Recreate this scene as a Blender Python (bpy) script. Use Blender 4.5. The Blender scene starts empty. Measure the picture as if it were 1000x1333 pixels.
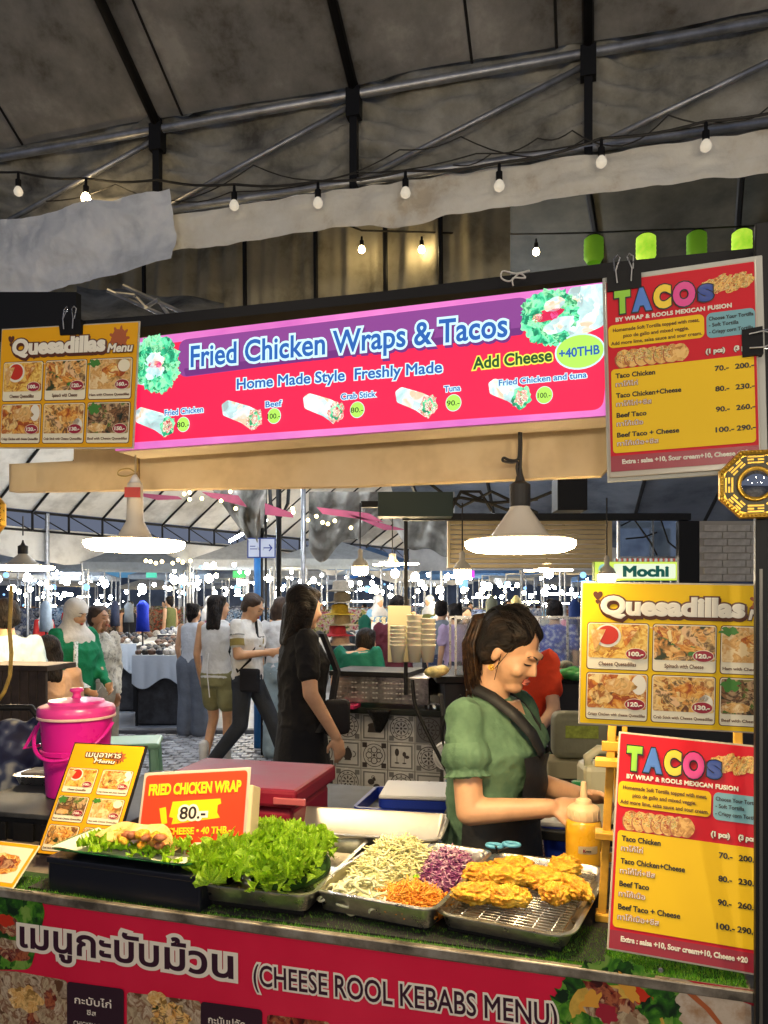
import bpy, bmesh, math, random
from mathutils import Vector, Matrix, Euler, noise
R = math.radians
random.seed(7)
SC = bpy.context.scene
COL = SC.collection
# ------------------------------------------------------------------ camera, world, exposure
HZ, FP = 785.0, 1000.0                       # horizon row and focal length in pixels of the 1000x1333 photograph
cd = bpy.data.cameras.new('camera'); cam = bpy.data.objects.new('camera', cd); COL.objects.link(cam)
cam.location = (0, 0, 1.6); cam.rotation_euler = (R(90), 0, 0)
cd.sensor_fit = 'VERTICAL'; cd.sensor_height = 36; cd.lens = 36 * FP / 1333
cd.shift_y = (HZ - 666.5) / 1333; cd.clip_start = .05; cd.clip_end = 400
SC.camera = cam
wd = bpy.data.worlds.new('World'); SC.world = wd; wd.use_nodes = True
bg = wd.node_tree.nodes['Background']; bg.inputs[0].default_value = (.26, .3, .42, 1); bg.inputs[1].default_value = .42
SC.view_settings.view_transform = 'Standard'; SC.view_settings.look = 'None'
SC.view_settings.exposure = .3; SC.view_settings.gamma = 1; SC.view_settings.use_curve_mapping = False
SC.cycles.use_denoising = True
SC.cycles.max_bounces = 6; SC.cycles.diffuse_bounces = 3; SC.cycles.glossy_bounces = 3; SC.cycles.transmission_bounces = 5
SC.cycles.transparent_max_bounces = 8; SC.cycles.sample_clamp_indirect = 3; SC.cycles.caustics_reflective = False; SC.cycles.caustics_refractive = False

# ------------------------------------------------------------------ frames
TH = R(17.3)
U = Vector((math.cos(TH), -math.sin(TH), 0)); W = Vector((math.sin(TH), math.cos(TH), 0)); P0 = Vector((0, 1.59, 0))
def st(s, d, z): return P0 + U * s + W * d + Vector((0, 0, z))
def sti(v):
    r = v - P0; return Vector((r.dot(U), r.dot(W), r.z))
def px(x, y, Y): return Vector(((x - 500) / FP * Y, Y, 1.6 + (HZ - y) / FP * Y))
def on_z(x, y, z): return px(x, y, (1.6 - z) * FP / (y - HZ))
def on_plane(x, y, p, n):
    d = Vector(((x - 500) / FP, 1, (HZ - y) / FP)); c = Vector((0, 0, 1.6))
    return c + d * ((p - c).dot(n) / d.dot(n))
def on_d(x, y, d): return on_plane(x, y, P0 + W * d, W)

# ------------------------------------------------------------------ materials
MT = {}
def _ramp(nt, fac, cols, const=False):
    r = nt.nodes.new('ShaderNodeValToRGB'); nt.links.new(fac, r.inputs[0])
    e = r.color_ramp.elements
    while len(e) > 1: e.remove(e[-1])
    if const: r.color_ramp.interpolation = 'CONSTANT'
    n = len(cols)
    for i, c in enumerate(cols):
        if len(c) == 4: pos, cc = c[0], c[1:]
        else: pos, cc = .34 + .32 * i / max(1, n - 1), c
        q = e[0] if i == 0 else e.new(pos)
        q.position = pos; q.color = (*cc, 1)
    return r
def mat(name, col=(.5, .5, .5), rough=.6, metal=0, var=0, vs=4, bump=0, bs=40, emit=0, spec=.5, coat=0, trans=0, cols=None, det=4, sub=0, alpha=1, sheen=0, st_=None):
    if name in MT: return MT[name]
    m = bpy.data.materials.new(name); m.use_nodes = True; nt = m.node_tree; b = nt.nodes['Principled BSDF']
    b.inputs['Base Color'].default_value = (*col, 1); b.inputs['Roughness'].default_value = rough
    b.inputs['Metallic'].default_value = metal; b.inputs['Specular IOR Level'].default_value = spec
    b.inputs['Coat Weight'].default_value = coat; b.inputs['Coat Roughness'].default_value = .12
    b.inputs['Transmission Weight'].default_value = trans
    b.inputs['Alpha'].default_value = alpha
    if sheen: b.inputs['Sheen Weight'].default_value = sheen
    if sub:
        b.inputs['Subsurface Weight'].default_value = sub; b.inputs['Subsurface Radius'].default_value = (.02, .008, .004); b.inputs['Subsurface Scale'].default_value = .5
    tc = None; mpn = [None]
    def coord():
        nonlocal tc
        if tc is None: tc = nt.nodes.new('ShaderNodeTexCoord')
        if st_:
            if mpn[0] is None:
                mpn[0] = nt.nodes.new('ShaderNodeMapping'); mpn[0].inputs['Scale'].default_value = st_; nt.links.new(tc.outputs['Object'], mpn[0].inputs[0])
            return mpn[0].outputs[0]
        return tc.outputs['Object']
    if var or cols:
        n = nt.nodes.new('ShaderNodeTexNoise'); n.inputs['Scale'].default_value = vs; n.inputs['Detail'].default_value = det
        n.inputs['Roughness'].default_value = .65
        nt.links.new(coord(), n.inputs['Vector'])
        if not cols: cols = [tuple(max(0, c * (1 - var)) for c in col), col, tuple(min(1, c * (1 + var)) for c in col)]
        r = _ramp(nt, n.outputs[0], cols)
        nt.links.new(r.outputs[0], b.inputs['Base Color'])
        if emit: nt.links.new(r.outputs[0], b.inputs['Emission Color'])
        mr = nt.nodes.new('ShaderNodeMapRange'); mr.inputs[3].default_value = max(0, rough - .12); mr.inputs[4].default_value = min(1, rough + .12)
        nt.links.new(n.outputs[0], mr.inputs[0]); nt.links.new(mr.outputs[0], b.inputs['Roughness'])
    if emit:
        if not cols: b.inputs['Emission Color'].default_value = (*col, 1)
        b.inputs['Emission Strength'].default_value = emit
        if emit >= .5: b.inputs['Base Color'].default_value = (col[0] * .1, col[1] * .1, col[2] * .1, 1)
    if bump:
        n2 = nt.nodes.new('ShaderNodeTexNoise'); n2.inputs['Scale'].default_value = bs; n2.inputs['Detail'].default_value = 5
        nt.links.new(coord(), n2.inputs['Vector'])
        bp = nt.nodes.new('ShaderNodeBump'); bp.inputs['Strength'].default_value = bump; bp.inputs['Distance'].default_value = .02
        nt.links.new(n2.outputs[0], bp.inputs['Height']); nt.links.new(bp.outputs[0], b.inputs['Normal'])
    MT[name] = m; return m
def food(name, cols, scale=40, emit=0, seed=0, rough=.4):
    """printed or real food: soft noise mixed with cell colours"""
    if name in MT: return MT[name]
    m = bpy.data.materials.new(name); m.use_nodes = True; nt = m.node_tree; b = nt.nodes['Principled BSDF']; N = nt.nodes.new; L = nt.links.new
    tc = N('ShaderNodeTexCoord'); mp = N('ShaderNodeMapping'); mp.inputs['Location'].default_value = (seed * 3.1, seed * 1.7, seed * .9)
    L(tc.outputs['Object'], mp.inputs[0])
    nz = N('ShaderNodeTexNoise'); nz.inputs['Scale'].default_value = scale; nz.inputs['Detail'].default_value = 6; nz.inputs['Distortion'].default_value = 1.2
    L(mp.outputs[0], nz.inputs['Vector'])
    vo = N('ShaderNodeTexVoronoi'); vo.inputs['Scale'].default_value = scale * 1.3
    mx = N('ShaderNodeMix'); mx.data_type = 'VECTOR'; mx.inputs[0].default_value = .04
    L(mp.outputs[0], mx.inputs[4]); L(nz.outputs[1], mx.inputs[5]); L(mx.outputs[1], vo.inputs['Vector'])
    sx = N('ShaderNodeSeparateColor'); L(vo.outputs['Color'], sx.inputs[0])
    ma = N('ShaderNodeMix'); ma.data_type = 'FLOAT'; ma.inputs[0].default_value = .3
    L(nz.outputs[0], ma.inputs[2]); L(sx.outputs[0], ma.inputs[3])
    r = _ramp(nt, ma.outputs[0], cols); L(r.outputs[0], b.inputs['Base Color']); b.inputs['Roughness'].default_value = rough
    if emit: L(r.outputs[0], b.inputs['Emission Color']); b.inputs['Emission Strength'].default_value = emit; b.inputs['Base Color'].default_value = (0, 0, 0, 1)
    MT[name] = m; return m

# ------------------------------------------------------------------ object helpers
def tag(o, label=None, cat=None, group=None, kind=None):
    if label: o['label'] = label
    if cat: o['category'] = cat
    if group: o['group'] = group
    if kind: o['kind'] = kind
    return o
def empty(name, loc=(0, 0, 0), rz=0, label=None, cat=None, group=None):
    o = bpy.data.objects.new(name, None); COL.objects.link(o); o.location = loc; o.rotation_euler = (0, 0, rz); o.empty_display_size = .05
    return tag(o, label, cat, group)
def kids(o): return [c for c in bpy.data.objects if c.parent == o]
def copy_tree(o, parent=None, ch=None):
    if ch is None:
        ch = {}
        for c in bpy.data.objects:
            if c.parent: ch.setdefault(c.parent, []).append(c)
    c = o.copy(); COL.objects.link(c)
    if parent: c.parent = parent
    for k in ch.get(o, []): copy_tree(k, c, ch)
    return c
NTH = ['first', 'second', 'third', 'fourth', 'fifth', 'sixth', 'seventh', 'eighth', 'ninth', 'tenth', 'eleventh', 'twelfth', 'thirteenth', 'fourteenth', 'fifteenth', 'sixteenth', 'seventeenth', 'eighteenth', 'nineteenth', 'twentieth']
def nth(i): return NTH[i] if i < 20 else 'number %d' % (i + 1)

class MB:
    """collects shapes into one mesh"""
    def __init__(s): s.v = []; s.f = []
    def add(s, vs, fs):
        n = len(s.v); s.v += [tuple(v) for v in vs]; s.f += [tuple(i + n for i in f) for f in fs]; return s
    def box(s, x0, y0, z0, x1, y1, z1, M=None):
        vs = [Vector(p) for p in ((x0, y0, z0), (x1, y0, z0), (x1, y1, z0), (x0, y1, z0), (x0, y0, z1), (x1, y0, z1), (x1, y1, z1), (x0, y1, z1))]
        if M: vs = [M @ v for v in vs]
        return s.add(vs, [(0, 3, 2, 1), (4, 5, 6, 7), (0, 1, 5, 4), (1, 2, 6, 5), (2, 3, 7, 6), (3, 0, 4, 7)])
    def bbox(s, x0, y0, z0, x1, y1, z1, b=.004, M=None):
        """box with chamfered edges"""
        bm = bmesh.new(); bmesh.ops.create_cube(bm, size=1)
        for v in bm.verts: v.co = Vector(((x0 + x1) / 2 + v.co.x * (x1 - x0), (y0 + y1) / 2 + v.co.y * (y1 - y0), (z0 + z1) / 2 + v.co.z * (z1 - z0)))
        bmesh.ops.bevel(bm, geom=bm.edges[:], offset=b, segments=2, affect='EDGES', profile=.5)
        if M: bmesh.ops.transform(bm, matrix=M, verts=bm.verts)
        bm.verts.index_update(); s.add([v.co.copy() for v in bm.verts], [[v.index for v in f.verts] for f in bm.faces]); bm.free(); return s
    def tube(s, pts, r, n=8, cap=True, rs=None, flat=1):
        pts = [Vector(p) for p in pts]; rings = []; up = None
        for i, p in enumerate(pts):
            t = (pts[min(i + 1, len(pts) - 1)] - pts[max(i - 1, 0)]).normalized()
            if up is None: up = Vector((0, 0, 1)) if abs(t.z) < .9 else Vector((0, 1, 0))
            a = t.cross(up).normalized(); b = a.cross(t).normalized(); up = b
            rr = rs[i] if rs else r
            rings.append([p + a * math.cos(2 * math.pi * k / n) * rr + b * math.sin(2 * math.pi * k / n) * rr * flat for k in range(n)])
        return s.rings(rings, cap)
    def rings(s, rings, cap=True, closed=False):
        n = len(rings[0]); vs = [v for r in rings for v in r]; fs = []
        m = len(rings)
        for i in range(m if closed else m - 1):
            j = (i + 1) % m
            for k in range(n): fs.append((i * n + k, i * n + (k + 1) % n, j * n + (k + 1) % n, j * n + k))
        if cap and not closed: fs.append(tuple(range(n - 1, -1, -1))); fs.append(tuple((m - 1) * n + k for k in range(n)))
        return s.add(vs, fs)
    def lathe(s, prof, n=24, M=None, cap=True):
        rg = [[Vector((r * math.cos(2 * math.pi * k / n), r * math.sin(2 * math.pi * k / n), z)) for k in range(n)] for r, z in prof]
        if M: rg = [[M @ v for v in r] for r in rg]
        return s.rings(rg, cap)
    def ell(s, c, r, n=12, m=8, M=None, fn=None):
        rg = []
        for i in range(m + 1):
            a = math.pi * i / m; a = min(max(a, .02), math.pi - .02)
            rg.append([Vector((math.sin(a) * math.cos(2 * math.pi * k / n) * r[0], math.sin(a) * math.sin(2 * math.pi * k / n) * r[1], -math.cos(a) * r[2])) for k in range(n)])
        if fn: rg = [[fn(v) for v in q] for q in rg]
        if M: rg = [[M @ v for v in q] for q in rg]
        c = Vector(c); rg = [[v + c for v in q] for q in rg]
        return s.rings(rg)
    def cap(s, p0, p1, r0, r1, n=10, flat=1):
        """tapered capsule"""
        p0, p1 = Vector(p0), Vector(p1); t = (p1 - p0); L = t.length or 1e-6; t /= L
        pts = []; rs = []
        for a in (-85, -55, -25): pts.append(p0 + t * math.sin(R(a)) * r0); rs.append(r0 * math.cos(R(a)))
        pts.append(p0); rs.append(r0); pts.append(p1); rs.append(r1)
        for a in (25, 55, 85): pts.append(p1 + t * math.sin(R(a)) * r1); rs.append(r1 * math.cos(R(a)))
        up = Vector((0, 0, 1)) if abs(t.z) < .9 else Vector((0, 1, 0)); a = t.cross(up).normalized(); b = a.cross(t).normalized()
        return s.rings([[p + a * math.cos(2 * math.pi * k / n) * r + b * math.sin(2 * math.pi * k / n) * r * flat for k in range(n)] for p, r in zip(pts, rs)])
    def loft(s, secs, n=20, ex=2.4):
        """secs: (centre, rx, ry, xaxis[, tilt]) super-elliptic rings, roughly horizontal"""
        rg = []
        for sec in secs:
            c, rx, ry, xa = Vector(sec[0]), sec[1], sec[2], Vector(sec[3]).normalized()
            ya = Vector((0, 0, 1)).cross(xa).normalized(); tl = sec[4] if len(sec) > 4 else 0
            q = []
            for k in range(n):
                a = 2 * math.pi * k / n; ca, sa = math.cos(a), math.sin(a)
                q.append(c + xa * rx * math.copysign(abs(ca) ** (2 / ex), ca) + ya * ry * math.copysign(abs(sa) ** (2 / ex), sa) + Vector((0, 0, tl * sa)))
            rg.append(q)
        return s.rings(rg)
    def prism(s, pts, y0, y1, M=None):
        """polygon in xz, extruded along y"""
        n = len(pts); vs = [Vector((p[0], y0, p[1])) for p in pts] + [Vector((p[0], y1, p[1])) for p in pts]
        if M: vs = [M @ v for v in vs]
        return s.add(vs, [tuple(range(n)), tuple(range(2 * n - 1, n - 1, -1))] + [(i, n + i, n + (i + 1) % n, (i + 1) % n) for i in range(n)])
    def sheet(s, fn, nu, nv):
        vs = [fn(i / nu, j / nv) for j in range(nv + 1) for i in range(nu + 1)]
        fs = [(j * (nu + 1) + i, j * (nu + 1) + i + 1, (j + 1) * (nu + 1) + i + 1, (j + 1) * (nu + 1) + i) for j in range(nv) for i in range(nu)]
        return s.add(vs, fs)
    def mesh(s, name, m, smooth=False, angle=None):
        me = bpy.data.meshes.new(name); me.from_pydata(s.v, [], s.f); me.materials.append(m)
        if smooth: me.polygons.foreach_set('use_smooth', [True] * len(me.polygons))
        if angle:
            me.polygons.foreach_set('use_smooth', [True] * len(me.polygons))
            try: me.set_sharp_from_angle(angle=R(angle))
            except Exception: pass
        me.update(); return me
    def build(s, name, m, parent=None, smooth=False, angle=None, loc=None, rz=None):
        o = bpy.data.objects.new(name, s.mesh(name, m, smooth, angle)); COL.objects.link(o)
        if parent: o.parent = parent
        if loc is not None: o.location = loc
        if rz is not None: o.rotation_euler = (0, 0, rz)
        return o
def link(name, me, parent=None, loc=None, rot=None, scale=None):
    o = bpy.data.objects.new(name, me); COL.objects.link(o)
    if parent: o.parent = parent
    if loc is not None: o.location = loc
    if rot is not None: o.rotation_euler = rot
    if scale is not None: o.scale = (scale,) * 3 if isinstance(scale, (int, float)) else scale
    return o
BAKE = []
def blob(mb, name, m, parent, voxel=.012, sm=4, f=.6):
    o = mb.build(name, m, parent, smooth=True)
    r = o.modifiers.new('r', 'REMESH'); r.mode = 'VOXEL'; r.voxel_size = voxel; r.use_smooth_shade = True
    if sm: q = o.modifiers.new('s', 'SMOOTH'); q.iterations = sm; q.factor = f
    BAKE.append(o); return o
def bake():
    bpy.context.view_layer.update(); dg = bpy.context.evaluated_depsgraph_get(); done = {}
    for o in BAKE:
        if o.data.name not in done: done[o.data.name] = bpy.data.meshes.new_from_object(o.evaluated_get(dg), preserve_all_data_layers=False, depsgraph=dg)
    allo = [o for o in bpy.data.objects if o.type == 'MESH' and o.modifiers and o.data.name in done]
    for o in allo:
        nm = done[o.data.name]; om = [s.material for s in o.material_slots] if any(s.link == 'OBJECT' for s in o.material_slots) else None
        o.modifiers.clear(); o.data = nm
        if om:
            for s, mm in zip(o.material_slots, om): s.link = 'OBJECT'; s.material = mm
    BAKE.clear()
def fract(v, s=1, o=4): return noise.fractal(Vector(v) * s, 1, 2, o)

# ------------------------------------------------------------------ flat print
_TX = {}
def glyphs(body, b, sp=1.0):
    k = (body, round(b, 4), sp)
    if k in _TX: return _TX[k]
    cu = bpy.data.curves.new('t', 'FONT'); cu.body = body; cu.resolution_u = 4; cu.bevel_depth = b; cu.bevel_resolution = 1; cu.space_character = sp
    ob = bpy.data.objects.new('t', cu); me = bpy.data.meshes.new_from_object(ob)
    vs = [v.co.copy() for v in me.vertices]; fs = [tuple(p.vertices) for p in me.polygons if p.normal.z > .05]
    used = sorted({i for f in fs for i in f}); mp = {i: j for j, i in enumerate(used)}
    r = ([vs[i] for i in used], [tuple(mp[i] for i in f) for f in fs]); bpy.data.objects.remove(ob); bpy.data.curves.remove(cu); bpy.data.meshes.remove(me)
    _TX[k] = r; return r
class Panel:
    """flat print on a board; unit coordinates u right, v down from the root's top left corner"""
    def __init__(s, root, sc=1, y=0): s.o = root; s.sc = sc; s.y = y
    def _p(s, u, v, l): return Vector((u * s.sc, s.y - .0005 * l, -v * s.sc))
    def poly(s, pts, m, l=1, name='print'): 
        return MB().add([s._p(u, v, l) for u, v in pts], [tuple(range(len(pts)))[::-1]]).build(name, m, s.o)
    def rect(s, u0, v0, u1, v1, m, l=1, r=0, name='print', sk=0):
        pts = []
        if r == 0: pts = [(u0, v0), (u1, v0), (u1, v1), (u0, v1)]
        else:
            for cx, cy, a0 in ((u1 - r, v0 + r, -90), (u1 - r, v1 - r, 0), (u0 + r, v1 - r, 90), (u0 + r, v0 + r, 180)):
                for k in range(6): a = R(a0 + 18 * k); pts.append((cx + r * math.cos(a), cy + r * math.sin(a)))
        if sk: pts = [(u, v + sk * (u - u0)) for u, v in pts]
        return s.poly(pts, m, l, name)
    def ell(s, u, v, ru, rv, m, l=1, name='print', wob=0, n=28, seed=0, rot=0):
        rnd = random.Random(seed); ph = [rnd.uniform(0, 6.3) for _ in range(4)]; pts = []
        for k in range(n):
            a = 2 * math.pi * k / n; w = 1 + wob * (math.sin(5 * a + ph[0]) + math.sin(9 * a + ph[1]) * .7 + math.sin(14 * a + ph[2]) * .5)
            x, y = ru * w * math.cos(a), rv * w * math.sin(a); pts.append((u + x * math.cos(rot) - y * math.sin(rot), v + x * math.sin(rot) + y * math.cos(rot)))
        return s.poly(pts, m, l, name)
    def text(s, body, u, v, cap, m, l=3, width=None, w=.0, out=None, al='L', rot=0, sh=0, sp=1.0, name='lettering', drop=None, ow=.05):
        """baseline start (u,v); cap height; w extra weight; out outline material"""
        base, _ = glyphs(body, w, sp); x0 = min(p.x for p in base); x1 = max(p.x for p in base)
        k = cap / .70; kx = (width / (x1 - x0)) if width else k
        if al == 'C': u -= (x1 - x0) * kx / 2
        if al == 'R': u -= (x1 - x0) * kx
        cr, sr = math.cos(rot), math.sin(rot)
        def put(b, mm, ll, du=0, dv=0):
            vs, fs = glyphs(body, b, sp); q = []
            for p in vs:
                X = (p.x - x0) * kx + p.y * k * sh; Y = p.y * k
                q.append(s._p(u + du + X * cr + Y * sr, v + dv + X * sr - Y * cr, ll) + Vector((0, -p.z * .0004 / max(b, .01) if b else 0, 0)))
            return MB().add(q, fs).build(name, mm, s.o)
        if out: put(w + ow, out, l)
        if drop: put(w + ow, drop, l - 1, cap * .06, cap * .12)
        return put(w, m, l + (1 if out else 0))
# ================================================================== MATERIALS
M_dark = mat('dark steel', (.01, .01, .011), .5, .1, spec=.3)
M_blk = mat('black plastic', (.008, .008, .009), .5, spec=.2)
M_steel = mat('galvanised steel', (.42, .43, .45), .42, .8, var=.25, vs=12)
M_sst = mat('stainless steel', (.62, .6, .56), .28, 1, var=.12, vs=18)
M_alu = mat('tray aluminium', (.72, .68, .6), .3, 1, var=.15, vs=25, bump=.08, bs=60)
M_canopy = mat('canopy cloth', (.3, .265, .22), .9, cols=[(.1, .088, .072), (.2, .195, .185), (.26, .25, .235), (.38, .365, .34)], vs=3.2, det=14, bump=.35, bs=14)
M_curt = mat('side cloth', (.25, .24, .21), .9, cols=[(.08, .075, .065), (.27, .26, .22), (.42, .4, .35)], vs=3, det=10, bump=.8, bs=6)
M_val = mat('valance cloth', (.6, .57, .5), .8, cols=[(.6, .52, .4), (.78, .74, .64), (.84, .81, .72), (.88, .86, .78)], vs=4.5, det=10, bump=.9, bs=9)
M_tarp = mat('white tarp', (.62, .66, .72), .6, cols=[(.62, .65, .68), (.82, .85, .88), (.9, .92, .94)], vs=5, det=7, bump=.8, bs=9)
M_bunch = mat('bunched cloth', (.3, .29, .26), .9, cols=[(.12, .12, .105), (.3, .29, .26), (.42, .41, .37)], vs=2.5, det=8, bump=.5, bs=5)
M_beige = mat('cream board', (.74, .55, .3), .55, cols=[(.62, .44, .22), (.76, .57, .31), (.8, .62, .36)], vs=5, bump=.05, bs=20)
M_beige2 = mat('cream box edge', (.6, .5, .36), .55, var=.1, vs=9)
M_fab3 = mat('far tent cloth', (.62, .6, .56), .85, cols=[(.45, .43, .4), (.68, .66, .62), (.78, .76, .72)], vs=1.2, det=7, bump=.3, bs=3)
M_glow = mat('lamp glow', (1, .74, .4), emit=84)
M_glow2 = mat('lamp glow cool', (.72, .86, 1), emit=130)
M_glow3 = mat('bulb glow far', (1, .8, .5), emit=130)
M_bulb = mat('warm bulb', (1, .72, .36), emit=60)
M_bulb2 = mat('bright warm bulb', (1, .74, .36), emit=38)
M_bulboff = mat('milky bulb', (.75, .68, .55), .25, emit=.45)  # faint glow put into the material of bulbs that are off
M_lampw = mat('lamp housing', (.62, .56, .45), .5)
M_cord = mat('cord', (.02, .018, .015), .6)
M_gold = mat('gold paint', (.85, .5, .06), .3, .75, var=.15, vs=60)
M_white = mat('white plastic', (.75, .74, .7), .45)

# ================================================================== GROUND
g = MB().box(-60, -6, -.1, 60, 70, 0).build('ground', mat('asphalt', (.09, .095, .11), .55, cols=[(.05, .052, .06), (.1, .105, .12), (.17, .18, .2)], vs=.9, det=9, bump=.2, bs=30)); tag(g, kind='structure')
g = MB().box(-6.5, 9.6, .004, 3, 13.6, .012).build('road', mat('worn concrete', (.3, .32, .37), .4, cols=[(.08, .09, .11), (.17, .185, .225), (.25, .27, .32)], vs=1.4, det=8, bump=.15, bs=20)); tag(g, kind='structure')
mb = MB(); mb.bbox(-6.5, 9.38, 0, 1.2, 9.52, .05, .01); tag(mb.build('kerb', mat('kerb stone', (.12, .12, .13), .8, var=.3, vs=8)), kind='structure')
mb = MB(); rn = random.Random(3)
for j in range(28):
    for i in range(50):
        x = -4.6 + i * .12 + (j % 2) * .06; y = 6.0 + j * .118
        if rn.random() < .02: continue
        h = .012 + rn.random() * .012; a = rn.uniform(-.05, .05)
        mb.add([(x, y, 0), (x + .106, y + a * .1, 0), (x + .106, y + .1, 0), (x, y + .1, 0), (x + .006, y + .006, h), (x + .1, y + .006, h), (x + .1, y + .094, h), (x + .006, y + .094, h)],
               [(4, 5, 6, 7), (0, 1, 5, 4), (1, 2, 6, 5), (2, 3, 7, 6), (3, 0, 4, 7)])
tag(mb.build('paving_stones', mat('paver', (.3, .31, .34), .5, cols=[(.12, .125, .14), (.3, .31, .34), (.42, .44, .48)], vs=3, det=6)), kind='stuff')
#sky = MB(); sky.sheet(lambda u, v: Vector((180 * math.cos(math.pi * 2 * u) * math.cos(v * 1.5), 180 * math.sin(math.pi * 2 * u) * math.cos(v * 1.5), -3 + 120 * math.sin(v * 1.5))), 32, 8)
# ================================================================== NEAR TENT (truss, canopy, valance)
TT = R(14.9); Ut = Vector((math.cos(TT), -math.sin(TT), 0)); Wt = Vector((math.sin(TT), math.cos(TT), 0)); PT = Vector((0, 3.2, 0))
def tt(s, d, z): return PT + Ut * s + Wt * d + Vector((0, 0, z))
def tti(x, y, d=0):
    p = on_plane(x, y, PT + Wt * d, Wt) - PT; return p.dot(Ut), p.z
tent = empty('market_tent', PT, -TT, 'near tent with grey brown canopy and steel truss above the sign', 'tent')
ZT, ZB = 3.74, 3.37
posts = [tti(x, 150)[0] for x in (-30, 205, 461, 766)]; posts.append(posts[-1] + .95)
def tl(s, d, z): return Vector((s, d, z))
def rail(z, name, r=.016, d=0): MB().tube([(-7, d, z), (4, d, z)], r, 10).build(name, M_steel, tent, smooth=True)
rail(ZT, 'top_rail', .019); rail(ZB, 'bottom_rail', .017); rail(ZB - .1, 'bottom_rail', .014, .06)
for i, s in enumerate(posts):
    MB().box(s - .016, -.016, ZB - .08, s + .016, .016, ZT + .05).build('truss_post', M_dark, tent)
    MB().box(s - .03, -.024, ZT - .1, s + .03, .024, ZT + .02).build('bracket', M_dark, tent)
    MB().tube([(s, 0, ZT + .02), (s - .03, -3.4, ZT + .02 + 3.4 * .6)], .022, 8).build('rafter', M_dark, tent, smooth=True)
    if i: MB().tube([(s - .03, -.01, ZT - .06), (posts[i - 1] + .03, -.01, ZB)], .012, 8).build('brace', M_steel, tent, smooth=True)
for s in (posts[1] + .13, posts[3] - .12, posts[0] + .27, posts[2] + .5):
    MB().tube([(s, -.01, ZT + .035), (s - .02, -3.4, ZT + .035 + 3.4 * .6)], .006, 6).build('seam', M_dark, tent)
def cf(u, v):
    s = -8 + 14 * u; d = .02 - 3.5 * v
    sag = .05 * math.sin(math.pi * ((s - posts[1]) / .93)) ** 2
    return Vector((s, d, ZT + .06 + (.02 - d) * .6 + sag * min(1, v * 6) + .02 * fract((s, d * .6, 0), 1.3)))
MB().sheet(cf, 130, 40).build('canopy', M_canopy, tent, smooth=True)
def sf(u, v):
    s = -8 + 13 * u; z = ZT + .1 - v * .52
    near = min(abs(s - p) for p in posts)
    a = math.exp(-near * 5)
    return Vector((s, .05 + .03 * fract((s * 1.2, z * 4, 1), 2) + a * .035 * math.sin(z * 75 + near * 30) + .03 * abs(fract((s * 2.5, z * 7, 3), 1.6)) + .012 * math.sin(s * 9 + z * 14), z))
MB().sheet(sf, 380, 30).build('side_curtain', M_curt, tent, smooth=True)
def dr(u, v):
    s = -8 + 13 * u; z = ZB - .03 - v * .07
    return Vector((s, .015 + .01 * math.sin(s * 23) , z + .012 * fract((s, 3, 1), 3)))
MB().sheet(dr, 160, 4).build('hem_strip', M_curt, tent, smooth=True)
# valance behind the truss foot
s0 = tti(226, 300, -.03)[0]
def vf(u, v):
    s = s0 + (3.6 - s0) * u; z0 = ZB - .05; z1 = tti(500, 300, 0)[1] + .01
    z = z0 + (z1 - z0) * v + .005 * fract((s, 0, 2), 2.2) * v - .03 * math.exp(-((s - .1) / .12) ** 2) * v
    return Vector((s, -.045 + .022 * fract((s, z * 2, 5), 1.6) * (.4 + v) + .006 * math.sin(s * 31 + 3 * math.sin(s * 4)) + .012 * abs(fract((s * 3, z * 5, 8), 2)), z))
MB().sheet(vf, 260, 26).build('valance', M_val, tent, smooth=True)
# loose white tarp hung at the left
v0 = empty('hanging_tarp', tt(-1.6, -.1, 3.2), -TT, 'pale bluish white tarp hanging at the left below the tent truss', 'tarp')
a0, za = tti(-40, 285, -.1); a1, zb = tti(224, 255, -.1); _, zc = tti(-40, 400, -.1); _, zd = tti(232, 345, -.1)
def wf(u, v):
    s = a0 - .3 + (a1 - a0 + .3) * u + .03 * v * u; zt = za + (zb - za) * u; zl = zc + (zd - zc) * u
    z = zt + (zl - zt) * v - .02 * math.sin(math.pi * u * 1.4) * (1 - v) + .008 * fract((s, v, 2), 4)
    return Vector((s + 1.6, -.03 + .035 * fract((s, z, 9), 1.8) + .03 * math.sin(u * 5 + v * 6) * v + .014 * abs(math.sin(9 * (u - v * .6))) + .02 * abs(fract((s * 3, z * 3, 4), 2)), z - 3.2))
MB().sheet(wf, 140, 50).build('tarp_sheet', M_tarp, v0, smooth=True)
# ---- string light cable with bulbs on the truss
cab = MB()
pts = [(-60, 215), (24, 224), (112, 232), (205, 234), (305, 240), (414, 236), (528, 222), (650, 212), (783, 180), (919, 158), (1060, 132)]
P = [on_plane(x, y, PT - Wt * .1, Wt) for x, y in pts]
fine = []
for a, b in zip(P, P[1:]):
    for k in range(6): t = k / 6; fine.append(a.lerp(b, t) + Vector((0, 0, -.014 * math.sin(math.pi * t))))
MB().tube(fine, .005, 6).build('cable', M_cord)
tag(bpy.data.objects['cable'], 'black string light cable strung along the near truss', 'cable')
def bulb_thing(name, loc, r, lit, label, group, drop=.03, m=None):
    t = empty(name, loc, 0, label, 'light bulb', group)
    MB().lathe([(r * .28, -drop * 0 + .0), (r * .34, -drop), (r * .62, -drop - .003), (r * .62, -drop - r * 1.5), (r * .5, -drop - r * 1.7)], 10).build('socket', M_blk, t, smooth=False)
    z = -drop - r * 1.6
    MB().lathe([(r * .45, z), (r * .8, z - r * .5), (r, z - r * 1.1), (r * .85, z - r * 1.7), (r * .4, z - r * 2.05), (.001, z - r * 2.12)], 14).build('bulb', m or (M_bulb if lit else M_bulboff), t, smooth=True)
    return t
names = []
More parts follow.
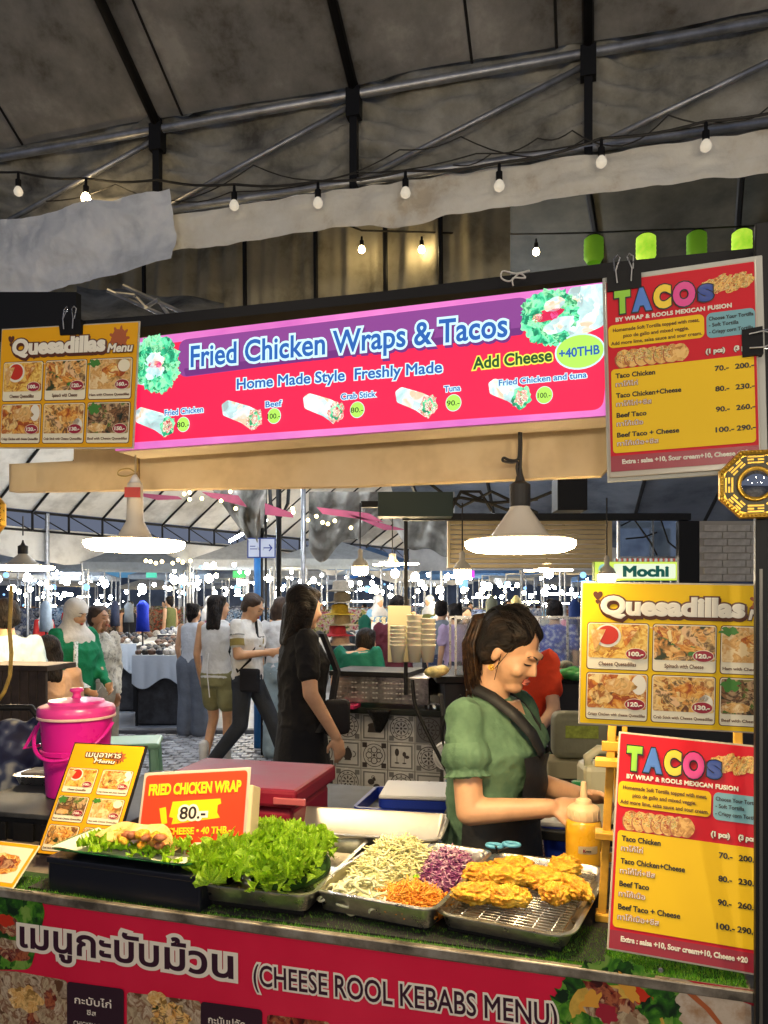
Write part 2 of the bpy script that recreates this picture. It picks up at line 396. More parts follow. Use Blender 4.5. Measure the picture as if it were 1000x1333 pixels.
for i, (x, y, lit) in enumerate([(24, 225, 0), (112, 233, 1), (305, 241, 0), (414, 237, 0), (528, 223, 0), (650, 213, 0), (783, 181, 0), (919, 159, 0)]):
    p = on_plane(x, y, PT - Wt * .1, Wt)
    bulb_thing('string_bulb', p, .021, lit, ('lit' if lit else 'unlit milky') + ' bulb, %s from the left on the cable along the truss' % nth(i), 'bulbs on the truss cable')
for x, y in [(250, 247), (380, 250), (580, 225), (492, 228), (730, 195), (860, 170), (955, 150)]:
    pass
# thin slack wires tied along the truss
for k, pl in enumerate([[(60, 262), (150, 240), (235, 262), (330, 215), (420, 235), (520, 195), (600, 178), (700, 205), (780, 168)], [(230, 262), (300, 250), (460, 226), (620, 200), (800, 178), (1010, 140)], [(590, 215), (640, 200), (700, 180), (745, 170), (810, 190), (870, 150), (960, 158), (1010, 130)]]):
    Q = [on_plane(x, y, PT - Wt * (.06 + .02 * k), Wt) for x, y in pl]; f2 = []
    for a, b in zip(Q, Q[1:]):
        for q in range(5): f2.append(a.lerp(b, q / 5) + Vector((0, 0, -.02 * math.sin(math.pi * q / 5))))
    tag(MB().tube(f2, .0028, 5).build('wire', M_cord), ['thin slack wire looping across the left and middle truss', 'thin straight wire along the foot of the truss', 'thin slack wire looping across the right truss'][k], 'wire')

# ================================================================== SECOND TENT behind the valance
t2 = empty('market_tent', (0, 5.2, 0), R(-22), 'dim second tent behind the valance with green lanterns hung in it', 'tent')
def c2(u, v):
    s = -1.5 + 8 * u; d = -1.6 + 5.2 * v
    return Vector((s, d, 4.55 - .26 * (d + 1.6) + .03 * math.sin(s * 3.4) + .02 * fract((s, d, 3), 1.5)))
MB().sheet(c2, 50, 30).build('canopy', mat('dim canopy cloth', (.2, .2, .17), .9, cols=[(.03, .03, .024), (.07, .068, .055), (.11, .105, .085)], vs=2, det=7), t2, smooth=True)
for i in range(9):
    s = -1.2 + i * .85
    MB().tube([(s, -1.6, 4.5), (s, 3.6, 4.5 - 5.2 * .26)], .02, 6).build('rafter', M_dark, t2)
for a, b in (((.6, 1.0, 3.85), (-.7, .2, 3.1)), ((-.5, 1.0, 3.85), (.8, .4, 3.0)), ((-1.6, .8, 3.9), (-.4, .2, 3.0)), ((-.9, .8, 3.9), (-2.0, .2, 3.0)), ((1.8, 1, 3.8), (.9, .3, 3.0))):
    MB().tube([a, b], .016, 6).build('brace', M_steel, t2)
MB().tube([(-2.4, .6, 3.95), (-.2, .6, 3.7)], .014, 6).build('beam', M_dark, t2)
MB().tube([(-2.4, .3, 3.02), (6, .3, 3.02)], .022, 6).build('beam', M_dark, t2)
# pleated curtain between the tents
cu = empty('curtain', (0, 4.3, 0), R(-16), 'yellowish pleated curtain hanging behind the valance above the lit sign', 'curtain')
sA = px(150, 350, 4.6); sB = px(560, 350, 4.2)
def pf(u, v):
    x = -3.6 + 4.3 * u; fold = math.sin(x * 31 + math.sin(x * 5) * 2) * .02 + math.sin(x * 73 + v * 2.5) * .008 + .03 * fract((x * 2, v * 3, 2), 1.5)
    return Vector((x, fold * (.7 + .3 * v), 4.0 - 1.0 * v + .01 * math.sin(x * 30)))
MB().sheet(pf, 380, 10).build('curtain_cloth', mat('curtain cloth', (.42, .37, .24), .85, cols=[(.2, .18, .12), (.42, .38, .27), (.5, .46, .34)], vs=3, det=6), cu, smooth=True)
for x in (-1.5, -.83, -.39, .02, .33): MB().tube([(x, -.06, 4.0), (x + .01, -.06, 2.9)], .014, 6).build('pole', M_dark, cu)
# beige sloped cloth and dark gap left
o = MB().sheet(lambda u, v: px(100 + 190 * u, 372 + 60 * v + 20 * u, 4.4 - .6 * v) + Vector((0, .03 * math.sin(u * 14), 0)), 30, 6).build('awning_cloth', M_curt, smooth=True)
tag(o, 'dull beige awning cloth sagging behind the top left menu board', 'awning')
aw = empty('truss_frame', px(190, 410, 3.5), 0, 'dark lattice truss sloping down behind the left end of the lit sign', 'truss')
for a, b in (((140, 378), (245, 425)), ((160, 372), (262, 418)), ((150, 382), (176, 385)), ((176, 385), (190, 400)), ((190, 400), (206, 390)), ((206, 390), (222, 414))):
    pa, pb = px(*a, 3.5), px(*b, 3.45); MB().tube([pa - aw.location, pb - aw.location], .009, 6).build('bar', M_steel, aw)
# lower string: four lit bulbs and four green paper lanterns
cab = [px(x, y, 4.2) for x, y in ((440, 288), (471, 300), (549, 302), (629, 305), (698, 305), (773, 303), (841, 300), (907, 298), (966, 295), (1040, 290))]
tag(MB().tube(cab, .005, 6).build('cable', M_cord), 'black cable carrying small bulbs and green lanterns behind the valance', 'cable')
for i, (x, y) in enumerate(((471, 308), (549, 308), (629, 311), (698, 311))):
    bulb_thing('string_bulb', px(x, y, 4.2), .019, 1, 'small lit warm bulb behind the valance, %s from the left' % nth(i), 'small bulbs behind the valance', .02, M_bulb2)
def lantern(x, y, lit, i):
    t = empty('paper_lantern', px(x, y, 4.2), 0, ('lit' if lit else 'unlit') + ' green paper lantern, %s from the left above the tacos board' % nth(i), 'lantern', 'green paper lanterns')
    r = .052; prof = [(r * .7, 0), (r, -.012)]
    for k in range(1, 9): prof += [(r * (1.0 if k % 2 else 1.03), -.012 - k * .0125)]
    prof += [(r * .7, -.14)]
    MB().lathe(prof, 18, cap=False).build('paper_shade', mat('green paper lit', (.34, .62, .03), emit=.85, cols=[(.24, .5, .02), (.5, .75, .06)], vs=12) if lit else mat('green paper', (.18, .42, .02), .7, emit=.18), t, smooth=True)  # unlit shades also carry a faint glow in the paper
    MB().lathe([(r * .72, 0), (r * .74, .004), (r * .6, .004)], 18).build('rim', M_blk, t)
    if lit: MB().ell((0, 0, -.07), (.012, .012, .02)).build('bulb', M_bulb, t, smooth=True)
for i, a in enumerate(((773, 309, 0), (841, 307, 1), (907, 303, 0), (966, 301, 1))): lantern(*a, i)

# ================================================================== FAR TENT seen through the opening
t3 = empty('market_tent', px(30, 664, 14.9).xy.to_3d(), math.atan2(.815, .58), 'large white tent across the lane with dark rafters, left of the blue post', 'tent')
def c3(u, v):   # x along the eave, -y towards the ridge
    s = -6 + 30 * u; d = -3.5 * v
    return Vector((s, d, 3.42 - d * .6 - .05 * math.sin(s * math.pi / .75) ** 2 * min(1, v * 5)))
MB().sheet(c3, 160, 10).build('canopy', M_fab3, t3, smooth=True)
ZE = 3.38
MB().tube([(-6, 0, ZE), (24, 0, ZE)], .03, 6).build('top_rail', M_dark, t3)
MB().tube([(-6, 0, ZE - .36), (24, 0, ZE - .36)], .025, 6).build('bottom_rail', M_dark, t3)
for i in range(34):
    s = -5.4 + i * .78 + .12
    MB().tube([(s, -.02, ZE - .36), (s, -.02, ZE), (s, -3.5, ZE + 2.1)], .026, 5).build('rafter', M_dark, t3)
    MB().tube([(s, 0, ZE), (s + .78, 0, ZE - .36)], .014, 5).build('brace', M_dark, t3)
def v3(u, v):
    s = -6 + 30 * u
    return Vector((s, .05 + .05 * fract((s, v, 0), .9) + .03 * math.sin(s * 6) * v, ZE - .3 - v * (.62 + .2 * fract((s, 0, 7), .5) + .1 * math.sin(s * 1.6))))
MB().sheet(v3, 200, 8).build('valance', M_fab3, t3, smooth=True)
for s in (.5, 6.0, 10.2, 14.5):
    MB().tube([(s, 0, 0), (s, 0, ZE)], .045, 8).build('tent_leg', M_steel, t3)
tb = MB().cap((0, 0, 0), (.42, .1, .26), .018, .018).build('fluorescent_tube', M_glow2, smooth=True, loc=px(300, 704, 9.4)); tag(tb, 'bluish fluorescent tube slanting under the far white tent', 'tube light')
# a second drape of cloth in the middle
def v4(u, v):
    x = 402 + 190 * u; y = 640 + (62 + 22 * math.sin(u * 8.5 + .6) + 9 * math.sin(u * 21)) * v
    return px(x, y, 8.6 + .08 * fract((u * 4, v * 3, 0), 1.3) + .06 * math.sin(u * 40 + v * 4) - .5 * (1 - v))
o = MB().sheet(v4, 110, 24).build('tent_cloth', M_bunch, smooth=True); tag(o, 'wrinkled beige tent cloth hanging in the middle behind the grey steel pole', 'tent cloth')
def v5(u, v):
    xl = 275 + 57 * v; xr = 347 - 4 * v
    return px(xl + (xr - xl) * u, 636 + 80 * v, 7.9 + .12 * math.sin(u * 11 + v * 6) + .05 * fract((u * 2, v * 2, 4), 2))
o = MB().sheet(v5, 40, 30).build('folded_tarp', M_bunch, smooth=True); tag(o, 'bunched grey tarp tied to the top of the blue and white post', 'tarp')
# pink cloth strips
MP = mat('pink cloth', (.3, .05, .1), .7, var=.2, vs=4)
for k, pl in enumerate(([(160, 640), (232, 646), (238, 650), (205, 651)], [(262, 640), (310, 645), (322, 660), (275, 648)], [(345, 655), (382, 668), (382, 674), (345, 670)], [(412, 660), (480, 668), (500, 680), (420, 669)], [(450, 668), (530, 690), (500, 690)])):
    n = len(pl); vs = [px(x, y, 7.6) for x, y in pl] + [px(x, y, 7.75) for x, y in pl]
    o = MB().add(vs, [tuple(range(n)), tuple(range(2 * n - 1, n - 1, -1))] + [(i, (i + 1) % n, n + (i + 1) % n, n + i) for i in range(n)]).build('pink_bunting', MP)
    tag(o, 'pink cloth pennant under the cream board, %s from the left' % nth(k), 'bunting', 'pink cloth pennants')
# poles in the lane
def pole(name, x, y0, r, Y, m, label, cat='pole', top=3.6, base=0):
    p = px(x, y0, Y); t = empty(name, (p.x, p.y, base), 0, label, cat); return t
t = pole('tent_post', 336, 700, 0, 8.4, None, 'round post painted blue below with a white upper part')
MB().tube([(0, 0, 0), (0, 0, 2.25)], .045, 12).build('blue_sleeve', mat('blue paint', (.03, .19, .5), .45, var=.2), t, smooth=True); MB().tube([(0, 0, 2.25), (0, 0, 3.6)], .05, 12).build('upper_post', M_white, t, smooth=True); MB().box(-.12, -.12, 0, .12, .12, .01).build('base_plate', M_dark, t)
t = pole('tent_post', 395, 700, 0, 8.2, None, 'slim grey steel post between the dark posts and the woman in black'); MB().tube([(0, 0, 0), (0, 0, 3.5)], .026, 10).build('post_tube', M_steel, t, smooth=True); MB().box(-.1, -.1, 0, .1, .1, .01).build('base_plate', M_dark, t)
t = pole('tent_post', 363, 700, 0, 8.5, None, 'thick black post with forked arms just right of the arrow sign'); MB().tube([(0, 0, 0), (0, 0, 2.9)], .03, 10).build('post_tube', M_dark, t); MB().tube([(-.12, 0, 3.2), (-.09, 0, 2.7), (0, 0, 2.5), (.1, 0, 2.7), (.13, 0, 3.2)], .02, 8).build('fork', M_dark, t); MB().box(-.1, -.1, 0, .1, .1, .01).build('base_plate', M_dark, t)
t = pole('tent_post', 342.5, 700, 0, 8.0, None, 'twin thin black posts standing left of the forked post'); 
for dx in (-.012, .03): MB().tube([(dx, 0, 0), (dx, 0, 3.3)], .012, 8).build('post_tube', M_dark, t)
MB().box(-.1, -.1, 0, .12, .1, .01).build('base_plate', M_dark, t)
# arrow sign on the posts
sg = empty('direction_sign', px(322, 700, 7.8), 0, 'white sign with blue border and blue arrow on the posts', 'sign')
MB().box(0, 0, -.205, .288, .012, 0).build('sign_board', mat('sign blue', (.02, .05, .25), .5), sg)
p = Panel(sg, .00137); mw = mat('sign white', (.5, .55, .68), .5, emit=.12); mbl = mat('sign ink', (.015, .04, .3), .5)
p.rect(9, 9, 88, 141, mw, 1); p.rect(100, 9, 201, 141, mw, 1)
p.rect(120, 71, 180, 79, mbl, 2); p.poly([(165, 48), (188, 75), (165, 102), (158, 96), (176, 75), (158, 54)], mbl, 2); p.rect(20, 60, 60, 66, mbl, 2); p.rect(20, 80, 75, 86, mbl, 2)
# ================================================================== THE LIT SIGN
def plane_panel(root, d, z0):
    """panel whose units are metres in the stall plane; returns panel and pixel mapping"""
    pn = Panel(root, 1)
    def S(x, y):
        v = sti(on_d(x, y, d)); r = sti(root.location); return (v.x - r.x, r.z - v.z)
    return pn, S
def ptext(pn, S, d, body, a, b, cap, m, l=3, **k):
    u0, v0 = S(*a); u1, v1 = S(*b); Y = on_d(*a, d).y
    return pn.text(body, u0, v0, cap * Y / FP, m, l, width=math.hypot(u1 - u0, v1 - v0), rot=math.atan2(v1 - v0, u1 - u0), **k)
DS = -.03
sign = empty('lightbox_sign', st(sti(on_d(150, 590, DS)).x, DS, sti(on_d(787, 560, DS)).z), -TH, 'long backlit red sign with purple band offering fried chicken wraps and tacos', 'sign')
pn, S = plane_panel(sign, DS, 0)
def quad(pn, S, pts, m, l, name='print'): return pn.poly([S(*p) for p in pts], m, l, name)
E_red = mat('sign red', (1, .012, .085), emit=.82); E_pur = mat('sign lilac', (.72, .2, .62), emit=.72, cols=[(.5, .1, .42), (.7, .2, .55)], vs=3)
E_band = mat('sign purple', (.3, .06, .33), emit=.75); E_bl = mat('sign blue ink', (.015, .13, .5), emit=.8); E_sky = mat('sign pale', (.62, .93, 1), emit=.95)
E_gr = mat('sign lime', (.5, .95, .12), emit=.85); E_ink = mat('sign dark', (.01, .03, .02), emit=.5); E_ye = mat('sign yellow', (.85, .9, .1), emit=.9); E_dg = mat('sign green ink', (.01, .12, .03), emit=.6)
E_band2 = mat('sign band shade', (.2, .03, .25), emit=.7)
A = [sti(on_d(x, y, DS)) for x, y in ((175, 441), (789, 367), (789, 541), (150, 587))]; r0 = sti(sign.location)
pts = [(a.x - r0.x, a.z - r0.z) for a in A]
MB().prism([pts[3], pts[2], pts[1], pts[0]], .012, .1).build('box_body', M_beige2, sign)
quad(pn, S, [(175, 441), (789, 367), (789, 541), (150, 587)], E_pur, 0, 'lit_face')
def rpoly(c, r=.02, n=6):
    out = []; k = len(c)
    for i in range(k):
        p, q, w = Vector(c[i - 1]), Vector(c[i]), Vector(c[(i + 1) % k]); a = q + (p - q).normalized() * r; b = q + (w - q).normalized() * r
        for j in range(n + 1):
            t = j / n; out.append(tuple(a * (1 - t) ** 2 + q * 2 * t * (1 - t) + b * t * t))
    return out
pn.poly(rpoly([S(186, 451), S(800, 376), S(785, 533), S(160, 577)], .02), E_red, 1, 'red_field')
pn.poly(rpoly([S(233, 443), S(690, 386), S(690, 432), S(233, 492)], .024, 8), E_band, 2, 'title_band')
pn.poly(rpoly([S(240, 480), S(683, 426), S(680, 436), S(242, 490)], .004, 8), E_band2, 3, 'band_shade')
T = lambda body, a, b, cap, m, **k: ptext(pn, S, DS, body, a, b, cap, m, **k)
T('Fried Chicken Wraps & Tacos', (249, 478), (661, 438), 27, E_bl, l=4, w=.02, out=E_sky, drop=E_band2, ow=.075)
T('Home Made Style  Freshly Made', (309, 507), (576, 485), 13.5, E_bl, l=4, w=.022, out=E_sky, ow=.07)
T('Add Cheese', (616, 481), (719, 470), 15, E_dg, l=4, w=.03, out=E_ye, ow=.08)
u, v = S(755, 458); pn.ell(u, v, .046, .034, E_sky, 5, 'price_badge'); pn.ell(u, v, .043, .031, E_gr, 6, 'price_badge')
T('+40THB', (728, 467), (781, 461), 11.5, E_ink if 0 else E_bl, l=7, w=.03)
cream = [(.55, .75, .8), (.7, .92, .95), (.85, .9, .8)]
F_tort = food('lit tortilla', [(.3, .42, .44), (.45, .68, .72), (.66, .82, .84), (.62, .5, .36)], 26, emit=.75)
F_let = food('lit lettuce', [(.0, .2, .1), (.03, .5, .25), (.15, .8, .45), (.35, .85, .5), (.02, .3, .12)], 50, emit=.62)
F_fill = food('lit filling', [(.4, .02, .04), (.8, .75, .65), (.7, .1, .12), (.1, .35, .1), (.85, .8, .75), (.25, .03, .1)], 110, emit=.85)
E_meat = mat('sign meat red', (.75, .01, .08), emit=.85); E_mag = mat('sign magenta', (.9, .12, .4), emit=.85)
def lettuce_ring(cx, cy, rx, ry, n, seed, l=5, a0=0, a1=360, s=1):
    rnd = random.Random(seed)
    for i in range(n):
        a = R(a0 + (a1 - a0) * i / n); u, v = S(cx + rx * math.cos(a), cy + ry * math.sin(a))
        pn.ell(u, v, (.012 + rnd.random() * .008) * s, (.011 + rnd.random() * .007) * s, F_let, l + rnd.random(), 'lettuce', .13, 24, seed + i)
def smallwrap(x, y, k, i):
    # tortilla cone from upper left to the open end at lower right
    q = [(x - 28, y - 14), (x - 20, y - 20), (x + 8, y - 12), (x + 20, y - 6), (x + 22, y + 8), (x + 12, y + 20), (x - 2, y + 10), (x - 26, y + 0)]
    pn.poly(rpoly([S(*p) for p in q], .004), F_tort, 4, 'wrap_picture')
    u, v = S(x + 15, y + 5); pn.ell(u, v, .018, .022, F_let if i in (0, 4) else F_fill, 5, 'filling', .1, 26, i, .3)
    pn.ell(u, v, .012, .015, F_fill if i in (0, 4) else F_let, 6, 'filling', .14, 26, i + 9, .3); pn.ell(u + .001, v, .0085, .0105, F_fill, 7, 'filling', .12, 20, i + 5)
for i, (x, y) in enumerate(((204, 550), (317, 541), (423, 532), (543, 524), (664, 513))): smallwrap(x, y, 1, i)
for body, a, b in (('Fried Chicken', (216, 542), (266, 537)), ('Beef', (347, 531), (368, 529)), ('Crab Stick', (445, 521), (490, 517)), ('Tuna', (579, 511), (600, 509)), ('Fried Chicken and tuna', (650, 503), (764, 492))):
    T(body, a, b, 7.6, E_bl, l=8, w=.018, out=E_sky, ow=.09)
for (x, y), tx in zip(((240, 553), (358, 542), (466, 534), (591, 525), (709, 515)), ('80.-', '100.-', '80.-', '90.-', '100.-')):
    u, v = S(x, y); pn.ell(u, v, .0158, .0168, E_sky, 8, 'price_badge'); pn.ell(u, v, .0148, .0157, E_gr, 9, 'price_badge'); T(tx, (x - 8.5, y + 4), (x + 8, y + 3), 6.5, E_ink, l=10, w=.01)
# the two large wraps
pn.poly(rpoly([S(176, 446), S(200, 446), S(224, 470), S(222, 500), S(196, 503), S(176, 500)], .01), F_tort, 4, 'wrap_picture')
lettuce_ring(206, 474, 22, 30, 15, 3); lettuce_ring(206, 474, 15, 22, 9, 23, 6, s=.8)
for (x, y, a, b, m) in ((202, 468, .02, .013, F_tort), (202, 482, .02, .012, F_tort), (203, 475, .017, .0075, E_meat), (208, 476, .006, .006, E_mag), (197, 490, .012, .009, F_tort)):
    u, v = S(x, y); pn.ell(u, v, a, b, m, 8, 'filling', .05, 20, int(x))
pn.poly(rpoly([S(742, 375), S(789, 369), S(787, 424), S(752, 440), S(722, 436)], .008), F_tort, 4, 'wrap_picture')
lettuce_ring(716, 414, 28, 27, 19, 7, 5, 60, 380, 1.05); lettuce_ring(716, 410, 20, 18, 12, 17, 6, 90, 380, .85)
for (x, y, a, b, m) in ((722, 397, .02, .013, F_tort), (728, 424, .03, .014, F_tort), (717, 411, .026, .009, E_meat), (722, 411, .007, .008, E_mag), (700, 415, .01, .008, F_fill)):
    u, v = S(x, y); pn.ell(u, v, a, b, m, 8, 'filling', .05, 20, int(y), -.3)
# ---- cream housing, fascia board, black beam
def prism_px(name, pts, d0, d1, m, label=None, cat=None, parent=None, loc=None, kind=None):
    base = st(*[sti(on_d(*pts[0], d0)).x, d0, sti(on_d(*pts[0], d0)).z])
    q = [sti(on_d(x, y, d0)) for x, y in pts]; r = sti(base)
    mb = MB().prism([(a.x - r.x, a.z - r.z) for a in q], 0, d1 - d0)
    o = mb.build(name, m, parent); o.location = base if parent is None else loc; o.rotation_euler = (0, 0, -TH if parent is None else 0)
    return tag(o, label, cat, kind=kind)
prism_px('fascia_board', [(96, 430), (96, 600), (12, 604), (12, 640), (450, 633), (782, 619), (800, 600), (800, 347), (500, 386)], .1, .13, M_beige, 'cream painted board behind and below the lit sign', 'board')
prism_px('beam', [(-60, 452), (-60, 430), (200, 410), (500, 379), (800, 341), (1010, 320), (1010, 338), (800, 360), (500, 392), (200, 424)], .035, .095, M_blk, 'long black beam running above the lit sign', 'beam')
prism_px('fascia_joint', [(179, 596), (177, 596), (177, 634), (179, 634)], .09, .1, mat('joint', (.3, .2, .1), .8), 'thin dark seam down the left of the cream board', 'seam')
# cable ties and wires on board
def wire_px(pts, d, r, label, cat='wire', m=M_cord, name='wire'):
    P = [on_d(x, y, d) for x, y in pts]; f = []
    n = len(P)
    for i in range(n - 1):
        p0, p1, p2, p3 = P[max(i - 1, 0)], P[i], P[i + 1], P[min(i + 2, n - 1)]
        for k in range(5):
            t = k / 5; f.append(.5 * ((2 * p1) + (-p0 + p2) * t + (2 * p0 - 5 * p1 + 4 * p2 - p3) * t * t + (-p0 + 3 * p1 - 3 * p2 + p3) * t ** 3))
    f.append(P[-1]); return tag(MB().tube(f, r, 6).build(name, m, smooth=True), label, cat)
wire_px([(179, 596), (178, 614), (168, 610), (156, 612), (154, 618), (164, 620), (177, 618), (178, 640), (176, 660)], .05, .0016, 'thin yellow string looped on the left of the cream board', m=mat('string', (.45, .3, .08), .7))
wire_px([(676, 560), (676, 585), (674, 598), (664, 599), (656, 596), (655, 600), (665, 602), (674, 602), (673, 610), (678, 640), (677, 655)], .06, .0028, 'black cord knotted below the sign carrying the right lamp')
wire_px([(690, 352), (672, 356), (655, 353), (653, 362), (664, 366), (676, 356), (684, 362), (668, 362), (668, 372)], .0, .0018, 'pale cable tie loop on top of the lit sign', 'cable tie', mat('tie', (.5, .5, .45), .5), 'cable_tie')

# ================================================================== PRINTED BOARDS
_fd = food
def food(name, cols, *a, **k): return _fd(name, [tuple(c ** 1.35 for c in q) for q in cols], *a, **k)
K = dict(red=mat('print red', (.62, .008, .022), .48, coat=.0, spec=.25), dred=mat('print dark red', (.33, .012, .03), .35, coat=.3), yel=mat('print yellow', (.88, .56, .01), .48, coat=.0, spec=.25), amb=mat('print amber', (.78, .38, .006), .48, coat=.0, spec=.25),
         ink=mat('print black', (.012, .008, .006), .4), brn=mat('print brown', (.1, .025, .005), .4), wht=mat('print white', (.82, .78, .66),   .45, spec=.25), crm=mat('print cream', (.85, .78, .58), .35), blu=mat('print pale blue', (.16, .38, .44), .35),
         lgr=mat('print lime', (.28, .6, .03), .35), lbl=mat('print blue', (.06, .19, .6), .35), lye=mat('print gold', (.9, .62, .02), .35), pnk=mat('print pink', (.75, .04, .28), .35), nav=mat('print navy', (.012, .05, .3), .35), thb=mat('print rust', (.4, .1, .03), .35), org=mat('print orange', (.8, .1, .01), .35))
M_lam = mat('laminate edge', (.5, .45, .36), .25, coat=.4)
FT = food('taco print', [(.5, .12, .02), (.85, .5, .12), (.9, .68, .25), (.35, .3, .05), (.9, .75, .4), (.6, .2, .04)], 120)
SHELL = food('taco shell print', [(.55, .26, .05), (.8, .5, .16), (.88, .62, .25)], 60)
FQ = [food('photo %d' % i, c, 42, seed=i) for i, c in enumerate((
    [(.5, .22, .04), (.8, .5, .1), (.92, .72, .25), (.7, .4, .08), (.88, .66, .25)],
    [(.08, .1, .03), (.75, .4, .12), (.9, .65, .3), (.2, .12, .05), (.85, .6, .35)],
    [(.4, .25, .08), (.85, .6, .28), (.7, .42, .15), (.88, .72, .45)],
    [(.45, .12, .02), (.75, .35, .06), (.88, .6, .2), (.55, .18, .03), (.9, .75, .4)],
    [(.25, .12, .05), (.8, .5, .15), (.9, .7, .35), (.45, .2, .05)],
    [(.03, .05, .02), (.4, .22, .1), (.1, .06, .03), (.7, .5, .3), (.15, .25, .05)]))]
SAUCE = mat('sauce print', (.55, .03, .01), .3); DIP = mat('leaf print', (.06, .22, .03), .35)
def board(name, label, cat, loc, rot, w, h, th=.004, edge=M_lam, sc=1, names='sheet'):
    t = empty(name, loc, 0, label, cat); t.rotation_euler = rot
    MB().bbox(0, .0006, -h * sc, w * sc, .0006 + th, 0, .0012).build(names, edge, t)
    return t, Panel(t, sc)
def tacos(p):
    """the red and yellow taco price board, 200 x 280 units"""
    p.rect(2.5, 2.5, 197.5, 277.5, K['red'], 1, 2, 'printed_field'); p.rect(2.5, 255, 197.5, 277.5, K['dred'], 2, 0, 'printed_field')
    # plated tacos behind the lettering
    for k in range(7): p.ell(138 + k * 8, 28 + 5 * math.sin(k * 2.1), 12, 8, FT, 2 + k * .25, 'taco_picture', .08, 24, k, -.5)
    for k in range(5): p.poly([(140 + k * 12, 40 - k), (143 + k * 12, 39 - k), (162 + k * 8, 14 + k * 3), (158 + k * 8, 13 + k * 3)], SHELL, 4.2, 'taco_picture')
    for ch, u, cap, m, vb, wd in (('T', 13, 32, 'lgr', 48, 23), ('A', 37, 32, 'lbl', 48, 28), ('C', 66, 32, 'lye', 48, 25), ('O', 92, 33, 'pnk', 49, 31), ('S', 125, 23, 'nav', 47, 21)):
        p.text(ch, u, vb, cap * .86, K[m], 5.5 + u * .004, width=wd * .95, w=.08, out=K['ink'], ow=.05, name='title_letter')
    p.text('BY WRAP & ROOLS MEXICAN FUSION', 14, 61.5, 5.6, K['wht'], 3, width=154, w=.05, sp=1.08)
    p.rect(3.5, 66, 132, 99, K['yel'], 3, 7, 'note_field'); p.rect(135, 66, 200 - 3, 101, K['blu'], 3, 7, 'note_field')
    for s, v, w in (('Homemade Soft Tortilla topped with meat,', 76, 116), ('pico de gallo and mixed veggie.', 85.5, 88), ('Add more lime, salsa sauce and sour cream.', 95, 122)): p.text(s, 68, v, 5, K['brn'], 4, width=w, w=.022, al='C')
    for s, v, w in (('Choose Your Tortilla', 76.5, 57), ('- Soft Tortilla', 85.5, 38), ('- Crispy corn Tortilla', 95, 56)): p.text(s, 138, v, 5, K['ink'], 4, width=w, w=.022)
    for k in range(6):
        u = 24 + k * 13; p.ell(u - 1.2, 116.5, 11.3, 13.2, K['thb'], 2.9 + k * .3, 'taco_picture', .03, 22, k, .25); p.ell(u, 116, 11, 13, SHELL, 3 + k * .3, 'taco_picture', .02, 22, k, .25); p.ell(u - 3.5, 113, 7, 9, FT, 3.1 + k * .3, 'taco_picture', .1, 22, k + 4, .25)
    p.ell(99, 116, 12, 12.5, SHELL, 5.2, 'taco_picture', .03, 24, 3)
    for s, u, w in (('(1 pcs)', 133, 25), ('(3 pcs)', 169, 24)): p.text(s, u, 122, 6, K['wht'], 3, width=w, w=.06, out=K['brn'], ow=.05)
    p.rect(6, 130, 194, 251, K['yel'], 3, 5, 'price_field')
    for i, (a, wa, b, wb, c, d) in enumerate((('Taco Chicken', 54, 'ทาโก้ไก่', 30, '70.-', '200.-'), ('Taco Chicken+Cheese', 88, 'ทาโก้ไก่+ชีส', 48, '80.-', '230.-'), ('Beef Taco', 41, 'ทาโก้เนื้อ', 36, '90.-', '260.-'), ('Beef Taco + Cheese', 84, 'ทาโก้เนื้อ+ชีส', 56, '100.-', '290.-'))):
        v = 143 + 28.5 * i
        p.text(a, 12, v, 6.6, K['ink'], 4, width=wa, w=.035); p.text(b, 12, v + 12.5, 6.2, K['wht'], 4, width=wb, w=.008, out=K['thb'], ow=.055)
        p.text(c, 153 if i < 3 else 155, v + 4.5, 6.8, K['ink'], 4, width=18 if i < 3 else 24, w=.035, al='R' if 0 else 'C'); p.text(d, 182, v + 4.5, 6.8, K['ink'], 4, width=24, w=.035, al='C')
    p.text('Extra : salsa +10, Sour cream+10, Cheese +20', 18, 267, 6.2, K['wht'], 3, width=166, w=.045)
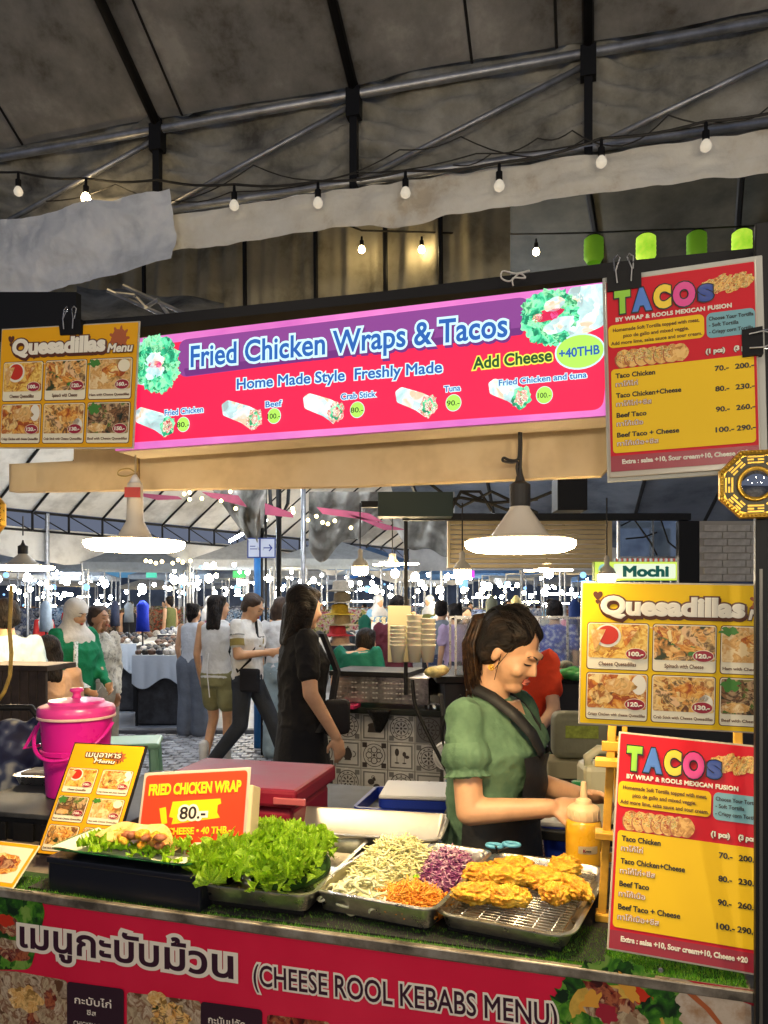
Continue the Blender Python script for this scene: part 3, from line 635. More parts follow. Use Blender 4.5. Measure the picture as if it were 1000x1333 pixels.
def card(p, u, v, w, h, i, price, cap, l=2, small=False):
    p.rect(u - 1, v - 1, u + w + 1, v + h + 1, K['brn'], l, 4, 'card_edge'); p.rect(u, v, u + w, v + h, K['crm'], l + 1, 3.5, 'card_field')
    ph = h * .76; p.rect(u + 1.2, v + 1.2, u + w - 1.2, v + ph, FQ[i], l + 2, 2.5, 'food_photo')
    rnd = random.Random(i)
    if i == 0:
        p.ell(u + w * .33, v + ph * .36, w * .22, ph * .33, K['wht'], l + 3, 'food_photo'); p.ell(u + w * .33, v + ph * .34, w * .18, ph * .27, SAUCE, l + 4, 'food_photo')
        p.poly([(u + w * .05, v + ph * .2), (u + w * .3, v + ph * .18), (u + w * .12, v + ph * .85)], FQ[2], l + 5, 'food_photo'); p.poly([(u + w * .55, v + ph * .1), (u + w * .85, v + ph * .12), (u + w * .62, v + ph * .7)], FQ[3], l + 5, 'food_photo')
    elif i == 1:
        for k in range(4): p.ell(u + w * (.25 + .15 * k), v + ph * (.25 + .17 * k), w * .3, ph * .11, FQ[3], l + 3 + k * .3, 'food_photo', .08, 20, k, .3); p.ell(u + w * (.3 + .13 * k), v + ph * (.38 + .14 * k), w * .14, ph * .07, DIP, l + 3.2 + k * .3, 'food_photo', .2, 20, k)
    elif i == 2:
        p.ell(u + w * .28, v + ph * .62, w * .24, ph * .34, FQ[2], l + 3, 'food_photo', .02, 24, 3); p.ell(u + w * .6, v + ph * .4, w * .28, ph * .22, FQ[3], l + 3.3, 'food_photo', .1, 24, 5); p.ell(u + w * .12, v + ph * .14, w * .14, ph * .12, DIP, l + 4, 'food_photo', .2, 20, 2); p.ell(u + w * .82, v + ph * .25, w * .14, ph * .2, K['crm'], l + 4, 'food_photo')
    elif i == 3:
        p.ell(u + w * .25, v + ph * .6, w * .2, ph * .28, K['org'] if 0 else FQ[4], l + 3, 'food_photo', .1, 24, 5); p.ell(u + w * .86, v + ph * .3, w * .12, ph * .28, K['wht'], l + 3, 'food_photo'); p.ell(u + w * .55, v + ph * .35, w * .26, ph * .24, FQ[2], l + 3.4, 'food_photo', .1, 24, 8)
    elif i == 4:
        p.ell(u + w * .5, v + ph * .5, w * .42, ph * .36, FQ[1], l + 3, 'food_photo', .09, 26, 5); p.ell(u + w * .6, v + ph * .4, w * .25, ph * .22, FQ[3], l + 3.4, 'food_photo', .1, 24, 5); p.ell(u + w * .85, v + ph * .72, w * .12, ph * .22, K['wht'], l + 3, 'food_photo')
    else:
        p.ell(u + w * .16, v + ph * .2, w * .14, ph * .18, DIP, l + 3, 'food_photo', .2, 22, 5); p.ell(u + w * .25, v + ph * .82, w * .22, ph * .14, FQ[2], l + 3.5, 'food_photo', .05, 22, 5)
    p.ell(u + w * .8, v + ph * .86, w * .17, ph * .17, K['crm'], l + 5.6, 'price_badge'); p.ell(u + w * .8, v + ph * .86, w * .16, ph * .155, K['dred'], l + 6, 'price_badge')
    p.text(price, u + w * .8, v + ph * .86 + ph * .055, ph * .115, K['wht'], l + 7, width=w * .24, w=.05, al='C')
    p.text(cap, u + w / 2, v + h - h * .075, h * (.085 if len(cap) < 20 else .062), K['brn'], l + 2, width=w * (.62 if len(cap) < 20 else .94), w=.02, al='C')
QI = (('100.-', 'Cheese Quesadillas'), ('120.-', 'Spinach with Cheese'), ('160.-', 'Ham with Cheese Quesadillas'), ('120.-', 'Crispy Chicken with cheese Quesadillas'), ('130.-', 'Crab Stick with Cheese Quesadillas'), ('150.-', 'Beef with Cheese Quesadillas'))
def splat(p, u, v, r, l=2):
    for k in range(9): a = k * .7; p.ell(u + r * .85 * math.cos(a), v + r * .8 * math.sin(a), r * .32, r * .14, K['thb'], l + k * .02, 'splash', .05, 12, k, a)
    p.ell(u, v, r * .85, r * .8, K['thb'], l + .4, 'splash', .06, 26, 2); 
    for k, h in ((-.5, .7), (0, 1.1), (.4, .8)): p.rect(u + k * r - .05 * r, v + r * .5, u + k * r + .12 * r, v + r * (.6 + h * .55), K['brn'], l + .6, 1, 'splash')
def quesa(p, fm='amb'):
    p.rect(2, 2, 268, 183, K[fm], 1, 2, 'printed_field')
    splat(p, 234, 24, 17)
    p.text('Quesadillas', 26, 41, 22, K['wht'], 5, width=184, w=.055, out=K['brn'], ow=.06, drop=K['brn'], name='title')
    p.text('Menu', 214, 44, 12, K['wht'], 6, width=46, w=.04, sh=.2, out=K['brn'], ow=.06, name='title')
    p.text('♥', 16, 22, 8, K['brn'], 2) ; p.text('♥', 19, 28, 4, K['brn'], 2)
    for i in range(6): card(p, 10 + (i % 3) * 85.7, (53, 117.5)[i // 3], 79.5, 59, i, *QI[i])
M_clip = M_blk
def clip(t, x, z, rot=0, label=None, w=.026):
    c = empty('binder_clip', t.matrix_basis @ Vector((x, -.004, z)), 0, label, 'clip', 'black binder clips'); c.rotation_euler = (t.rotation_euler[0], t.rotation_euler[1] + rot, t.rotation_euler[2])
    MB().add([(-w, -.008, .006), (w, -.008, .006), (w, .014, .006), (-w, .014, .006), (-w, 0, -.026), (w, 0, -.026), (w, .008, -.026), (-w, .008, -.026)], [(0, 1, 2, 3), (0, 4, 5, 1), (1, 5, 6, 2), (2, 6, 7, 3), (3, 7, 4, 0), (4, 7, 6, 5)]).build('clip_body', M_clip, c)
    for s in (-1, 1): MB().tube([(s * .012, -.01, -.016), (s * .014, -.012, .006), (s * .006, -.008, .03), (s * .01, -.006, .036), (s * .017, -.006, .03), (s * .016, -.01, .006)], .0012, 6).build('clip_wire', M_sst, c)
    return c
# upper right tacos board
DP = -.045
a = on_d(787, 366, DP); b = on_d(984, 334, DP); c = on_d(790, 622, DP)
w = (b - a).length; h = (c - a).length
rl = math.atan2((b - a).z, (b - a).dot(U))
tb, p = board('menu_board', 'red tacos price board clipped up beside the lit sign', 'menu board', a, (0, -rl * .55, -TH), w, h, .006)
p.sc = w / 200; p2 = p; tacos(p)
MB().bbox(-.004, .008, -h * 1.02, w + .012, .016, .01, .002).build('backing_board', mat('pale edge', (.5, .5, .45), .5), tb)
clip(tb, w * .135, .004, 0, 'wide black clip holding the top left of the upper tacos board', .03); clip(tb, w * 1.0, -h * .4, R(90), 'black clip holding the right edge of the upper tacos board', .024)
# upper left quesadillas board
a = on_d(2, 428, DP); b = on_d(182, 417.5, DP); c = on_d(-2, 584, DP)
w = (b - a).length; h = (c - a).length; rl = math.atan2((b - a).z, (b - a).dot(U))
tb, p = board('menu_board', 'yellow quesadillas menu clipped at the left end of the lit sign', 'menu board', a, (0, -rl, -TH), w, h)
p.sc = w / 270; p3 = p
class P2(Panel):
    def _p(s, u, v, l): return Vector((u * s.sc, s.y - .0005 * l, -v * s.sz))
p = P2(tb, w / 270); p.sz = h / 185
quesa(p); clip(tb, w * .53, .002, 0, 'black clip gripping the top of the left quesadillas menu', .03)
# lower right quesadillas board on the easel
YQ = 1.52
a = px(757, 757, YQ); wq = .275 * YQ / 1.0 * .925; 
tq, p = board('menu_board', 'bright yellow quesadillas menu standing on the yellow wooden easel', 'menu board', a, (0, R(1.2), -R(13)), 270, 185 * 1.065, .005, sc=wq / 270)
p = P2(tq, wq / 270); p.sz = wq / 270 * 1.065
quesa(p, 'yel')
# lower tacos board leaning on the easel
bl = on_d(790, 1236, .035); tl_ = px(806, 952, bl.y + .1)
hh = (tl_ - bl).length; th = math.asin((tl_.y - bl.y) / hh)
tr_, p = board('menu_board', 'bright red tacos price board leaning on the counter by the easel', 'menu board', tl_, (0, 0, 0), 200 * .905, 280, .005, sc=hh / 280)
p = P2(tr_, hh / 280 * .905); p.sz = hh / 280
zax = (tl_ - bl).normalized(); xax = (Vector((1, -math.tan(R(14.6)), -.012)).normalized()); xax = (xax - zax * xax.dot(zax)).normalized(); yax = zax.cross(xax)
tr_.rotation_euler = Matrix((xax, yax, zax)).transposed().to_euler()
tacos(p)
# yellow easel behind it
M_yw = mat('yellow wood', (.62, .33, .035), .5, cols=[(.45, .22, .02), (.66, .36, .04), (.72, .42, .07)], vs=7, det=6, bump=.08, bs=30)
eb = on_z(783, 1203, .9); eb = eb + W * .02
es = empty('easel', eb, -TH, 'yellow wooden easel holding the quesadillas menu', 'easel')
MB().bbox(-.009, 0, 0, .009, .016, .44, .002, Matrix.Rotation(R(-3), 4, 'X') @ Matrix.Rotation(R(3), 4, 'Y')).build('upright', M_yw, es)
MB().bbox(.028, .01, 0, .04, .024, .43, .002, Matrix.Rotation(R(-3), 4, 'X') @ Matrix.Rotation(R(2), 4, 'Y')).build('upright', M_yw, es)
MB().bbox(.27, 0, 0, .288, .016, .44, .002, Matrix.Rotation(R(-3), 4, 'X')).build('upright', M_yw, es)
for z in (.0, .18, .34): MB().bbox(-.014, -.012, z, .05, .03, z + .016, .002).build('block', M_yw, es)
MB().bbox(.0, .018, .37, .29, .03, .392, .002).build('crossbar', M_yw, es); MB().bbox(-.004, .03, .12, .29, .04, .14, .002).build('crossbar', M_yw, es)
MB().tube([(.03, .03, .4), (.04, .22, 0)], .008, 6).build('rear_leg', M_yw, es)

# ================================================================== STALL POSTS, MIRRORS
sP = sti(on_d(990, 900, -.015)).x
t = empty('stall_post', st(sP, -.02, 0), -TH, 'slim black square post at the right front corner of the stall', 'post')
MB().bbox(-.0105, -.0105, 0, .0105, .0105, 2.27, .002).build('post_tube', M_dark, t)
MB().box(-.004, -.0118, .6, .001, -.0106, 1.66).build('edge_strip', mat('pale strip', (.16, .15, .13), .35, .6), t); MB().box(-.03, -.03, 0, .03, .03, .006).build('base_plate', M_dark, t)  # lighter strip down part of the post front
sL = sti(on_d(2, 600, .03)).x
t = empty('stall_post', st(sL - .035, .03, 0), -TH, 'black post behind the gold mirror at the left front of the stall', 'post')
MB().bbox(-.011, -.0105, 0, .011, .0105, 2.2, .002).build('post_tube', M_dark, t); MB().box(-.03, -.03, 0, .03, .03, .006).build('base_plate', M_dark, t)
def bagua(c, label, ry=0, sc=1):
    t = empty('octagonal_mirror', c, ry, label, 'mirror')
    k = MB(); r = .066 * sc
    def octo(r, y): return [Vector((r * math.cos(R(22.5 + 45 * i)), y, r * math.sin(R(22.5 + 45 * i)))) for i in range(8)]
    k.rings([octo(r * .96, .012), octo(r, .004), octo(r * .97, -.006), octo(r * .86, -.003), octo(r * .84, .002)], cap=True); k.build('gold_frame', M_gold, t)
    rr = MB()
    for i in range(8):
        a, b = octo(r * .915, -.006)[i], octo(r * .915, -.006)[(i + 1) % 8]
        for j in range(7):
            q = a.lerp(b, (j + .5) / 7); rr.ell(q, (.0022 * sc,) * 3, 6, 4)
    rr.build('bead_row', M_gold, t, smooth=True)
    pp = Panel(t, 1, .0)
    pp.ell(0, 0, r * .8, r * .8, mat('mirror dark', (.05, .045, .02), .4, .3), 0, 'dark_field')
    gp = mat('gold print', (.75, .45, .06), .35, .6)
    for i in range(8):
        a = R(45 * i)
        for j, rad in enumerate((.74, .66, .58)):
            for s in ((-1, 1) if (i * 5 + j * 3) % 2 else (0,)):
                hw = r * .2 if s == 0 else r * .08; off = s * r * .125
                c0 = (math.cos(a) * r * rad - math.sin(a) * off, math.sin(a) * r * rad + math.cos(a) * off)
                q = [(c0[0] + math.cos(a) * du - math.sin(a) * dv, c0[1] + math.sin(a) * du + math.cos(a) * dv) for du, dv in ((-.0015, -hw), (.0015, -hw), (.0015, hw), (-.0015, hw))]
                pp.poly(q, gp, 1, 'trigram_bar')
    MB().lathe([(r * .42, 0), (r * .42, .004), (r * .36, .009), (r * .26, .014), (r * .12, .018), (.0004, .0185)], 28, Matrix.Rotation(R(90), 4, 'X')).build('convex_mirror', mat('mirror glass', (.8, .8, .8), .04, 1), t, smooth=True)
    MB().lathe([(r * .46, 0), (r * .47, .004), (r * .43, .006), (r * .41, .004)], 28, Matrix.Rotation(R(90), 4, 'X')).build('mirror_ring', M_gold, t, smooth=True)
    return t
bagua(on_d(984, 630, -.05), 'gold octagonal trigram mirror on the right stall post', -TH, .98)
bagua(on_d(-23, 671, -.02), 'gold octagonal mirror cut by the left edge of the photo', -TH, 1.05)

# ================================================================== STALL LAMPS
def ufo(loc, r, label, neck, cord, m, style=0, glow=M_glow, th=.18, group=None, light=0):
    t = empty('pendant_lamp', loc, 0, label, 'lamp', group)
    MB().lathe([(.001, -th * r), (r * .5, -th * r * .97), (r * .84, -th * r * .84), (r * .96, -th * r * .55), (r, -th * r * .2), (r, th * r * .12), (r * .97, th * r * .16)], 36).build('diffuser', glow, t, smooth=True)
    if style == 0: prof = [(r * .985, .0), (r * .95, .008), (r * .6, .012), (r * .52, .017), (neck, .07), (neck, .074)]
    else: prof = [(r * .985, .0), (r * .95, .006), (r * .35, .014), (neck * 1.15, .05), (neck * 1.05, .075), (neck, .135), (neck * .9, .14)]
    MB().lathe(prof, 32).build('housing', m, t, smooth=True)
    z = prof[-1][1]
    if style == 0: MB().lathe([(neck * .98, z), (neck * 1.02, z + .005), (neck * 1.02, z + .045), (neck * .5, z + .052), (.006, z + .068), (.004, z + .08)], 20).build('socket', M_cord, t, smooth=False); z += .08
    else:
        MB().lathe([(neck * .8, z), (neck * .5, z + .012), (.004, z + .02)], 16).build('socket', M_white, t, smooth=True); MB().box(-.018, -neck * 1.04 - .002, z - .035, .018, -neck * .9, z - .012).build('warning_label', mat('label red', (.4, .03, .02), .5), t); z += .02
    if cord: MB().tube([(0, 0, z - .01), (.002, 0, z + cord * .5), (0, 0, z + cord)], .0035 if style == 0 else .002, 6).build('cord', M_cord if style == 0 else mat('pale cord', (.4, .32, .2), .6), t)
    return t
ufo(px(677, 707, 1.57), .112, 'large lit disc lamp hanging above the vendor', .021, .1, M_lampw, 0)
ufo(px(176, 707, 1.8), .114, 'large lit disc lamp with pale neck at the left', .018, .12, M_lampw, 1)
def pend(x, y, Y, r, label, kind, cord=.25, group=None):
    loc = px(x, y, Y)
    if kind == 'fan':
        t = empty('pendant_lamp', loc, 0, label, 'lamp', group)
        MB().lathe([(.001, -.02), (r * .26, -.018), (r * .28, 0)], 18).build('centre_glow', M_glow, t, smooth=True)
        MB().lathe([(r * .28, .001), (r * .2, .015), (r * .14, .03), (r * .14, .06), (.004, .065)], 16).build('housing', M_lampw, t, smooth=True)
        for k in range(3):
            Mx = Matrix.Rotation(R(120 * k + 10), 4, 'Z'); q = MB(); q.bbox(r * .25, -r * .17, -.01, r, r * .17, .0, .004, Mx); q.build('light_panel', M_glow, t)
        z = .065
    elif kind == 'disc':
        t = ufo(loc, r, label, r * .16, 0, M_lampw, 0, M_glow, .12, group); z = .19
    else:
        t = empty('pendant_lamp', loc, 0, label, 'lamp', group)
        MB().lathe([(.001, -r * 1.05), (r * .7, -r), (r * .95, -r * .75), (r, 0)], 20).build('diffuser', M_glow, t, smooth=True)
        MB().lathe([(r, .001), (r * 1.02, .01), (r * .8, .03), (r * .3, .05), (r * .3, .09), (.004, .1)], 20).build('housing', M_lampw, t, smooth=True); z = .1
    MB().tube([(0, 0, z - .01), (0, 0, z + cord)], .004, 5).build('cord', M_cord, t); return t
pend(469, 738, 4.2, .045, 'small jar shaped lit lamp left of the cups', 'jar', .25)
pend(602, 742, 4.0, .046, 'small jar shaped lit lamp left of the large lamp', 'jar', .25)
pend(511, 733, 5.0, .17, 'three panel lit lamp above the neighbouring stall left side', 'fan', .35)
pend(712, 741, 5.0, .17, 'three panel lit lamp behind the vendor right side', 'fan', .3)
pend(790, 748, 4.0, .045, 'small lit lamp hanging in front of the mochi sign', 'jar', .3)
pend(30, 738, 4.4, .17, 'flat lit lamp at the left edge above the walkway', 'disc', .1)
pend(716, 760, 7.5, .16, 'small three panel lamp far behind the vendor', 'fan', .3) if 0 else None

# globe lamps added out of view to brighten the stall front
M_globe = mat('globe glow', (1, .84, .62), emit=75); M_globeb = mat('globe glow b', (1, .86, .66), emit=190)
bulb_thing('curtain_fill_bulb', px(270, 500, 3.6), .045, 1, 'added fill bulb hidden behind the left half of the sign', 'curtain fill bulbs', .03, M_bulb2); bulb_thing('curtain_fill_bulb', px(500, 480, 3.5), .045, 1, 'added fill bulb hidden behind the right half of the sign', 'curtain fill bulbs', .03, M_bulb2)  # bulbs added unseen behind the sign to brighten the curtain
prism_px('black_panel', [(-60, 380), (99, 380), (99, 432), (-60, 440)], .14, .16, M_blk, 'flat black panel above the left quesadillas menu', 'cloth')  # black panel fills the dark gap above the menu
GL = [(-1.2, .6, 2.8), (.3, .2, 2.85), (1.5, .1, 2.8), (-1.3, -1.0, 2.05), (.1, -1.5, 2.1), (1.3, -1.1, 2.05)]
M_globe2 = mat('globe glow cool', (.86, .92, 1), emit=210)
GW = ['upper left', 'upper middle', 'upper right', 'low left', 'low middle', 'low right']
for i, (x, y, z) in enumerate(GL):
    t = empty('fill_globe', (x, y, z), 0, 'added round fill globe out of view before the stall, %s one of six' % GW[i], 'lamp', 'added fill globes out of view')
    MB().ell((0, 0, 0), (.055,) * 3 if i < 3 else (.075,) * 3, 20, 14).build('globe', M_globe if i < 3 else M_globeb, t, smooth=True); MB().lathe([(.03, .05), (.03, .09), (.01, .1)], 14).build('socket', M_blk, t); MB().tube([(0, 0, .09), (0, 0, 1.5)], .003, 6).build('cord', M_cord, t)
for i, (x, y, Y) in enumerate(((230, 570, 6.6), (420, 560, 7.2), (560, 560, 6.0), (330, 590, 9.0), (120, 590, 8.5), (650, 560, 6.5))):  # globes added unseen behind the sign to brighten the lane
    p_ = px(x, y, Y); t = empty('fill_globe', p_, 0, 'added large cool fill globe hidden behind the sign, %s hung' % nth(i), 'lamp', 'added fill globes hidden behind the sign')
    MB().ell((0, 0, 0), (.075,) * 3, 20, 14).build('globe', M_globe2, t, smooth=True); MB().tube([(0, 0, .07), (0, 0, .8)], .003, 6).build('cord', M_cord, t)
# ================================================================== COUNTER
ct = empty('counter', st(0, 0, 0), -TH, 'front counter of the wrap stall with red printed banner and grass edge', 'counter')
MB().box(-1.3, .004, .0, .69, .6, .872).build('cabinet', mat('counter body', (.05, .04, .035), .7), ct)
MB().bbox(-1.3, -.004, .874, .697, .66, .893, .003).build('counter_top', mat('worn board', (.16, .12, .08), .6, cols=[(.05, .04, .03), (.16, .12, .08), (.26, .21, .15)], vs=9, det=7), ct)
MB().bbox(-1.3, -.012, .884, .697, .004, .905, .003).build('edge_trim', mat('trim metal', (.3, .27, .22), .4, .5, cols=[(.1, .085, .065), (.26, .22, .17), (.4, .36, .3)], vs=16, det=7), ct)
DB = -.006
bn = empty('banner', st(0, DB, .88), -TH, 'red banner with thai cheese roll kebab menu on the counter front', 'banner')
MB().box(-1.3, .0005, -.85, .69, .003, .0).build('banner_sheet', mat('banner red', (.7, .008, .05), .33, coat=.35, cols=[(.66, .006, .042), (.72, .008, .05), (.78, .014, .06)], vs=2), bn)
pb, SB = plane_panel(bn, DB, 0)
TB = lambda body, a, b, cap, m, **k: ptext(pb, SB, DB, body, a, b, cap, m, **k)
MI = mat('banner ink', (.035, .006, .02), .4); MC = mat('banner cream', (.85, .76, .64), .4)
TB('เมนูกะบับม้วน', (27, 1231), (305, 1273), 32, MI, l=5, w=.022, out=MC, ow=.1, name='thai_title')
TB('(CHEESE ROOL KEBABS MENU)', (331, 1281), (726, 1337), 27, MI, l=5, w=.012, out=MC, ow=.075)
FB = [food('banner food a', [(.12, .02, .01), (.45, .3, .15), (.1, .2, .04), (.5, .4, .25), (.3, .03, .02)], 24, seed=3), food('banner food b', [(.4, .3, .2), (.6, .5, .35), (.3, .15, .08), (.65, .55, .42), (.2, .1, .05)], 26, seed=5),
      food('banner lettuce', [(.01, .05, .01), (.05, .18, .02), (.14, .35, .04), (.3, .45, .12)], 30, seed=1), food('banner meat', [(.08, .01, .01), (.3, .05, .03), (.5, .2, .1), (.2, .03, .04), (.6, .4, .25)], 32, seed=2)]
def bpoly(pts, m, l, name='food_photo', r=None): return pb.poly(rpoly([SB(*q) for q in pts], r) if r else [SB(*q) for q in pts], m, l, name)
def bell(x, y, a, b, m, l, seed=0, wob=.1, rot=0, name='food_photo'):
    u, v = SB(x, y); return pb.ell(u, v, a, b, m, l, name, wob, 26, seed, rot)
bpoly([(-20, 1152), (48, 1161), (60, 1185), (50, 1225), (40, 1262), (-20, 1262)], FB[2], 2, r=.02)
bell(14, 1206, .035, .022, FB[3], 3, 4); bell(8, 1198, .026, .015, SAUCE, 3.5, 2); bell(36, 1175, .035, .02, FB[2], 3, 5, .15); bell(18, 1240, .05, .02, FB[3], 3, 6); bell(10, 1228, .04, .012, FB[1], 3.4, 6)
bpoly([(-20, 1262), (20, 1264), (88, 1276), (92, 1345), (-20, 1345)], FB[1], 3, r=.012); bell(34, 1300, .05, .03, FQ[2], 3.6, 7, .14); bell(44, 1328, .02, .02, FB[3], 4, 8); bell(66, 1300, .018, .025, FB[3], 3.8, 9)
NV = mat('banner dark', (.03, .008, .018), .4)
def bcard(x0, y0, w, thai, en, th2=None):
    y1 = y0 + w * .135
    bpoly([(x0, y0), (x0 + w, y1), (x0 + w, y1 + 70), (x0, y0 + 90)], NV, 4, 'name_card', .01)
    TB(thai, (x0 + 10, y0 + 28), (x0 + 58, y0 + 35), 9, MC, l=5, w=.01, name='lettering')
    if th2: TB(th2, (x0 + 26, y0 + 43), (x0 + 38, y0 + 45), 6, MC, l=5, w=.008)
    TB(en, (x0 + 9, y0 + 57), (x0 + 62, y0 + 65), 6.5, MC, l=5, w=.0)
bcard(88, 1277, 74, 'กะบับไก่', 'CHICKEN CHEESE', 'ชีส'); bcard(262, 1303, 80, 'กะบับปูอัด', 'CRAB STICK CHEESE', 'ชีส')
bpoly([(166, 1291), (262, 1303), (262, 1360), (166, 1350)], FB[1], 3, r=.01); bell(205, 1300, .026, .018, FQ[2], 4, 2, .06); bell(222, 1322, .05, .03, FQ[1], 4.2, 3, .12)
bpoly([(348, 1320), (430, 1330), (430, 1375), (348, 1370)], FB[3], 3, r=.01)
# big wrap photo on the right
bpoly([(872, 1272), (978, 1288), (978, 1345), (884, 1345), (862, 1300)], mat('banner tortilla', (.5, .4, .3), .4, cols=[(.4, .3, .2), (.55, .45, .35), (.35, .2, .1)], vs=12, det=8), 2, r=.006)
bpoly([(893, 1275), (981, 1289), (981, 1309)], mat('banner red2', (.45, .006, .03), .33), 3); bpoly([(875, 1275), (892, 1282), (925, 1312), (950, 1345), (944, 1345), (918, 1314), (888, 1288)], K['thb'], 3.5)
rnd = random.Random(5)
for i in range(26):
    a = 2 * math.pi * i / 26; bell(802 + 66 * math.cos(a), 1318 + 54 * math.sin(a) + (math.cos(a)) * 6, .02 + .01 * rnd.random(), .018 + .008 * rnd.random(), FB[2], 4 + rnd.random(), i, .16)
bell(802, 1318, .09, .07, FB[2], 4.5, 3, .04); bell(800, 1322, .085, .058, mat('banner taco', (.62, .38, .06), .4, var=.2, vs=30), 5.2, 3, .04)
for i, (x, y, a, b, m, r) in enumerate(((785, 1290, .034, .02, FB[3], .4), (833, 1300, .026, .02, SAUCE, .8), (770, 1310, .02, .034, mat('p orange', (.7, .33, .04), .4), .3), (812, 1318, .05, .03, FB[3], .3), (800, 1335, .06, .03, FB[1], .2), (845, 1320, .024, .03, FB[2], .2), (765, 1332, .03, .02, FB[2], .1), (818, 1285, .012, .03, mat('p orange', (.7, .33, .04)), -.6), (790, 1318, .02, .018, K['dred'], .4), (828, 1328, .02, .02, FB[1], 0))):
    bell(x, y, a, b, m, 6 + i * .3, i, .12, r)
for x, y in ((233, 1191), (517, 1230), (860, 1262)):
    q = on_d(x, y, DB); MB().lathe([(.0045, 0), (.0045, .0015), (.0022, .002), (.002, .0)], 14, Matrix.Rotation(R(90), 4, 'X')).build('eyelet', M_sst, bn).location = bn.matrix_basis.inverted() @ q if 0 else Vector((sti(q).x, -.002, sti(q).z - .88))
# artificial grass on the counter edge
gr = MB(); rn = random.Random(11)
def blade(s, d, h, z=.893):
    a = rn.uniform(0, 6.28); w = .0011; lx, ly = rn.uniform(-.006, .006), rn.uniform(-.007, .004)
    gr.add([(s - w * math.cos(a), d - w * math.sin(a), z), (s + w * math.cos(a), d + w * math.sin(a), z), (s + lx, d + ly, z + h)], [(0, 1, 2)])
for i in range(21000):
    if i < 12000: s, d = rn.uniform(.33, .69), rn.uniform(.006, .2)
    else: s, d = rn.uniform(-1.28, .5), rn.uniform(.006, .1) 
    blade(s, d, rn.uniform(.005, .013))
g = gr.build('artificial_grass', mat('plastic grass', (.12, .36, .02), .45, cols=[(.05, .2, .01), (.12, .38, .02), (.32, .5, .04)], vs=90), loc=st(0, 0, 0), rz=-TH); tag(g, kind='stuff')
g = MB().box(-1.28, .005, .8931, .69, .13, .8955).build('grass_mat', mat('grass mat', (.02, .07, .008), .9, var=.3, vs=40), loc=st(0, 0, 0), rz=-TH); tag(g, 'dark green artificial turf mat lying on the counter top', 'turf mat')

mt = MB().bbox(-.93, .03, .8958, .44, .6, .9, .001).build('dark_slab', mat('slab black', (.008, .008, .009), .6), loc=st(0, 0, 0), rz=-TH); tag(mt, 'flat black slab lying under the food trays', 'mat')  # black slab added to keep the counter dark below the trays
# ================================================================== TRAYS
def rr_ring(w, l, r, ins, z, n=5):
    out = []; r = max(.002, r - ins)
    for cx, cy, a0 in ((w - ins - r, ins + r, -90), (w - ins - r, l - ins - r, 0), (ins + r, l - ins - r, 90), (ins + r, ins + r, 180)):
        for k in range(n + 1): a = R(a0 + 90 * k / n); out.append(Vector((cx + r * math.cos(a), cy + r * math.sin(a), z)))
    return out
def pan(parent, w, l, h, m=M_alu, r=.03, taper=.012, rim=.009, name='pan', t=.002):
    prof = [(taper, 0), (0 + .002, h - .004), (-rim, h), (-rim, h + .003), (0, h + .004), (t + .002, h), (taper + t, t * 1.5)]
    return MB().rings([rr_ring(w, l, r, i, z) for i, z in prof]).build(name, m, parent, angle=45)
def tray_at(name, label, cat, fl, fr, depth, zr, h, **k):
    a = on_z(*fl, zr); b = on_z(*fr, zr); w = (b - a).length; rz = math.atan2((b - a).y, (b - a).x)
    t = empty(name, (a.x, a.y, zr - h), rz, label, cat); pan(t, w, depth, h, **k); return t, w
M_rise = M_blk
def riser(t, w, l, label):
    o = empty('riser_box', (t.location.x, t.location.y, .9001), t.rotation_euler.z, label, 'box')
    h = t.location.z - .9006; MB().bbox(.02, .02, 0, w - .02, l - .02, h, .003).build('box_body', M_rise, o); return o
ZR = .955
tl_t, wl = tray_at('lettuce_tray', 'aluminium tray heaped with green lettuce', 'tray', (258, 1150), (402, 1167), .42, ZR, .04)
tv_t, wv = tray_at('vegetable_tray', 'aluminium tray of shredded cabbage, onion and carrot', 'tray', (407, 1158), (563, 1186), .42, ZR, .045)
tc_t, wc = tray_at('chicken_tray', 'aluminium tray with wire rack and fried chicken', 'tray', (566, 1188), (741, 1221), .43, .943, .03, r=.04)
riser(tl_t, wl, .42, 'black box under the lettuce tray'); riser(tv_t, wv, .42, 'black box under the shredded vegetable tray'); riser(tc_t, wc, .43, 'black box under the fried chicken tray')
tb_t = empty('steel_tray', (-.40, 2.16, .895), R(-11.4), 'wide shallow stainless tray behind the lettuce and cabbage', 'tray')
pan(tb_t, .555, .25, .07, m=mat('brushed steel', (.5, .47, .42), .42, .9, var=.12, vs=6), r=.03, taper=.03)
rn = random.Random(9); q = MB()
for i in range(26): q.ell((.13 + rn.uniform(-.08, .08), .12 + rn.uniform(-.06, .06), .02 + rn.uniform(0, .03)), (.016, .013, .012), 6, 5, Euler((rn.random() * 3, rn.random() * 3, 0)).to_matrix().to_4x4())
ic = q.build('ice_cubes', mat('ice', (.85, .9, .88), .08, trans=.6), None, loc=tb_t.location + Vector((0, 0, .004)), rz=R(-11.4)); tag(ic, kind='stuff')
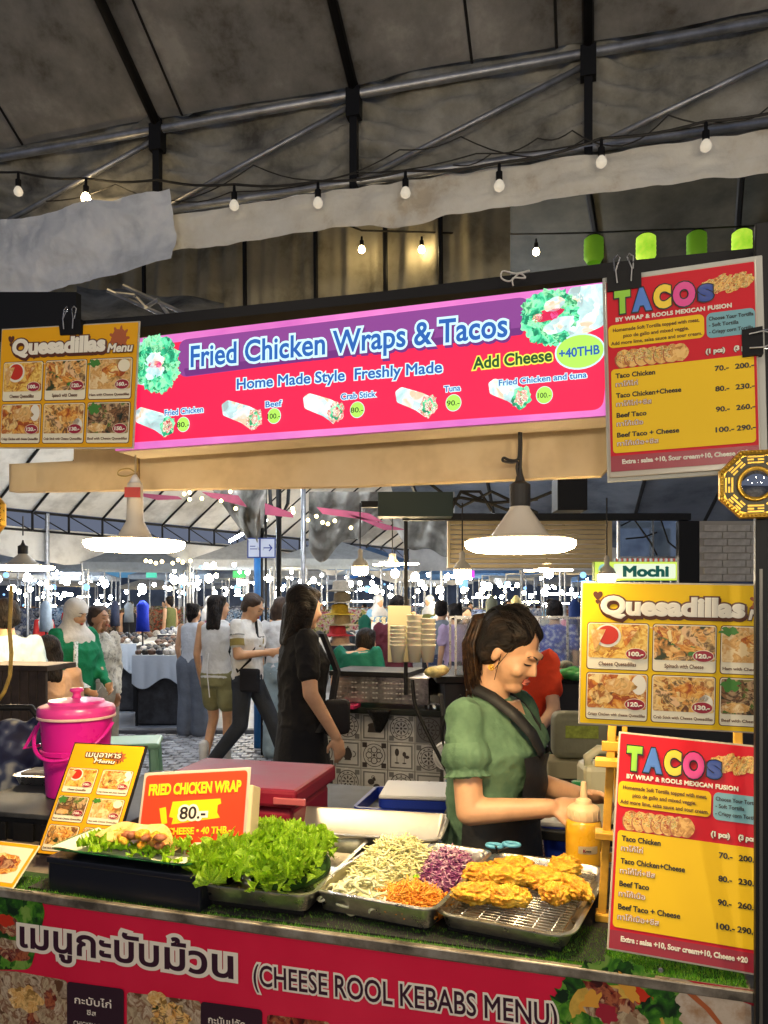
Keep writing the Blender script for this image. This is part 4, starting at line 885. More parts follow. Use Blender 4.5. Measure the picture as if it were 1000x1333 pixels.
# lettuce leaves
def leafmesh(seed):
    q = MB(); rd = random.Random(seed); k1, k2 = rd.randint(4, 6), rd.randint(9, 13); p1, p2 = rd.uniform(0, 6), rd.uniform(0, 6); cup = rd.uniform(.1, .5)
    def fn(u, v):
        a = -1.9 + 3.8 * u; r = .05 + .95 * v; L = 1 + .12 * math.sin(k1 * a + p1) + .07 * math.sin(k2 * 1.7 * a)
        ru = r ** 2.2
        x = math.sin(a) * r * L * .75; y = math.cos(a) * r * L * (.95)
        z = cup * r * r * .6 + ru * (.2 * math.sin(k1 * a * 1.4 + p1) + .24 * math.sin(k2 * a + p2) + .14 * math.sin(2.1 * k2 * a + p1 + 4 * r))
        return Vector((x + .06 * ru * math.sin(k2 * a * 1.3), y, z))
    q.sheet(fn, 56, 8); return q.mesh('leaf', M_leaf, True)
M_leaf = mat('lettuce leaf', (.2, .45, .03), .38, cols=[(.06, .22, .005), (.24, .5, .012), (.42, .66, .025), (.6, .76, .07)], vs=22, det=5, bump=.25, bs=70)
def add_transl(m, w=.25):
    nt = m.node_tree; b = nt.nodes['Principled BSDF']; o = [n for n in nt.nodes if n.type == 'OUTPUT_MATERIAL'][0]
    tr = nt.nodes.new('ShaderNodeBsdfTranslucent'); mx = nt.nodes.new('ShaderNodeMixShader'); mx.inputs[0].default_value = w
    src = b.inputs['Base Color'].links[0].from_socket if b.inputs['Base Color'].links else None
    if src: nt.links.new(src, tr.inputs[0])
    nt.links.new(b.outputs[0], mx.inputs[1]); nt.links.new(tr.outputs[0], mx.inputs[2]); nt.links.new(mx.outputs[0], o.inputs[0])
add_transl(M_leaf)
LV = [leafmesh(i) for i in range(8)]
heap = empty('lettuce_heap', tl_t.location + Vector((0, 0, .004)), tl_t.rotation_euler.z, 'heap of bright green curly lettuce filling its tray', 'lettuce')
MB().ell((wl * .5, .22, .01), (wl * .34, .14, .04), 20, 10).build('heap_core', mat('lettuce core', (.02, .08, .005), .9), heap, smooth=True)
rn = random.Random(21)
for i in range(330):
    u = rn.uniform(-1, 1); v = rn.uniform(-1, 1)
    if u * u + v * v > 1.05: continue
    zz = .03 + .07 * math.sqrt(max(0, 1 - .8 * (u * u + v * v)))
    x = wl * .5 + u * wl * .56 - .045; y = .17 + v * .2 - .02
    rot = Euler((R(rn.uniform(-10, 60) - v * 35), R(rn.uniform(-40, 40) + u * 40), rn.uniform(0, 6.28)))
    link('leaf', LV[i % 8], heap, (x, y, zz), rot, rn.uniform(.024, .044))
o = link('leaf', LV[2], heap, (-.02, .05, .03), Euler((R(70), R(-30), R(110))), .055)
# strands
def strands(name, label, cat, parent_t, boxes, n, m, L, r, seed, curl=.6, core=None):
    t = empty(name, parent_t.location + Vector((0, 0, .006)), parent_t.rotation_euler.z, label, cat); q = MB(); rd = random.Random(seed)
    for i in range(n):
        cx, cy, rx, ry, h = boxes[i % len(boxes)]
        a = rd.uniform(0, 6.28); k = math.sqrt(rd.random()); x, y = cx + rx * k * math.cos(a), cy + ry * k * math.sin(a)
        z = .01 + h * (1 - k * k) * rd.uniform(.75, 1.05); d = Vector((rd.uniform(-1, 1), rd.uniform(-1, 1), rd.uniform(-.35, .45))).normalized(); l = L * rd.uniform(.5, 1.2)
        nrm = d.cross(Vector((rd.uniform(-1, 1), rd.uniform(-1, 1), 1))).normalized(); pts = []
        for j in range(6):
            s_ = j / 5 - .5; pts.append(Vector((x, y, z)) + d * l * s_ + nrm * l * curl * (s_ * s_ - .1) * (1 if i % 2 else -1))
        for p_ in pts: p_.z = max(p_.z, .004)
        q.tube(pts, r * rd.uniform(.7, 1.2), 4, flat=.55)
    q.build('shreds', m, t, smooth=True)['kind'] = 'stuff'
    c = MB()
    for cx, cy, rx, ry, h in boxes: c.ell((cx, cy, .004), (rx * .95, ry * .95, h * .88), 16, 8)
    if len(boxes) == 1: c.build('mound', core or m, t, smooth=True)
    return t
strands('cabbage_heap', 'pale shredded white cabbage at the back of its tray', 'shredded cabbage', tv_t, [(.1, .24, .105, .15, .085)], 1100, mat('cabbage', (.72, .68, .36), .4, cols=[(.7, .66, .24), (.88, .82, .4), (.93, .89, .6)], vs=40), .05, .0028, 1, core=mat('cabbage core', (.5, .5, .22), .6))
strands('red_cabbage_heap', 'purple shredded red cabbage in the tray corner', 'shredded red cabbage', tv_t, [(.22, .27, .075, .125, .068)], 800, mat('red cabbage', (.3, .05, .2), .4, cols=[(.12, .01, .09), (.28, .05, .2), (.6, .36, .45), (.75, .6, .6)], vs=60), .034, .0022, 2, core=mat('red core', (.14, .02, .1), .6))
strands('carrot_heap', 'orange grated carrot at the front of its tray', 'grated carrot', tv_t, [(.205, .09, .085, .075, .042)], 650, mat('carrot', (.85, .28, .02), .4, cols=[(.75, .2, .01), (.9, .36, .03), (.92, .5, .08)], vs=60), .036, .0019, 3, core=mat('carrot core', (.7, .2, .01), .6))
oh = empty('onion_heap', tv_t.location + Vector((0, 0, .004)), tv_t.rotation_euler.z, 'sliced white onion rings at the front left of their tray', 'sliced onion'); rn = random.Random(4)
M_on = mat('onion', (.72, .7, .42), .3, cols=[(.6, .6, .3), (.8, .78, .5), (.85, .85, .65)], vs=30, coat=.2); MB().ell((.085, .075, .0), (.075, .06, .03), 16, 8).build('mound', M_on, oh, smooth=True)
orr = MB(); 
for i in range(8):
    q = MB(); rr = .012 + .004 * (i % 4); n = 22; ar = 4.2 + (i % 3)
    q.tube([(rr * math.cos(ar * k / n), rr * .8 * math.sin(ar * k / n), .004 * math.sin(k * .5)) for k in range(n)], .0022, 6, flat=1.6)
    me = q.mesh('slice', M_on, True)
    for j in range(9):
        u, v = rn.uniform(-1, 1), rn.uniform(-1, 1); link('slice', me, oh, (.085 + .07 * u, .075 + .055 * v, .018 + .03 * max(0, 1 - u * u - v * v)), (rn.uniform(-.6, .6), rn.uniform(-.6, .6), rn.uniform(0, 6)))
MB().ell((.19, .15, .05), (.008, .01, .004), 8, 5).build('sprig', M_leaf, oh)
# wire rack and chicken
rk = empty('wire_rack', tc_t.location + Vector((0, 0, .012)), tc_t.rotation_euler.z, 'steel cooling rack inside the fried chicken tray', 'rack')
q = MB(); q.tube([(p.x, p.y, .008) for p in rr_ring(wc, .43, .03, .022, 0)] + [tuple(rr_ring(wc, .43, .03, .022, 0)[0][:2]) + (.008,)], .0024, 6); q.build('rim_wire', M_sst, rk, smooth=True)
wx = MB().tube([(.024, 0, 0), (wc - .024, 0, 0)], .0013, 6).mesh('wire', M_sst, True); wy = MB().tube([(0, .024, 0), (0, .406, 0)], .0018, 6).mesh('wire', M_sst, True)
for i in range(26): link('wire', wx, rk, (0, .036 + i * .0145, .009))
for i in range(6): link('wire', wy, rk, (.045 + i * (wc - .09) / 5, 0, .0065))
for i in range(4): MB().tube([(.05 + (i % 2) * (wc - .1), .05 + (i // 2) * .33, .008), (.05 + (i % 2) * (wc - .1), .05 + (i // 2) * .33, -.008)], .002, 6).build('leg', M_sst, rk)
M_ch = mat('fried crust', (.72, .36, .03), .5, cols=[(.34, .1, .008), (.68, .3, .014), (.84, .47, .03), (.92, .64, .12)], vs=26, det=9, bump=.5, bs=150, sub=.12)
def chicken(x, y, a, b, h, rot, i, z=.972, zoff=0):
    p = on_z(x, y, z); t = MB(); bm = bmesh.new(); bmesh.ops.create_icosphere(bm, subdivisions=5, radius=1)
    for v in bm.verts:
        n = v.co.copy(); d = .86 + .2 * noise.noise(n * 1.5 + Vector((i, 0, 0))) + .36 * abs(noise.noise(n * 2.3 + Vector((0, i, 0)))) + .2 * abs(noise.noise(n * 5.5 + Vector((i, i, 0)))) + .09 * abs(noise.noise(n * 13)) + .04 * noise.noise(n * 30)
        v.co = Vector((n.x * a * d, n.y * b * d, n.z * h * d + h * .55))
    me = bpy.data.meshes.new('crust'); bm.to_mesh(me); bm.free(); me.materials.append(M_ch); me.polygons.foreach_set('use_smooth', [True] * len(me.polygons))
    o = link('fried_chicken', me, None, (p.x, p.y, z - .02 + zoff), (0, 0, rot)); tag(o, CL[i], 'fried chicken', 'pieces of fried chicken on the rack'); return o
CL = ['long golden chicken piece at the front left of the rack', 'golden chicken piece lying across the front middle of the rack', 'chicken piece at the back left corner of the rack', 'chicken piece at the back middle of the rack next to the scissors', 'broad chicken piece in the centre right of the rack', 'curled chicken piece at the right end of the rack', 'lumpy chicken piece hanging down front right of the centre', 'small chicken piece stacked on top in the middle', 'chicken piece at the far back right by the sauce bottle']
for i, a in enumerate(((620, 1157, .05, .032, .022, .2), (662, 1162, .045, .03, .022, -.3), (627, 1130, .045, .035, .02, .6), (668, 1124, .05, .035, .022, .1), (705, 1140, .05, .04, .024, -.2), (748, 1150, .024, .06, .022, .25), (722, 1158, .03, .035, .022, .5), (655, 1138, .055, .038, .024, .1, .978), (735, 1124, .04, .05, .022, -.5))): chicken(*a[:6], i, *a[6:])
rn = random.Random(2)
for k in range(7):
    p = on_z(rn.uniform(600, 700), rn.uniform(1168, 1190), .9285); o = link('crumb', MB().ell((0, 0, 0), (.003, .0025, .002), 7, 5).mesh('crumb', M_ch), None, p); tag(o, 'small golden crumb fallen on the tray under the rack', 'crumb', 'crumbs on the chicken tray')
# scissors
sc_ = empty('scissors', on_z(655, 1100, .965), R(-20), 'blue handled scissors lying at the back of the chicken tray', 'scissors')
Mbl = mat('scissor blue', (.12, .42, .62), .35)
for s in (-1, 1):
    n = 24; q = MB(); q.tube([(s * .022 + .021 * math.cos(6.283 * k / n), .014 * math.sin(6.283 * k / n), .004 * s) for k in range(n + 1)], .005, 8); q.build('handle', Mbl, sc_, smooth=True)
    MB().add([(s * .02, -.014, 0), (s * .012, -.02, 0), (-s * .006, -.09, 0), (s * .006, -.04, 0), (s * .02, -.014, .002), (s * .012, -.02, .002), (-s * .006, -.09, .002), (s * .006, -.04, .002)], [(3, 2, 1, 0), (4, 5, 6, 7), (0, 1, 5, 4), (1, 2, 6, 5), (2, 3, 7, 6), (3, 0, 4, 7)]).build('blade', M_sst, sc_)
# squeeze bottle
sb = empty('sauce_bottle', px(760, 1126, 2.02).xy.to_3d() + Vector((0, 0, .8957)), 0, 'yellow mustard squeeze bottle with pale cap', 'bottle'); sb.scale = (1.1,) * 3
M_mus = mat('mustard', (.8, .42, .02), .3, coat=.3, sub=.1, var=.04, vs=10)
MB().lathe([(.036, 0), (.041, .004), (.042, .03), (.0425, .1), (.041, .118), (.034, .128)], 30).build('bottle_body', M_mus, sb, smooth=True)
MB().lathe([(.0415, .0), (.0425, .003), (.0425, .012)], 30, cap=False).build('foot_band', mat('sauce base', (.5, .17, .03), .5), sb, smooth=True)  # darker band round the foot of the bottle
M_cap = mat('cap plastic', (.85, .6, .34), .35, sub=.1)
q = MB(); q.lathe([(.036, .124), (.038, .127), (.038, .15), (.034, .155), (.02, .162), (.018, .17), (.009, .176), (.0065, .212), (.004, .214)], 30); q.build('cap', M_cap, sb, smooth=False, angle=40)
for k in range(30): a = 6.283 * k / 30; MB().box(.0375, -.0012, .129, .0392, .0012, .149, Matrix.Rotation(a, 4, 'Z')).build('cap_rib', M_cap, sb) if k % 2 == 0 else None
l = MB(); rg = [[Vector((.0429 * math.sin(a), -.0429 * math.cos(a), .062 + zz)) for zz in (-.009, -.008, .008, .009)] for a in [(-.55 + 1.1 * k / 12) for k in range(13)]]
for k in range(13):
    e = .004 if k in (0, 12) else 0; rg[k][0].z += e; rg[k][3].z -= e
l.rings(rg, cap=False); l.build('paper_label', mat('label cream', (.85, .7, .45), .4), sb)
pl = Panel(sb, 1, -.0436); pl.text('K', -.013, -.058, .007, K['dred'], 1, w=.05); pl.text('roma', -.006, -.059, .004, K['ink'], 1, w=.03)
# black box and green plate with a wrap
a = on_z(62, 1160, .8957); b = on_z(261, 1190, .8957); wbx = (b - a).length; rz = math.atan2((b - a).y, (b - a).x)
bb = empty('black_box', a, rz, 'black plastic box carrying the green plate', 'box')
MB().bbox(0, 0, 0, wbx, .2, .082, .006).build('box_body', mat('navy black plastic', (.008, .009, .016), .3), bb); MB().bbox(-.003, -.003, .07, wbx + .003, .203, .0845, .003).build('box_rim', mat('navy black plastic', (0, 0, 0)), bb)
pt = empty('green_plate', bb.matrix_basis @ Vector((0, 0, 0)) + Vector((0, 0, .0845)), rz, 'square green plate lined with white paper', 'plate')
MB().rings([rr_ring(.4, .2, .03, i, z) for i, z in ((.05, 0), (.0, .018), (-.004, .022), (.003, .022), (.052, .004))]).build('plate_body', mat('green melamine', (.02, .16, .04), .3, coat=.4), pt, angle=50)
def paper(u, v):
    x = .01 + .38 * u; y = -.002 + .2 * v; e = max(abs(u - .5), abs(v - .5)) * 2
    return Vector((x, y, .006 + .019 * max(0, (e - .68) / .32) ** 1.0 + .002 * math.sin(u * 20) * e))
MB().sheet(paper, 24, 16).build('paper_liner', mat('greaseproof paper', (.75, .72, .6), .6, var=.06, vs=10), pt, smooth=True)
wr = empty('chicken_wrap', pt.location + Vector((0, 0, .01)), rz, 'fried chicken wrap folded over lettuce on the green plate', 'wrap')
rn = random.Random(8)
for i in range(40): link('leaf', LV[i % 8], wr, (rn.uniform(.06, .33), rn.uniform(.04, .12), rn.uniform(.004, .02)), Euler((R(rn.uniform(-10, 60)), R(rn.uniform(-30, 30)), rn.uniform(0, 6.28))), rn.uniform(.018, .036))
M_tor = mat('toasted tortilla', (.75, .5, .18), .5, cols=[(.5, .24, .05), (.75, .5, .16), (.85, .66, .32)], vs=18, det=6, bump=.2, bs=40)
def tor(u, v):
    a = math.pi * u; r = .095 * (1 - .0 * v)
    return Vector((.2 + r * math.cos(a) * (1.15), .1 - .04 + .05 * math.sin(a) * v * 1.3, .028 + .03 * math.sin(a) * v + .006 * math.sin(v * 9 + a * 5)))
MB().sheet(tor, 24, 10).build('tortilla', M_tor, wr, smooth=True)
def tor2(u, v):
    a = math.pi * u; return Vector((.2 + .11 * math.cos(a), .06 + .04 * v + .05 * math.sin(a) * v, .012 + .014 * math.sin(a) * (1 - v) + .003 * math.sin(a * 9)))
MB().sheet(tor2, 24, 8).build('tortilla', M_tor, wr, smooth=True)
for i in range(14):
    bm = MB(); bm.ell((0, 0, 0), (.018, .011, .009), 12, 8, fn=lambda v: v * (1 + .3 * noise.noise(v * 90 + Vector((i, 0, 0))))); o = bm.build('filling', M_ch if i % 3 else mat('filling meat', (.3, .1, .04), .5, var=.4, vs=60), wr, smooth=True); o.location = (rn.uniform(.11, .29), rn.uniform(.05, .09), rn.uniform(.022, .048)); o.rotation_euler = (0, 0, rn.uniform(0, 3))
# red card in a clear stand
def basis(o, bl, tl, tr):
    z = (tl - bl).normalized(); x = (tr - tl).normalized(); x = (x - z * x.dot(z)).normalized(); y = z.cross(x); o.rotation_euler = Matrix((x, y, z)).transposed().to_euler(); o.location = tl
a, b, c = px(176, 1103, 1.93), px(188, 1006, 2.0), px(325, 1013, 1.9)
rc, p = board('price_card', 'red fried chicken wrap price card in a clear stand', 'price card', b, (0, 0, 0), 200, 150, .003, sc=(c - b).length / 200); basis(rc, a, b, c); p.sc = (c - b).length / 200
p.rect(5, 5, 195, 147, K['org'] if 0 else mat('card red', (.78, .05, .012), .3, coat=.3), 1, 6, 'printed_field')
p.text('FRIED CHICKEN WRAP', 14, 38, 17, K['yel'], 3, width=172, w=.045, out=K['thb'], ow=.03)
p.poly([(62, 50), (150, 48), (152, 56), (146, 58), (146, 70), (152, 78), (64, 86), (66, 76), (58, 74)], K['yel'], 2, 'paint_stroke'); p.text('80.-', 78, 78, 19, K['ink'], 4, width=48, w=.02, out=K['wht'], ow=.13)
p.poly([(38, 60), (50, 58), (56, 84), (46, 86), (42, 74)], K['yel'], 2, 'paint_stroke'); p.text('ADD CHEESE • 40 THB.-', 22, 102, 10, K['yel'], 3, width=152, w=.04, out=K['thb'], ow=.03)
for u in (8, 104): p.rect(u, 115, u + 88, 149, K['crm'], 3, 8, 'card_edge'); p.rect(u + 3, 120, u + 85, 149, FB[1], 4, 6, 'food_photo'); p.ell(u + 46, 138, 30, 11, FT, 5, 'food_photo', .12, 24, int(u))
MB().box(6, 2, -152, 194, 26, -146, None).build('stand_foot', M_lam, rc).scale = (p.sc,) * 3
MB().bbox(186, 1, -152, 206, 30, -28, 3).build('napkin_holder', mat('cream plastic', (.6, .5, .3), .4), rc).scale = (p.sc,) * 3
# the scaled board sheet was built in units already
# yellow menu in black frame
a, b, c = px(46, 1112, 2.05), px(97, 966, 2.2), px(190, 976, 2.12)
mc, p = board('menu_card', 'narrow yellow thai food menu in black frame leaning behind the plate', 'menu card', b, (0, 0, 0), 130, (b - a).length * 130 / (c - b).length, .006, M_blk, sc=(c - b).length / 130); basis(mc, a, b, c); p.sc = (c - b).length / 130; sy = (b - a).length / 230
class P3(Panel):
    def _p(s, u, v, l): return Vector((u * s.sc, s.y - .0005 * l, -v * sy))
p = P3(mc, p.sc); p.rect(3, 3, 127, 227, K['amb'], 1, 2, 'printed_field'); splat(p, 88, 28, 12)
p.text('เมนูอาหาร', 30, 30, 11, K['wht'], 5, width=62, w=.02, out=K['brn'], ow=.1, name='title'); p.text('Menu', 48, 42, 8, K['wht'], 6, width=36, w=.03, sh=.2, out=K['brn'], ow=.07, name='title')
for i in range(6): card(p, 8 + (i % 2) * 61, 55 + 58 * (i // 2), 52, 50, (0, 3, 5, 2, 4, 1)[i], *(QI[0], QI[3], QI[5], QI[2], QI[4], QI[1])[i])
# flat yellow card at the far left
fc = empty('menu_card', on_z(-25, 1140, .8975), -TH, 'flat yellow printed card lying on the turf at the left edge', 'menu card'); fc.rotation_euler = (R(-50), 0, -TH); fc.location = on_z(-40, 1150, .8975) + Vector((0, .06, .075))
MB().bbox(0, .0006, -.1, .17, .004, .02, .001).build('sheet', K['crm'], fc); p = Panel(fc, .001); p.rect(2, -18, 168, 98, K['amb'], 1, 3, 'printed_field'); p.rect(10, -8, 160, 88, K['crm'], 2, 3, 'food_photo'); p.ell(95, 42, 55, 30, FQ[3], 3, 'food_photo', .06); p.ell(100, 40, 40, 16, FB[3], 4, 'food_photo', .15)

# ================================================================== BEHIND THE COUNTER
pt_ = empty('side_table', st(-1.5, .68, 0), -TH, 'dark metal side table behind the counter carrying bucket and cool box', 'table')
MB().bbox(0, 0, .83, 1.45, .75, .86, .004).build('table_top', mat('dark sheet metal', (.035, .037, .042), .6, .1, var=.5, vs=14), pt_)
for x, y in ((.03, .03), (1.4, .03), (.03, .7), (1.4, .7)): MB().box(x, y, 0, x + .03, y + .03, .83).build('leg', M_dark, pt_)
q = empty('tabletop_shelf', on_z(-90, 1052, .93), R(-14), 'black crate under the pink bucket', 'crate')
a = px(-60, 1060, 2.35); q.location = (a.x, a.y, .8605)
MB().bbox(0, 0, 0, .6, .42, .1, .004).build('crate_body', M_dark, q); MB().bbox(-.01, -.01, .1, .61, .43, .115, .003).build('crate_lid', mat('dark sheet metal', (0, 0, 0)), q)
for k in range(6): MB().bbox(.03 + k * .095, -.012, .02, .1 + k * .095, -.002, .085, .002).build('slat', M_blk, q)
# bucket
bk = empty('bucket', px(100, 1020, 2.52).xy.to_3d() + Vector((0, 0, .976)), R(-10), 'bright pink plastic bucket with lid and carrying handle', 'bucket')
M_pk = mat('pink plastic', (.72, .015, .33), .28, coat=.25, sub=.08, var=.03, vs=4); M_pk2 = mat('lid pink', (.75, .05, .33), .3, coat=.25, sub=.08)
MB().lathe([(.088, 0), (.094, .004), (.1, .1), (.108, .2), (.112, .245), (.117, .248), (.117, .258)], 40).build('bucket_body', M_pk, bk, angle=35)
MB().lathe([(.119, .252), (.121, .256), (.121, .278), (.116, .288), (.09, .298), (.085, .306), (.06, .31), (.03, .314), (.001, .315)], 40).build('lid', M_pk2, bk, angle=35)
MB().lathe([(.1205, .25), (.1225, .252), (.1225, .258), (.1205, .26)], 40, cap=False).build('lid_seal', mat('pale pink', (.8, .55, .5), .4), bk)
MB().lathe([(.018, .312), (.012, .322), (.012, .33), (.022, .336), (.02, .345), (.001, .347)], 20).build('lid_knob', M_pk2, bk, smooth=True)
n = 40; pts = [Vector((.127 * math.cos(math.pi * k / n), -.127 * math.sin(math.pi * k / n) * 1.02, .236 - .105 * math.sin(math.pi * k / n))) for k in range(n + 1)]
MB().tube(pts, .0065, 8, flat=.8).build('handle', M_pk, bk, smooth=True)
MB().tube([(-.11, -.03, .16), (-.155, -.05, .15), (-.13, -.02, .22)], .006, 8).build('handle_arm', M_pk, bk, smooth=True)
MB().lathe([(.106, .135), (.113, .138), (.113, .15), (.107, .153)], 40, cap=False).build('ring', M_pk, bk, angle=35)
# maroon cool box
cb = empty('cool_box', on_z(334, 1026, 1.05).xy.to_3d() + Vector((0, 0, .8605)), R(-14), 'maroon cool box with flat lid behind the counter', 'cool box')
M_mar = mat('maroon plastic', (.2, .01, .03), .5, spec=.2, coat=.0, var=.15, vs=5)
MB().bbox(-.34, 0, 0, .11, .36, .135, .02).build('box_body', M_mar, cb); MB().bbox(-.36, -.015, .138, .13, .375, .192, .012).build('lid', M_mar, cb)
MB().bbox(.06, -.02, .15, .16, -.01, .17, .003).build('latch', mat('pale maroon', (.45, .1, .12), .4), cb); MB().bbox(-.37, -.05, .0, .14, -.025, .02, .004).build('base_strip', mat('pale grey', (.4, .38, .34), .5), cb)
# blue tubs
def tub(x, y, z, w, l, h, rz, label, lid=True):
    t = empty('storage_tub', on_z(x, y, z + h).xy.to_3d() + Vector((0, 0, z)), rz, label, 'tub')
    MB().rings([rr_ring(w, l, .02, i, zz) for i, zz in ((.012, 0), (0, h * .85), (-.008, h * .86), (-.008, h), (.004, h), (.012, h * .1))]).build('tub_body', mat('royal blue plastic', (.01, .03, .28), .35, coat=.2), t, angle=40)
    if lid: MB().bbox(-.005, -.005, h * 1.0 + .001, w + .005, l + .005, h + .014, .005).build('lid', mat('milky lid', (.5, .5, .52), .4), t)
    return t
st2 = empty('side_table', st(-.1, .98, 0), -TH, 'low steel bench behind the trays carrying blue tubs', 'table'); MB().bbox(0, 0, .7, .9, .45, .73, .004).build('table_top', M_sst, st2)
for x, y in ((.03, .03), (.85, .03), (.03, .4), (.85, .4)): MB().box(x, y, 0, x + .03, y + .03, .7).build('leg', M_dark, st2)
tub(495, 1040, .731, .32, .22, .2, R(-8), 'blue tub with milky lid left of the vendor'); tub(462, 1050, .731, .14, .3, .17, R(-14), 'smaller open blue tub beside the lidded one', False)
tub(706, 1076, .731, .2, .2, .17, R(-12), 'blue tub with lid half hidden behind the sauce bottle')
bf = empty('plastic_bag_tie', on_z(590, 1030, .95), 0, 'small crumpled blue plastic bag on the tub lid', 'bag'); q = MB()
for k in range(6): a = k * 1.1; q.add([(0, 0, 0), (.03 * math.cos(a), .02 * math.sin(a), .03 + .01 * (k % 2)), (.02 * math.cos(a + .8), .02 * math.sin(a + .8), .035)], [(0, 1, 2)])
q.build('bag_film', mat('blue film', (.1, .35, .75), .3), bf)
# cream jug and green pouch right of the vendor
jg = empty('jug', px(786, 1085, 2.45).xy.to_3d() + Vector((0, 0, .9)), 0, 'cream plastic jerrycan behind the yellow easel', 'jerrycan')
MB().bbox(-.07, -.04, 0, .09, .08, .19, .02).build('can_body', mat('cream hdpe', (.62, .58, .38), .4, sub=.1), jg)
MB().tube([(-.05, -.01, .18), (-.055, -.01, .21), (-.02, -.01, .235), (.04, -.01, .235), (.08, -.01, .2)], .015, 10).build('handle', mat('cream hdpe', (0, 0, 0)), jg, smooth=True)
gc = empty('green_bottle', px(752, 1062, 2.3).xy.to_3d() + Vector((0, 0, .9)), 0, 'dark green capped bottle behind the mustard bottle', 'bottle'); MB().lathe([(.02, 0), (.021, .12), (.012, .13)], 16).build('bottle_body', mat('dark green', (.01, .08, .04), .3), gc, smooth=True); MB().lathe([(.018, .124), (.018, .165), (.014, .168)], 16).build('cap', mat('cap green', (.02, .2, .07), .4), gc)
sh = empty('shelf_unit', px(700, 1080, 2.42).xy.to_3d(), -TH, 'low black shelf carrying jerrycan and bottles at the right', 'shelf'); MB().bbox(.0, -.05, .87, .6, .3, .899, .003).build('shelf_board', M_dark, sh)
for x in (.02, .55): MB().box(x, 0, 0, x + .03, .03, .87).build('leg', M_dark, sh)
# ================================================================== PEOPLE
SK = [mat('skin warm', (.62, .35, .2), .5, sub=.12, var=.08, vs=14), mat('skin tan', (.4, .2, .11), .5, sub=.1, var=.08, vs=14), mat('skin light', (.6, .36, .24), .5, sub=.12, var=.08, vs=14)]
M_hair = mat('black hair', (.012, .009, .008), .62, cols=[(.004, .003, .003), (.01, .007, .006), (.03, .019, .013)], vs=60, spec=.22, bump=.7, bs=110, st_=(1, .1, .35)); M_hairb = mat('brown hair', (.045, .024, .013), .65, var=.5, vs=70, st_=(1, .2, .2), bump=.4, bs=90)
def cloth(n, c, **k): return mat('cloth ' + n, c, .85, var=k.pop('var', .12), vs=k.pop('vs', 8), bump=k.pop('bump', .9), bs=k.pop('bs', 9), spec=.25, **k)
V = Vector
FOLD = bpy.data.textures.new('folds', 'MUSGRAVE'); FOLD.noise_scale = .09; FOLD.musgrave_type = 'RIDGED_MULTIFRACTAL'; FOLD.noise_intensity = .5
BASE = dict(hipL=(-.085, 0, .88), hipR=(.085, 0, .88), kneeL=(-.095, .01, .48), kneeR=(.095, .01, .48), ankL=(-.1, -.02, .08), ankR=(.1, -.02, .08), waist=(0, 0, 1.03), chest=(0, .01, 1.23),
            neck=(0, -.01, 1.40), head=(0, .02, 1.515), shL=(-.165, -.01, 1.345), shR=(.165, -.01, 1.345), elL=(-.205, -.03, 1.08), elR=(.205, -.03, 1.08), wrL=(-.2, .03, .85), wrR=(.2, .03, .85))
def hand(q, w, d, pal, k=1, curl=.5, n=8):
    """palm plus five fingers; d pointing, pal palm normal"""
    d = V(d).normalized(); pal = V(pal); pal = (pal - d * pal.dot(d)).normalized(); sd = d.cross(pal).normalized(); w = V(w)
    M = Matrix((sd, d, pal)).transposed().to_4x4()
    q.ell(w + d * .045 * k, (.04 * k, .052 * k, .017 * k), 12, 8, M)
    for i, (o, L) in enumerate(((-.029, .062), (-.01, .072), (.01, .068), (.028, .052))):
        a = w + d * .08 * k + sd * o * k; c = curl * (1 + .1 * i); e = a + (d * math.cos(c * .5) + pal * math.sin(c * .5)) * L * .5 * k; f = e + (d * math.cos(c * 1.4) + pal * math.sin(c * 1.4)) * L * .55 * k
        q.cap(a, e, .0095 * k, .0085 * k, n); q.cap(e, f, .0085 * k, .007 * k, n)
    a = w + d * .02 * k - sd * .03 * k; e = a + (d * .6 - sd * .7 + pal * .3).normalized() * .035 * k; q.cap(a, e, .012 * k, .01 * k, n); q.cap(e, e + (d * .9 - sd * .1 + pal * .4).normalized() * .03 * k, .01 * k, .008 * k, n)
def head_m(J, k, yaw, pitch, roll=0): return Matrix.Translation(V(J['head']) * 1) @ Euler((R(pitch), R(roll), R(yaw))).to_matrix().to_4x4() @ Matrix.Scale(k, 4)
